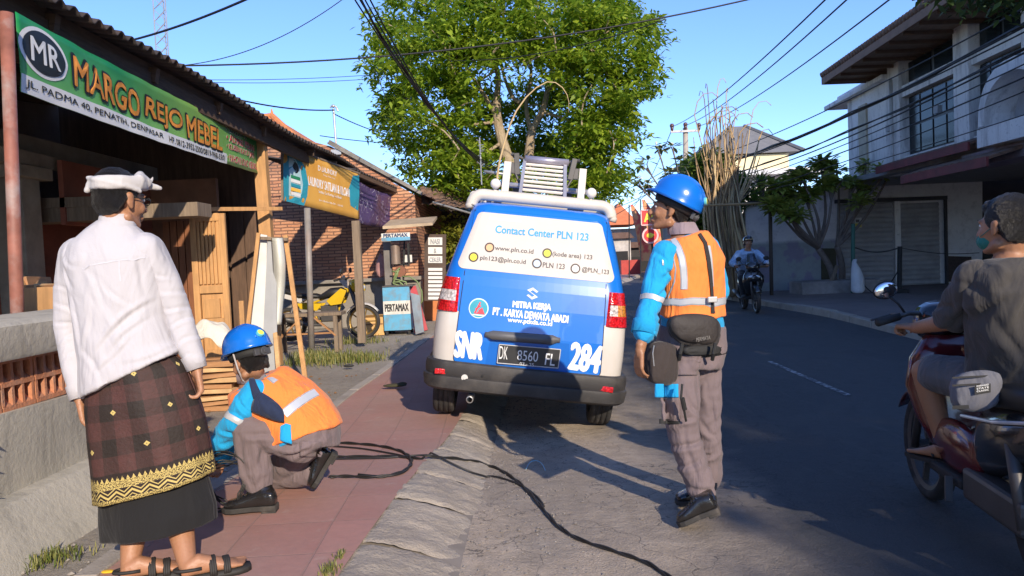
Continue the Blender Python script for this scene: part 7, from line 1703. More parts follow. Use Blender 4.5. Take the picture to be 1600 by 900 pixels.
# ground floor behind: columns and dark hall
m3=MB(); m3.M=TR; m3.box((10.6,9.4,1.5),(.35,.35,3.0)); m3.build('column',M_dr,rb)
m3=MB(); m3.M=TR; m3.box((17.5,15,1.6),(.2,12,3.2)); m3.box((15.5,21.3,1.7),(4.4,.2,3.4)); m3.build('hall_wall',mat('hall_dark',(.06,.05,.045),.9),rb)
m3=MB(); m3.M=TR; m3.box((13.2,15,3.02),(8.5,12,.12)); m3.build('floor_slab',mat('slab_grey',(.3,.3,.3),.9),rb)
# ---- garage wall with shutters
gw=empty('garage_wall',P(1330,440,21),0,'long white stained wall with a sloping top and grey roller shutters','wall'); gw.location.z=0; TG=Matrix.Translation(-gw.location); gD=21.0
def gp_(px,py,D=gD): return P(px,py,D)
def gpoly(px,D,th,name,m,par=None):
    pts=[P(*p,D) for p in px]; n=len(pts); m3=MB(); m3.M=TG; m3.add(pts+[p+V((0,th,0)) for p in pts],[tuple(range(n)),tuple(range(n,2*n))[::-1]]+[(i,i+n,(i+1)%n+n,(i+1)%n) for i in range(n)]); return m3.build(name,m,par or gw)
def g_gw(nt,tc):
    o=tc.outputs['Object']; sx=N(nt,'ShaderNodeSeparateXYZ'); nt.links.new(o,sx.inputs[0]); a=noise_(nt,o,1.0,6,.6); b=noise_(nt,o,3.5,8,.75,.5,.7); g=noise_(nt,o,2.2,3,.5,.5,.56)
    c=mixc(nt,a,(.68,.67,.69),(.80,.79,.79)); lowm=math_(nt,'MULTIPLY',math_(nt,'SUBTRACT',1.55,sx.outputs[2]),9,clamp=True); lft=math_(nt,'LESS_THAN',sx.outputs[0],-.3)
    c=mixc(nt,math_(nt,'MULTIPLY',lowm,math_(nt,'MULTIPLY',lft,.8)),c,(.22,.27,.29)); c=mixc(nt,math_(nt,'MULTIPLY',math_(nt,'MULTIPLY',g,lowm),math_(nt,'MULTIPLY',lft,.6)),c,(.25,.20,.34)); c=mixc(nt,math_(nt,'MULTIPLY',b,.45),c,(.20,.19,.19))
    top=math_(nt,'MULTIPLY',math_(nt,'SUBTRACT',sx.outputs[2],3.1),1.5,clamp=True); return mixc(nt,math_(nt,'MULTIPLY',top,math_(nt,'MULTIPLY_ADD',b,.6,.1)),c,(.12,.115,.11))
M_gw=graph_mat('garage_white',g_gw,.9)
gpoly([(1165,470),(1535,470),(1535,258),(1398,266),(1330,284),(1240,305),(1165,320)],gD,.2,'wall',M_gw)
gpoly([(1163,322),(1240,307),(1330,286),(1398,268),(1398,262),(1330,279),(1240,300),(1163,316)],gD-.15,.5,'coping',mat('coping_dark',(.06,.055,.05),.9,var=.4))
M_sh=mat('shutter_grey',(.36,.365,.38),.5,var=.12,metal=.2,dirt=(.18,.18,.18))
for x0,x1 in ((1312,1397),(1406,1469)):
    a=P(x0,443,gD-.06); b=P(x1,443,gD-.06); zt_=P((x0+x1)/2,317,gD).z; m3=MB(); m3.M=TG
    m3.grid(lambda u,v:(a.x+(b.x-a.x)*u,gD-.05-.03*abs(math.sin(v*math.pi*17)),.12+(zt_-.12)*v),1,170); m3.build('roller_shutter',M_sh,gw,fix=False)
a=P(1397,443,gD); b=P(1406,443,gD); m3=MB(); m3.M=TG; m3.box(((a.x+b.x)/2,gD-.08,1.35),(b.x-a.x,.08,2.5)); m3.build('shutter_rail',M_sw,gw)
a=P(1306,315,gD-.1); b=P(1477,309,gD-.1); m3=MB(); m3.M=TG; m3.beam(a,b,.22,.10,(0,0,1)); m3.beam(b,V((b.x,b.y,.12)),.06,.08,(0,1,0)); m3.build('shutter_hood',mat('hood_dark',(.05,.05,.055),.7),gw)
gpoly([(1284,442),(1308,442),(1306,388),(1283,388)],gD-.03,.1,'door',mat('door_olive',(.07,.065,.04),.8,var=.3))
gpoly([(1480,440),(1518,440),(1518,401),(1478,400)],gD-.06,.1,'brick_grille',mat('grille_dark',(.07,.05,.045),.9,var=.4,scale=20))
p=P(1341,348,gD-.12); s=55/1155*0+1; m3=MB(); m3.M=TG; m3.box(p,(.19,.01,.28)); o=m3.build('sticker',mat('plate_white'),gw)
m3=MB(); m3.M=TG; m3.box(p+V((0,-.008,-.07)),(.17,.01,.11)); m3.build('sticker_band',mat('sticker_yellow',(.70,.60,.04),.6),o); m3=MB(); m3.M=TG; m3.box(p+V((-.02,-.008,.05)),(.10,.01,.08)); m3.build('sticker_mark',K2,o)
# planter kerb, posts, sack
pk=P(1243,455,19.3); pe=P(1372,455,19.0); put(MB().box(((pk.x+pe.x)/2,19.3,.26),(pe.x-pk.x,.9,.36)),'planter_kerb',mat('planter_grey',(.26,.235,.22),.95,var=.3,bump=.5,bscale=8,dirt=(.12,.11,.10)),'low grey planter kerb under the frangipani tree','planter',bevel=.03)
a=P(1332,440,18.7); b=P(1333,350,18.7); put(MB().tube([V((a.x,a.y,.12)),b],.05,10),'green_post',mat('post_green',(.03,.12,.09),.6),'dark green post standing at the right end of the planter kerb','post')
a=P(1405,450,18); b=P(1406,385,18); put(MB().tube([V((a.x,a.y,.12)),b],.055,10).box((a.x,a.y,.16),(.3,.3,.08)),'dark_post',M_blk,'dark chain post in front of the roller shutters','post')
mb=MB(); pa,pb=P(1333,386,18.7),P(1406,387,18); mb.tube([pa.lerp(pb,t/10)+V((0,0,-.12*math.sin(t/10*math.pi))) for t in range(11)],.018,6); put(mb,'barrier_rope',M_blk,'dark rope sagging between the green post and the dark post','rope')
mb=MB(); pa,pb=P(1406,387,18),P(1530,395,19); mb.tube([pa.lerp(pb,t/10)+V((0,0,-.08*math.sin(t/10*math.pi))) for t in range(11)],.010,6); put(mb,'barrier_rope',M_blk,'thin rope running right from the dark post past the shutters','rope')
mb=MB(); pa,pb=P(1333,418,18.7),P(1404,422,18); mb.tube([pa.lerp(pb,t/12)+V((0,0,-.62*math.sin(t/12*math.pi))) for t in range(13)],.014,6); put(mb,'slack_rope',M_blk,'slack lower rope drooping between the two posts','rope')
c=P(1341,420,18.4); mb=MB(); mb.loft([ring(V((c.x+dx,18.45,z)),(1,0,0),(0,1,0),w,.10,16,2.2) for z,w,dx in ((.13,.10,0),(.2,.17,0),(.5,.16,.0),(.75,.10,-.04),(.9,.03,-.08),(.98,.015,-.05))]); put(mb,'white_sack',cloth('sack_white',(.62,.63,.64)),'tied white plastic sack standing against the green post','sack',smooth=True)
stick(P(1296,446,19),P(1308,415,19.1),.09,.05,M_greyw,'short plank leaning beside the dark door under the frangipani','plank',name='plank')
# ---- tree builders
def branch_tree(root,segs,m,name='trunk'):
    mb=MB()
    for pts,r0,r1 in segs:
        c=catmull([V(p) for p in pts],4); n=len(c); mb.tube(c,[r0+(r1-r0)*i/(n-1) for i in range(n)],9)
    return mb.build(name,m,root,smooth=True)
def frangipani(base,tips,label,leafn,size,lm,seed,nb=3,flowers=False,trunk_r=.09,fork=None):
    rt_=empty('frangipani_tree',base,0,label,'tree'); r=random.Random(seed); b=V(base); segs=[]; ends=[]
    fk=fork or (b+V((0,0,.9)))
    segs.append(([V((0,0,-.05)),(fk-b)*.5+V((.05,0,0)),fk-b],trunk_r,trunk_r*.8))
    for t in tips:
        t=V(t)-b; f=fk-b; mid=f.lerp(t,.5)+V((r.uniform(-.12,.12),r.uniform(-.2,.2),-.10*abs(t.x-f.x)-.05)); segs.append(([f,mid,t],trunk_r*.55,.022))
        for _ in range(nb):
            d=(t-mid).normalized()+V((r.uniform(-1,1),r.uniform(-1,1),r.uniform(-.2,.9))); e=t+d.normalized()*r.uniform(.15,.4); segs.append(([t.lerp(mid,.25),t.lerp(e,.4)+V((0,0,-.02)),e],.028,.016)); ends.append(e)
    branch_tree(rt_,segs,mat('frangi_bark',(.16,.13,.11),.85,var=.3,scale=10))
    vs=[];fs=[];fl=MB()
    for e in ends:
        for k in range(leafn):
            a=r.uniform(0,6.28); el=r.uniform(-.5,.75); d=V((math.cos(a)*math.cos(el),math.sin(a)*math.cos(el),math.sin(el))); s=d.cross(V((0,0,1))).normalized(); L=size*r.uniform(.7,1.1); w=L*.15; n_=s.cross(d)
            p=e+d*.03; bI=len(vs); vs+= [p,p+d*L*.35+s*w-n_*.01,p+d*L*.75+s*w*.9-n_*L*.05,p+d*L-n_*L*.16,p+d*L*.75-s*w*.9-n_*L*.05,p+d*L*.35-s*w-n_*.01]; fs.append(tuple(range(bI,bI+6)))
        if flowers:
            for _ in range(3): fl.sphere(e+V((r.uniform(-.08,.08),r.uniform(-.08,.08),r.uniform(.05,.14))),(.045,.045,.03),6,4)
    link('crown',new_mesh('crown',vs,fs),rt_,lm)
    if flowers: fl.build('flowers',mat('petal_cream',(.75,.70,.50),.6),rt_)
    return rt_
lfm=leafmat('frangi_leaf',(.15,.22,.035),(.38,.42,.09),.3)
T_=lambda lst:[P(x,y,d) for x,y,d in lst]
frangipani(P(1304,437,19.2),T_([(1215,330,18.8),(1235,300,19.4),(1258,288,18.6),(1285,275,19.3),(1300,300,18.7),(1240,345,18.4),(1262,318,18.9),(1228,318,19.2),(1222,305,18.9)]),'dark frangipani tree with forked trunk and dense leaves on the left of the planter kerb',36,.36,lfm,2,5,fork=P(1278,388,19))
frangipani(P(1316,438,19.6),T_([(1330,300,19.0),(1352,275,19.5),(1375,282,18.8),(1350,305,19.2),(1310,285,19.4),(1388,276,19.1),(1340,330,18.8)]),'sparser frangipani tree reaching over the shutters, right of the other one',20,.30,lfm,5,4,fork=P(1308,385,19.3))
frangipani(V((P(1092,470,29).x,29,0)),T_([(1010,262,28.6),(1030,240,29),(1052,235,29.4),(998,290,28.8),(1045,275,28.5),(1070,262,29.3),(1018,300,29),(1062,300,28.7),(1085,285,29)]),'thin frangipani tree with cream flowers between the big tree and the pole',11,.45,leafmat('frangi_leaf_light',(.10,.14,.03),(.28,.30,.12),.35),9,2,True,.10,fork=P(1078,345,29))
# ---- bamboo poles stacked upright
bm_=[mat('bamboo_tan',(.38,.25,.115),.6,var=.3,scale=3),mat('bamboo_brown',(.19,.125,.065),.65,var=.3,scale=3),mat('bamboo_pale',(.45,.34,.18),.6,var=.25,scale=3)]
r=random.Random(21)
for i in range(64):
    bx=P(1096+76*(i/63)+r.uniform(-3,3),462,19.2+r.uniform(-.4,.6)); 
    mx=1085+105*(i/63)+r.uniform(-12,12)-(i<14)*4; tx=1075+i*1.3+r.uniform(-25,45); ty=r.choice([r.uniform(205,290),r.uniform(225,300),r.uniform(150,230)])
    base_=V((bx.x+.25,bx.y,.13)); mid=P(mx*.5+1140*.5-8,330,19.6+r.uniform(-.3,.3)); top=P(tx,ty,20.2+r.uniform(-.5,.8))
    pts=catmull([base_,base_.lerp(mid,.5)+V((r.uniform(-.03,.03),0,0)),mid,mid.lerp(top,.5)+V((r.uniform(-.06,.06),0,.0)),top],5)
    if r.random()<.36:
        dx=r.uniform(-.5,1.0); e=pts[-1]; pts+= [e+V((dx*.12,0,.35)),e+V((dx*.35,0,.55)),e+V((dx*.65,0,.58)),e+V((dx*.85,0,.45))]
    n=len(pts); mb=MB(); r0=r.uniform(.028,.044); mb.tube(pts,[max(.007,r0*(1-.75*k/n))*(1.18 if k%3==0 else 1) for k in range(n)],7)
    tag(mb.build('bamboo_pole',bm_[i%3],smooth=True),'long dry bamboo pole in the upright stack beside the wall','pole','bamboo poles stacked upright')
for k,(x0,y0,x1,y1) in enumerate(((1078,322,1205,317),(1118,418,1200,416))): put(MB().tube([P(x0,y0,18.9),P(x1,y1,19.0)],.03,8),'cross_pole',bm_[k],('horizontal upper pole' if k==0 else 'horizontal lower pole')+' holding the stacked bamboo','pole',smooth=True)
a=P(1205,440,19.2); put(MB().tube([V((a.x,a.y,.12)),P(1203,300,19.2)],.05,8),'wooden_pole',mat('pole_dark',(.07,.055,.045),.85),'dark upright pole at the right end of the bamboo stack','pole',smooth=True)
# ---- shrubs behind the bamboo
def clumps(name,centres,n,sz,lm,seed,label,cat='shrub',asp=.4,lower=.6,par=None,cr=.3):
    r=np.random.default_rng(seed); c=np.array([list(v) for v in centres]); idx=r.integers(0,len(c),n); d=r.normal(0,1,(n,3)); d/=np.linalg.norm(d,axis=1)[:,None]; rad=cr*r.uniform(.35,1,n)[:,None]**.5
    return c[idx]+d*rad*np.array([1,1,.8])
def shrub(base,ells,label,lm,n,sz,seed,cr=.35,name='shrub',cat='shrub'):
    rt_=empty(name,base,0,label,cat); r=random.Random(seed); cs=[]
    for (x,y,D,rx,ry,k) in ells:
        for _ in range(k):
            a=r.uniform(0,6.28); q_=math.sqrt(r.random()); cs.append(P(x+rx*q_*math.cos(a),y+ry*q_*math.sin(a),D+r.uniform(-.8,.8))-V(base))
    pts=clumps('',cs,n,sz,lm,seed,'',cr=cr); leaf_mesh('crown',pts,None,sz,.35,lm,rt_,seed=seed,droop=.1)
    mb=MB()
    for c in cs[::max(1,len(cs)//9)]: mb.tube([(0,0,0),V(c)*.5+V((0,0,.3)),c],[.06,.04,.015],6)
    mb.build('trunk',M_dw,rt_,smooth=True); return rt_
g1=leafmat('leaf_mid',(.08,.15,.02),(.24,.32,.06),.4); g2=leafmat('leaf_dark',(.03,.06,.015),(.09,.14,.03),.3)
shrub(V((P(1130,430,21.5).x,21.5,0)),[(1105,270,21.5,28,30,26),(1140,300,21.5,30,40,30),(1110,335,21.5,30,40,26)],'leafy green shrub growing behind the bamboo poles',g1,7500,.24,3)
shrub(V((P(1120,430,22.5).x,22.5,0)),[(1118,380,22.5,38,55,40),(1150,400,22.5,30,50,30),(1095,420,23,25,35,16)],'dark bushy shrub at the foot of the bamboo stack',g2,6000,.28,4)
# pandan palm tufts
pp=P(1190,300,21.3); pn=empty('pandan_palm',V((pp.x,21.3,0)),0,'spiky pandan palm right of the bamboo in front of the pale house','palm'); vs=[];fs=[]; r=random.Random(8)
for hc in (P(1188,290,21.3),P(1178,318,21.0),P(1196,312,21.5)):
    hc=hc-pn.location
    for k in range(90):
        a=r.uniform(0,6.28); el=r.uniform(-.5,1.3); d=V((math.cos(a)*math.cos(el),math.sin(a)*math.cos(el),math.sin(el))); s=d.cross(V((0,0,1))).normalized()*.022; L=r.uniform(.4,.75); b=len(vs)
        vs+= [hc-s,hc+s,hc+d*L*.6+s*.8,hc+d*L*.6-s*.8,hc+d*L+V((0,0,-.12*L))]; fs+= [(b,b+1,b+2,b+3),(b+3,b+2,b+4)]
link('fronds',new_mesh('fronds',vs,fs),pn,g1); MB().tube([(0,0,0),(0,0,3.2)],.08,8).build('trunk',M_dw,pn,smooth=True)
# ---- utility pole
uD=33.0; up=empty('utility_pole',V((P(1074,440,uD).x,uD,0)),0,'tall concrete utility pole with crossarm and three insulators','pole'); TU=Matrix.Translation(-up.location)
m3=MB(); m3.M=TU; t=P(1071,200,uD); m3.tube([V((up.location.x,uD,0)),t],[.17,.11],12); m3.build('shaft',mat('concrete_pole',(.38,.33,.27),.8,var=.15),up,smooth=True)
m3=MB(); m3.M=TU; m3.beam(P(1048,206,uD-.15),P(1094,204,uD-.15),.09,.09); m3.build('crossarm',mat('arm_pale',(.55,.53,.50),.7),up)
INS=[P(1050,200,uD-.15),P(1071,198,uD-.15),P(1092,199,uD-.15)]
for p in INS: m3=MB(); m3.M=TU; m3.tube([p+V((0,0,-.15)),p+V((0,0,.08))],[.05,.09],10); m3.sphere(p+V((0,0,.1)),.10,10,6); m3.build('insulator',mat('insulator_brown',(.10,.05,.05),.3),up,smooth=True)
# ---- pale house far right
wh=empty('pale_house',(P(1190,400,40).x,41,0),0,'pale yellow and white house with grey hipped roof behind the bamboo','house'); TW=Matrix.Translation(-wh.location)
a=P(1092,240,40); b=P(1256,240,40); zE=P(1252,236,40).z; apx=P(1163,197,44)
m3=MB(); m3.M=TW; x0,x1=P(1098,236,40).x,P(1250,236,40).x; m3.box(((x0+x1)/2,44,zE/2-.05),(x1-x0-1.2,7.2,zE-.4)); m3.build('wall',mat('wall_white_far',(.70,.68,.66),.9,var=.04),wh)
m3=MB(); m3.M=TW; zc=P(1240,262,40).z; m3.box(((x0+x1)/2,44,(zE+zc)/2-.05),(x1-x0-1.0,7.4,zE-zc)); m3.build('upper_band',mat('wall_cream_far',(.72,.62,.38),.9,var=.03),wh)
m3=MB(); m3.M=TW; zs_=P(1250,268,40).z; m3.box(((x0+x1)/2+.9,43.4,zs_),(x1-x0+1.2,8.4,.28)); m3.build('slab',mat('slab_pale_far',(.60,.60,.60),.9),wh)
m3=MB(); m3.M=TW; e=[V((x0-.2,40,zE)),V((x1+.2,40,zE)),V((x1+.2,48,zE)),V((x0-.2,48,zE))]; ap=V((apx.x,44,apx.z)); ap2=ap+V((-.8,0,0)); m3.add(e+[ap2,ap],[(0,1,5,4),(1,2,5),(2,3,4,5),(3,0,4),(0,3,2,1)])
def g_slate(nt,tc):
    o=tc.outputs['Object']; mp=N(nt,'ShaderNodeMapping'); mp.inputs['Scale'].default_value=(.4,.4,5); nt.links.new(o,mp.inputs[0]); w=N(nt,'ShaderNodeTexWave',Scale=.8); w.bands_direction='Z'; nt.links.new(mp.outputs[0],w.inputs[0]); n=noise_(nt,o,3,5); return mixc(nt,math_(nt,'MULTIPLY_ADD',w.outputs['Fac'],.6,math_(nt,'MULTIPLY',n,.3)),(.12,.12,.12),(.27,.26,.25))
m3.build('roof',graph_mat('grey_roof',g_slate,.8),wh); m3=MB(); m3.M=TW; m3.tube([e[1]+V((0,0,.05)),ap],.12,6); m3.tube([e[0]+V((0,0,.05)),ap2],.12,6); m3.build('ridge',M_K if False else mat('ridge_grey',(.14,.14,.14),.8),wh)
for x,w_ in ((1225,10),(1218,3)): c=P(x,268+ (0 if w_>5 else 17),40.3); m3=MB(); m3.M=TW; m3.box(V((c.x,40.38,c.z)),(w_/29,.1,.12 if w_>5 else .3)); m3.build('vent',mat('vent_grey',(.35,.35,.36),.8),wh)
# ---- far end of the street
fh=empty('orange_roof_house',(8,58,0),0,'small far house with an orange tiled roof at the end of the street','house'); TH=Matrix.Translation(-fh.location)
m3=MB(); m3.M=TH; e0,e1=P(945,352,55),P(1000,350,55); ap=P(967,317,57); m3.add([e0,e1,e1+V((0,6,0)),e0+V((0,6,0)),ap,ap+V((0,2,0))],[(0,1,4),(1,2,5,4),(2,3,5),(3,0,4,5)]); m3.build('roof',mat('tile_orange_far',(.55,.17,.07),.8,var=.2,scale=3),fh)
m3=MB(); m3.M=TH; c=P(972,380,56.5); m3.box((c.x,58.5,c.z-1),(2.6,4,4.2)); m3.build('wall',mat('wall_far_grey',(.50,.44,.40),.9,var=.2),fh)
for i,(x0,x1,y0,y1,D,c_,lb) in enumerate(((955,985,372,425,44,(.46,.42,.38),'low pale shop front left of the flags far down the street'),(978,1040,385,430,46,(.045,.04,.04),'dark open shop front under the red sign far down the street'),(1010,1085,340,425,52,(.30,.24,.20),'brown far building behind the red sign'),(1040,1125,380,440,38,(.05,.05,.045),'dark low stall behind the standing worker'))):
    a,b=P(x0,y1,D),P(x1,y0,D); s_=empty('street_building',((a.x+b.x)/2,D,0),0,lb,'building'); w=b.x-a.x; h=b.z
    MB().box((0,1.5,h/2),(w,3,h)).build('wall',mat('far_wall%d'%i,c_,.9,var=.35,scale=2),s_); MB().prism([(-w/2-.2,h),(w/2+.2,h),(w/2-.1,h+.35),(-w/2+.1,h+.35)],-.3,3.2).build('roof',mat('far_roof',(.12,.07,.055),.85,var=.3),s_)
    if i in (0,1): MB().box((0,-.02,h*.35),(w*.7,.06,h*.62)).build('opening',mat('opening_dark',(.02,.02,.02),.9),s_)
for i,(bx_,tx_,ty_,D,lb) in enumerate(((1000,983,320,37,'faded red and orange feather flag, the left one of two'),(1016,1001,312,36,'taller red and orange feather flag beside the red sign'))):
    b=V((P(bx_,430,D).x,D,0)); f_=empty('feather_flag',b,0,lb,'flag'); b0=V((P(tx_,430,D).x,D,0)); tp=P(tx_,ty_,D)-b
    MB().tube([b0-b,tp],.03,6).build('flag_pole',M_blk,f_)
    tip=P(tx_+2,ty_,D); lo=P(bx_+2,ty_+88,D); m3=MB(); m3.M=Matrix.Translation(-b)
    m3.grid(lambda u,v:tip.lerp(lo,v)+V((( (.14+.62*math.sin(min(1,v*1.6)*1.57)-.2*v))*u,.06*math.sin(v*9+u*2),0)),4,16)
    def g_fl(nt,tc): o=tc.outputs['Object']; n=noise_(nt,o,2.2,2,.5,.45,.55); return mixc(nt,n,(.60,.09,.07),(.68,.33,.14))
    m3.build('flag_cloth',graph_mat('flag_cloth',g_fl,.8),f_,smooth=True,fix=False)
def sign_at(c0,c1,D,name,label,text,col_,par_cat='sign'):
    a,b=P(*c0,D),P(*c1,D); s_=empty(name,V(((a.x+b.x)/2,D,0)),0,label,par_cat); w,h=b.x-a.x,b.z-a.z; z=(a.z+b.z)/2
    MB().box((0,0,z),(w,.10,h)).build('panel',mat('sign_red',(.62,.02,.02),.5,var=.05),s_,bevel=.02); MB().tube([(w*.3,.1,0),(w*.3,.1,z)],.06,8).build('sign_post',M_blk,s_)
    for e0,e1 in (((-w/2,-h/2),(w/2,-h/2)),((w/2,-h/2),(w/2,h/2)),((w/2,h/2),(-w/2,h/2)),((-w/2,h/2),(-w/2,-h/2))): MB().beam((e0[0],-.06,z+e0[1]),(e1[0],-.06,z+e1[1]),.05,.05,(0,1,0)).build('rim',mat('rim_pink',(.75,.45,.42),.6),s_)
    text_on('lettering',text,0,0,1,1,lambda u,v:V((-w*.38+w*.76*u,-.065,z-h*.28+h*.56*v)),mat('sign_yellow',(.85,.62,.04),.5),s_,.06)
    return s_
sign_at((1002,352),(1041,327),36,'shop_sign','red rectangular shop sign with yellow letters ACK above the street','ACK',0)
s2=P(1016,368,36); s_=empty('round_sign',V((s2.x,36,0)),0,'round red sign with a pale rim hanging under the rectangular red sign','sign')
MB().tube([(0,-.05,s2.z),(0,.05,s2.z)],.40,24).build('rim',mat('rim_pink'),s_); MB().tube([(0,-.08,s2.z),(0,-.03,s2.z)],.31,24).build('disc',mat('sign_red'),s_); MB().sphere((-.03,-.09,s2.z),(.17,.03,.13),10,6).sphere((.12,-.09,s2.z+.02),(.07,.02,.05),8,5).build('mark',mat('sign_yellow'),s_); MB().tube([(.1,.05,0),(.1,.05,s2.z)],.05,8).build('sign_post',M_blk,s_)
put(MB().box(V((P(985,420,42).x,42,.5)),(1.1,.5,.9)),'red_crate',mat('crate_red',(.42,.05,.04),.7),'small red crate stall at the far kerb','crate')
# ============================================================ overhead wires
M_wire=mat('wire_black',(.012,.012,.014),.6)
def wire(a,Da,b,Db,sag,r_,label,group,twist=0):
    A,B=P(*a,Da),P(*b,Db); pts=[A.lerp(B,t/22)+V((0,0,-sag*4*(t/22)*(1-t/22))) for t in range(23)]
    mb=MB(); mb.tube(pts,[r_]*23,6)
    if twist: mb.tube([p+V((math.cos(i*1.3)*r_*2,0,math.sin(i*1.3)*r_*2)) for i,p in enumerate(pts)],r_,5)
    return tag(mb.build('overhead_wire',M_wire,smooth=True),label,'wire',group)
g='wires rising from the crossarm to the top edge'
for p,(x,y) in zip(((1050,198),(1071,196),(1092,197)),((1330,-40),(1366,-40),(1440,-40))): wire(p,32.9,(x,y),9,.25,.012,'thin wire rising from the pole crossarm to the top edge',g)
g='bundle of wires running to the right house'
for i,(x0,y0,x1,y1,r_) in enumerate(((1060,258,1660,-20,.012),(1072,262,1660,10,.016),(1074,262,1660,2,.016),(1074,266,1660,20,.012),(1060,285,1660,48,.014),(1060,288,1660,52,.014),(1075,300,1660,72,.010),(1010,318,1660,95,.012),(1000,322,1660,118,.009),(985,330,1660,160,.008))):
    wire((x0,y0),32,(x1,y1),9.5,.35+.08*(i%3),r_*(1.0),'dark wire of the sagging bundle between the pole and the right house',g,1 if i in (1,4) else 0)
g='wires from the pole towards the left'
for i,(x0,y0,x1,y1) in enumerate(((1074,262,940,330),(1074,240,960,300),(1060,262,930,350),(1048,207,985,330))): wire((x0,y0),32.5,(x1,y1),46,.3,.016,'thin wire running away from the pole to the left',g)
wire((165,72),9,(400,-8),7,.05,.012,'single black wire leaving the workshop roof at top left','left wires over the workshop') 
for nm,a,Da,b,Db,sag,r_ in (('long black wire crossing from the workshop roof over the tree to the top edge',(230,103),11,(1200,-8),12,.28,.013),
    ('thin wire from the workshop roof to the top edge left of the tree',(225,104),12,(560,-20),12,.35,.007),('wire from the workshop roof to the service mast',(250,118),11,(522,172),14.6,.15,.013),
    ('thin faint wire above the mast, upper one',(270,124),20,(640,112),24,.1,.009),('thin faint wire above the mast, lower one',(275,127),20,(640,118),24,.12,.009),
    ('wire from the mast behind the tree',(522,178),14.7,(700,215),22,.25,.010),('lower wire from the mast behind the tree',(500,212),16,(700,222),22,.1,.010),('thin wire hanging down to the tiled strip',(585,110),15,(648,258),17,.0,.008),
    ('wire crossing the crown of the big tree',(700,95),16.2,(1040,30),13.5,.2,.010),('wire dropping from the crown down to the van side',(560,-10),9,(640,120),16.5,.1,.010)):
    wire(a,Da,b,Db,sag,r_,nm,None)
g='thick cable bundle crossing in front of the tree'
for i in range(4): wire((536+9*i,-30),8.5,(770+4*i,258+3*i),17,.35+.06*i,.011,'thick sagging cable of the bundle in front of the tree',g,1 if i==1 else 0)
# ============================================================ big tree
def g_bark(nt,tc):
    o=tc.outputs['Object']; a=noise_(nt,o,4,6,.7); mp=N(nt,'ShaderNodeMapping'); mp.inputs['Scale'].default_value=(6,6,1); nt.links.new(o,mp.inputs[0]); b=noise_(nt,mp.outputs[0],3,6,.7); return mixc(nt,a,(.30,.22,.14),(.50,.40,.27)),b,.03
M_bark=graph_mat('tree_bark',g_bark,.9)
TD0=18.0
def big_tree(base,ells,trunks,label,nclump,per,leafsz,seed,lm,cr=.42,spread=2.3,name='shade_tree',branches=True,pfun=None):
    root=empty(name,base,0,label,'tree'); b=V(base); r=random.Random(seed); pf=pfun or (lambda x,y,D:P(x,y,D)); cs=[]
    W=[e[2]*e[3] for e in ells]
    for _ in range(nclump):
        x,y,rx,ry=r.choices(ells,W)[0]; a=r.uniform(0,6.28); q_=r.random()**.42; dd=spread*math.sqrt(max(0,1-q_*q_*.9))*r.choice((-1,1,-1))*r.uniform(.35,1)
        X_,Y_p=x+rx*q_*math.cos(a),y+ry*q_*math.sin(a)
        if branches and 742<X_<885 and 120<Y_p<262 and dd<.7: dd=abs(dd)+.9
        cs.append(pf(X_,Y_p,TD0+dd)-b)
    segs=[([V(p)-b for p in pts],r0,r1) for pts,r0,r1 in trunks]
    nodes=[V(p)-b for pts,_,_ in trunks for p in pts[1:]]
    if branches:
        extra=[]
        for c in sorted(cs,key=lambda c:(c-nodes[0]).length):
            if r.random()<.45:
                n0=min(nodes+extra,key=lambda q_:(q_-c).length+max(0,(q_.z-c.z))*2)
                L=(c-n0).length
                if L<.3: continue
                m_=n0.lerp(c,.5)+V((r.uniform(-.12,.12)*L,r.uniform(-.12,.12)*L,.06*L)); segs.append(([n0,m_,c],.014+.012*min(L,2),.008)); extra.append(m_)
                if r.random()<.5: extra.append(c)
    branch_tree(root,segs,M_bark)
    rg=np.random.default_rng(seed); C_=np.array([list(c) for c in cs]); idx=np.repeat(np.arange(len(cs)),per)
    d=rg.normal(0,1,(len(idx),3)); d/=np.linalg.norm(d,axis=1)[:,None]; sc_=rg.uniform(.45,1.4,len(cs))[idx][:,None]; rad=cr*sc_*rg.uniform(.1,1,len(idx))[:,None]**.45
    pts=C_[idx]+d*rad*np.array([1.15,1.15,.62])+np.array([0,0,.0]); pts[:,2]-=.25*((pts[:,0]-C_[idx][:,0])**2+(pts[:,1]-C_[idx][:,1])**2)/cr
    leaf_mesh('crown',pts,None,leafsz,.36,lm,root,seed=seed,droop=.45); return root
E=[(650,60,70,70),(640,105,78,40),(700,30,100,60),(800,25,130,60),(900,40,110,70),(960,70,75,75),(985,120,42,60),(625,175,30,40),(660,170,55,50),(690,235,60,55),(700,280,55,35),(725,215,50,50),(705,255,45,50),(740,190,60,50),(750,255,50,45),(800,110,120,60),(850,190,90,60),(920,150,70,60),(935,215,45,55),(900,255,50,45),(880,290,45,25),(820,250,60,50),(955,255,22,28),(925,245,50,55),(945,200,50,45),(915,285,40,30),(668,300,30,14)]
tp=lambda *l:[P(x,y,d) for x,y,d in l]
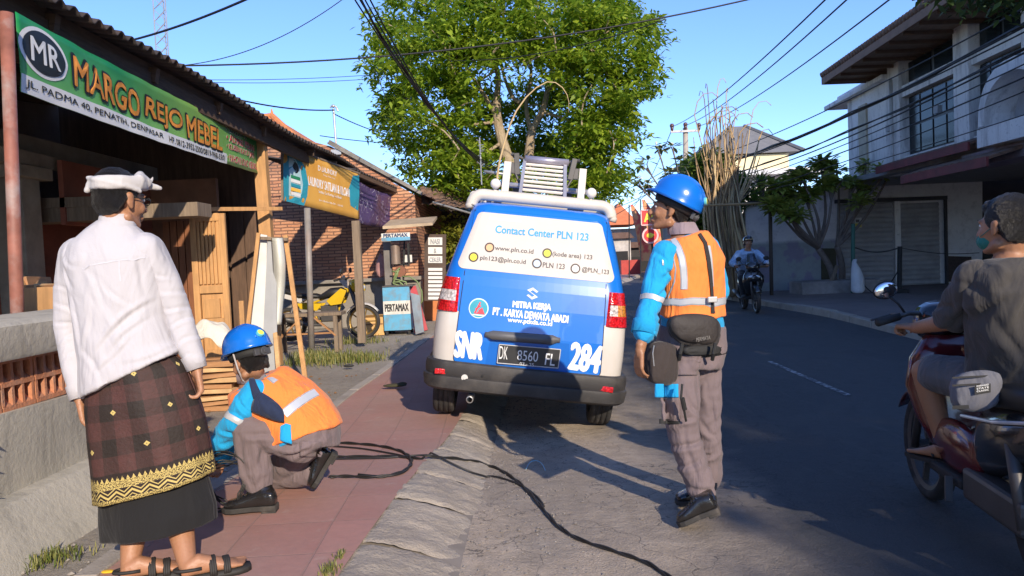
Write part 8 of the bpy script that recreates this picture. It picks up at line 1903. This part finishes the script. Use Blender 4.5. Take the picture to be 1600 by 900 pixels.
tr=[(tp((812,420,18),(806,330,18),(798,262,18)),.34,.28),(tp((798,262,18),(785,222,17.9),(777,185,17.8),(776,150,17.7)),.24,.15),(tp((776,180,17.8),(762,158,17.5),(745,130,17.2),(725,100,17)),.12,.05),(tp((776,150,17.7),(778,115,17.8),(762,75,17.9),(740,35,18)),.13,.05),
 (tp((812,330,18.1),(822,280,18.2),(827,235,18.3),(830,205,18.3)),.22,.17),(tp((830,205,18.3),(848,172,18.3),(857,135,18.4),(870,80,18.6),(890,30,18.8)),.15,.05),(tp((830,205,18.3),(822,165,18.7),(830,110,19),(815,50,19.2)),.11,.04),(tp((812,160,18),(800,150,18.1),(788,120,18.3),(775,70,18.8)),.09,.04),(tp((857,140,18.4),(900,110,18),(950,85,17.6)),.09,.03),(tp((777,190,17.8),(720,195,17.5),(680,180,17.2)),.07,.03),(tp((848,175,18.3),(900,190,18.1),(935,200,18)),.07,.03),(tp((785,222,17.9),(740,250,17.4),(700,262,17)),.07,.03)]
big_tree((P(812,420,18).x,18,.05),E,[(p_,a_*.62,b_*.62) for p_,a_,b_ in tr],'big leafy green tree with pale forked trunks behind the van',650,98,.18,11,leafmat('leaf_bright',(.11,.22,.014),(.40,.50,.04),.5))
# ============================================================ trees beside the road behind the camera (they shade the right half of the road)
def _lm(): return leafmat('leaf_dense',(.03,.06,.012),(.09,.13,.025),.25)
def out_tree(x,y,zc,rad,seed,label,n=120,vis=False):
    pf=lambda a,b_,D:V((x+a,y+(D-TD0),b_))
    return big_tree((x,y,.1),[(0,zc,rad,rad*.9)],[([V((x,y,.0)),V((x+.1,y,2.2)),V((x,y+.1,zc-.8))],.26,.16)]+[([V((x,y,zc-1.6)),V((x+dx,y+dy,zc))],.12,.05) for dx,dy in ((1.2,.5),(-1.1,.4),(.3,-1.3),(-.2,1.2))],label,n,60,.30,seed,leafmat('leaf_dense',(.03,.06,.012),(.09,.13,.025),.25),cr=.75,spread=rad,branches=False,pfun=pf)
for i,(x,y,zc,rd,nn,lb) in enumerate(((9.6,-16.5,6.1,2.8,150,'roadside tree behind the photographer, farthest back'),(9.45,-12.3,6.0,2.7,150,'roadside tree behind the photographer, second from the back'),(9.5,-8.2,6.0,2.7,150,'roadside tree behind the photographer, third from the back'),(9.6,-4,6.0,2.7,150,'roadside tree behind the photographer on the right'),(9.9,.4,6.1,2.7,140,'roadside tree to the right of the photographer'),(11.0,5.2,6.9,2.6,130,'leafy roadside tree just outside the right edge whose leaves reach the top corner'))):
    out_tree(x,y,zc,rd,50+i,lb,nn)
nb_=empty('neighbour_house',(12,-8,0),0,'plain house beside the road behind the photographer','house')
MB().box((1.5,0,2.7),(6,22,5.4)).build('wall',M_sw,nb_); MB().prism([(-2.4,5.4),(5.4,5.4),(1.5,8.0)],-11.6,11.6).build('roof',M_tile,nb_)

lt=[o for o in col.objects if o.name.startswith('shade_tree') and 'top corner' in o.get('label','')][0]
cs=[P(x,y,7.6) for x,y in ((1490,-22),(1520,-14),(1545,-20),(1575,-8),(1600,-16),(1560,-2),(1620,-5))]
MB().tube([V(p)-lt.location for p in (V((11,5.2,4.6)),V((8.6,6.6,4.9)),cs[4],cs[1])],[.09,.05,.03,.01],8).build('limb',M_bark,lt,smooth=True)
rg=np.random.default_rng(77); c_=np.array([list(c-lt.location) for c in cs])[rg.integers(0,7,420)]+rg.normal(0,1,(420,3))*np.array([.16,.16,.085])
leaf_mesh('foliage',c_,None,.13,.36,_lm(),lt,seed=5)
scene.cycles.use_denoising=True
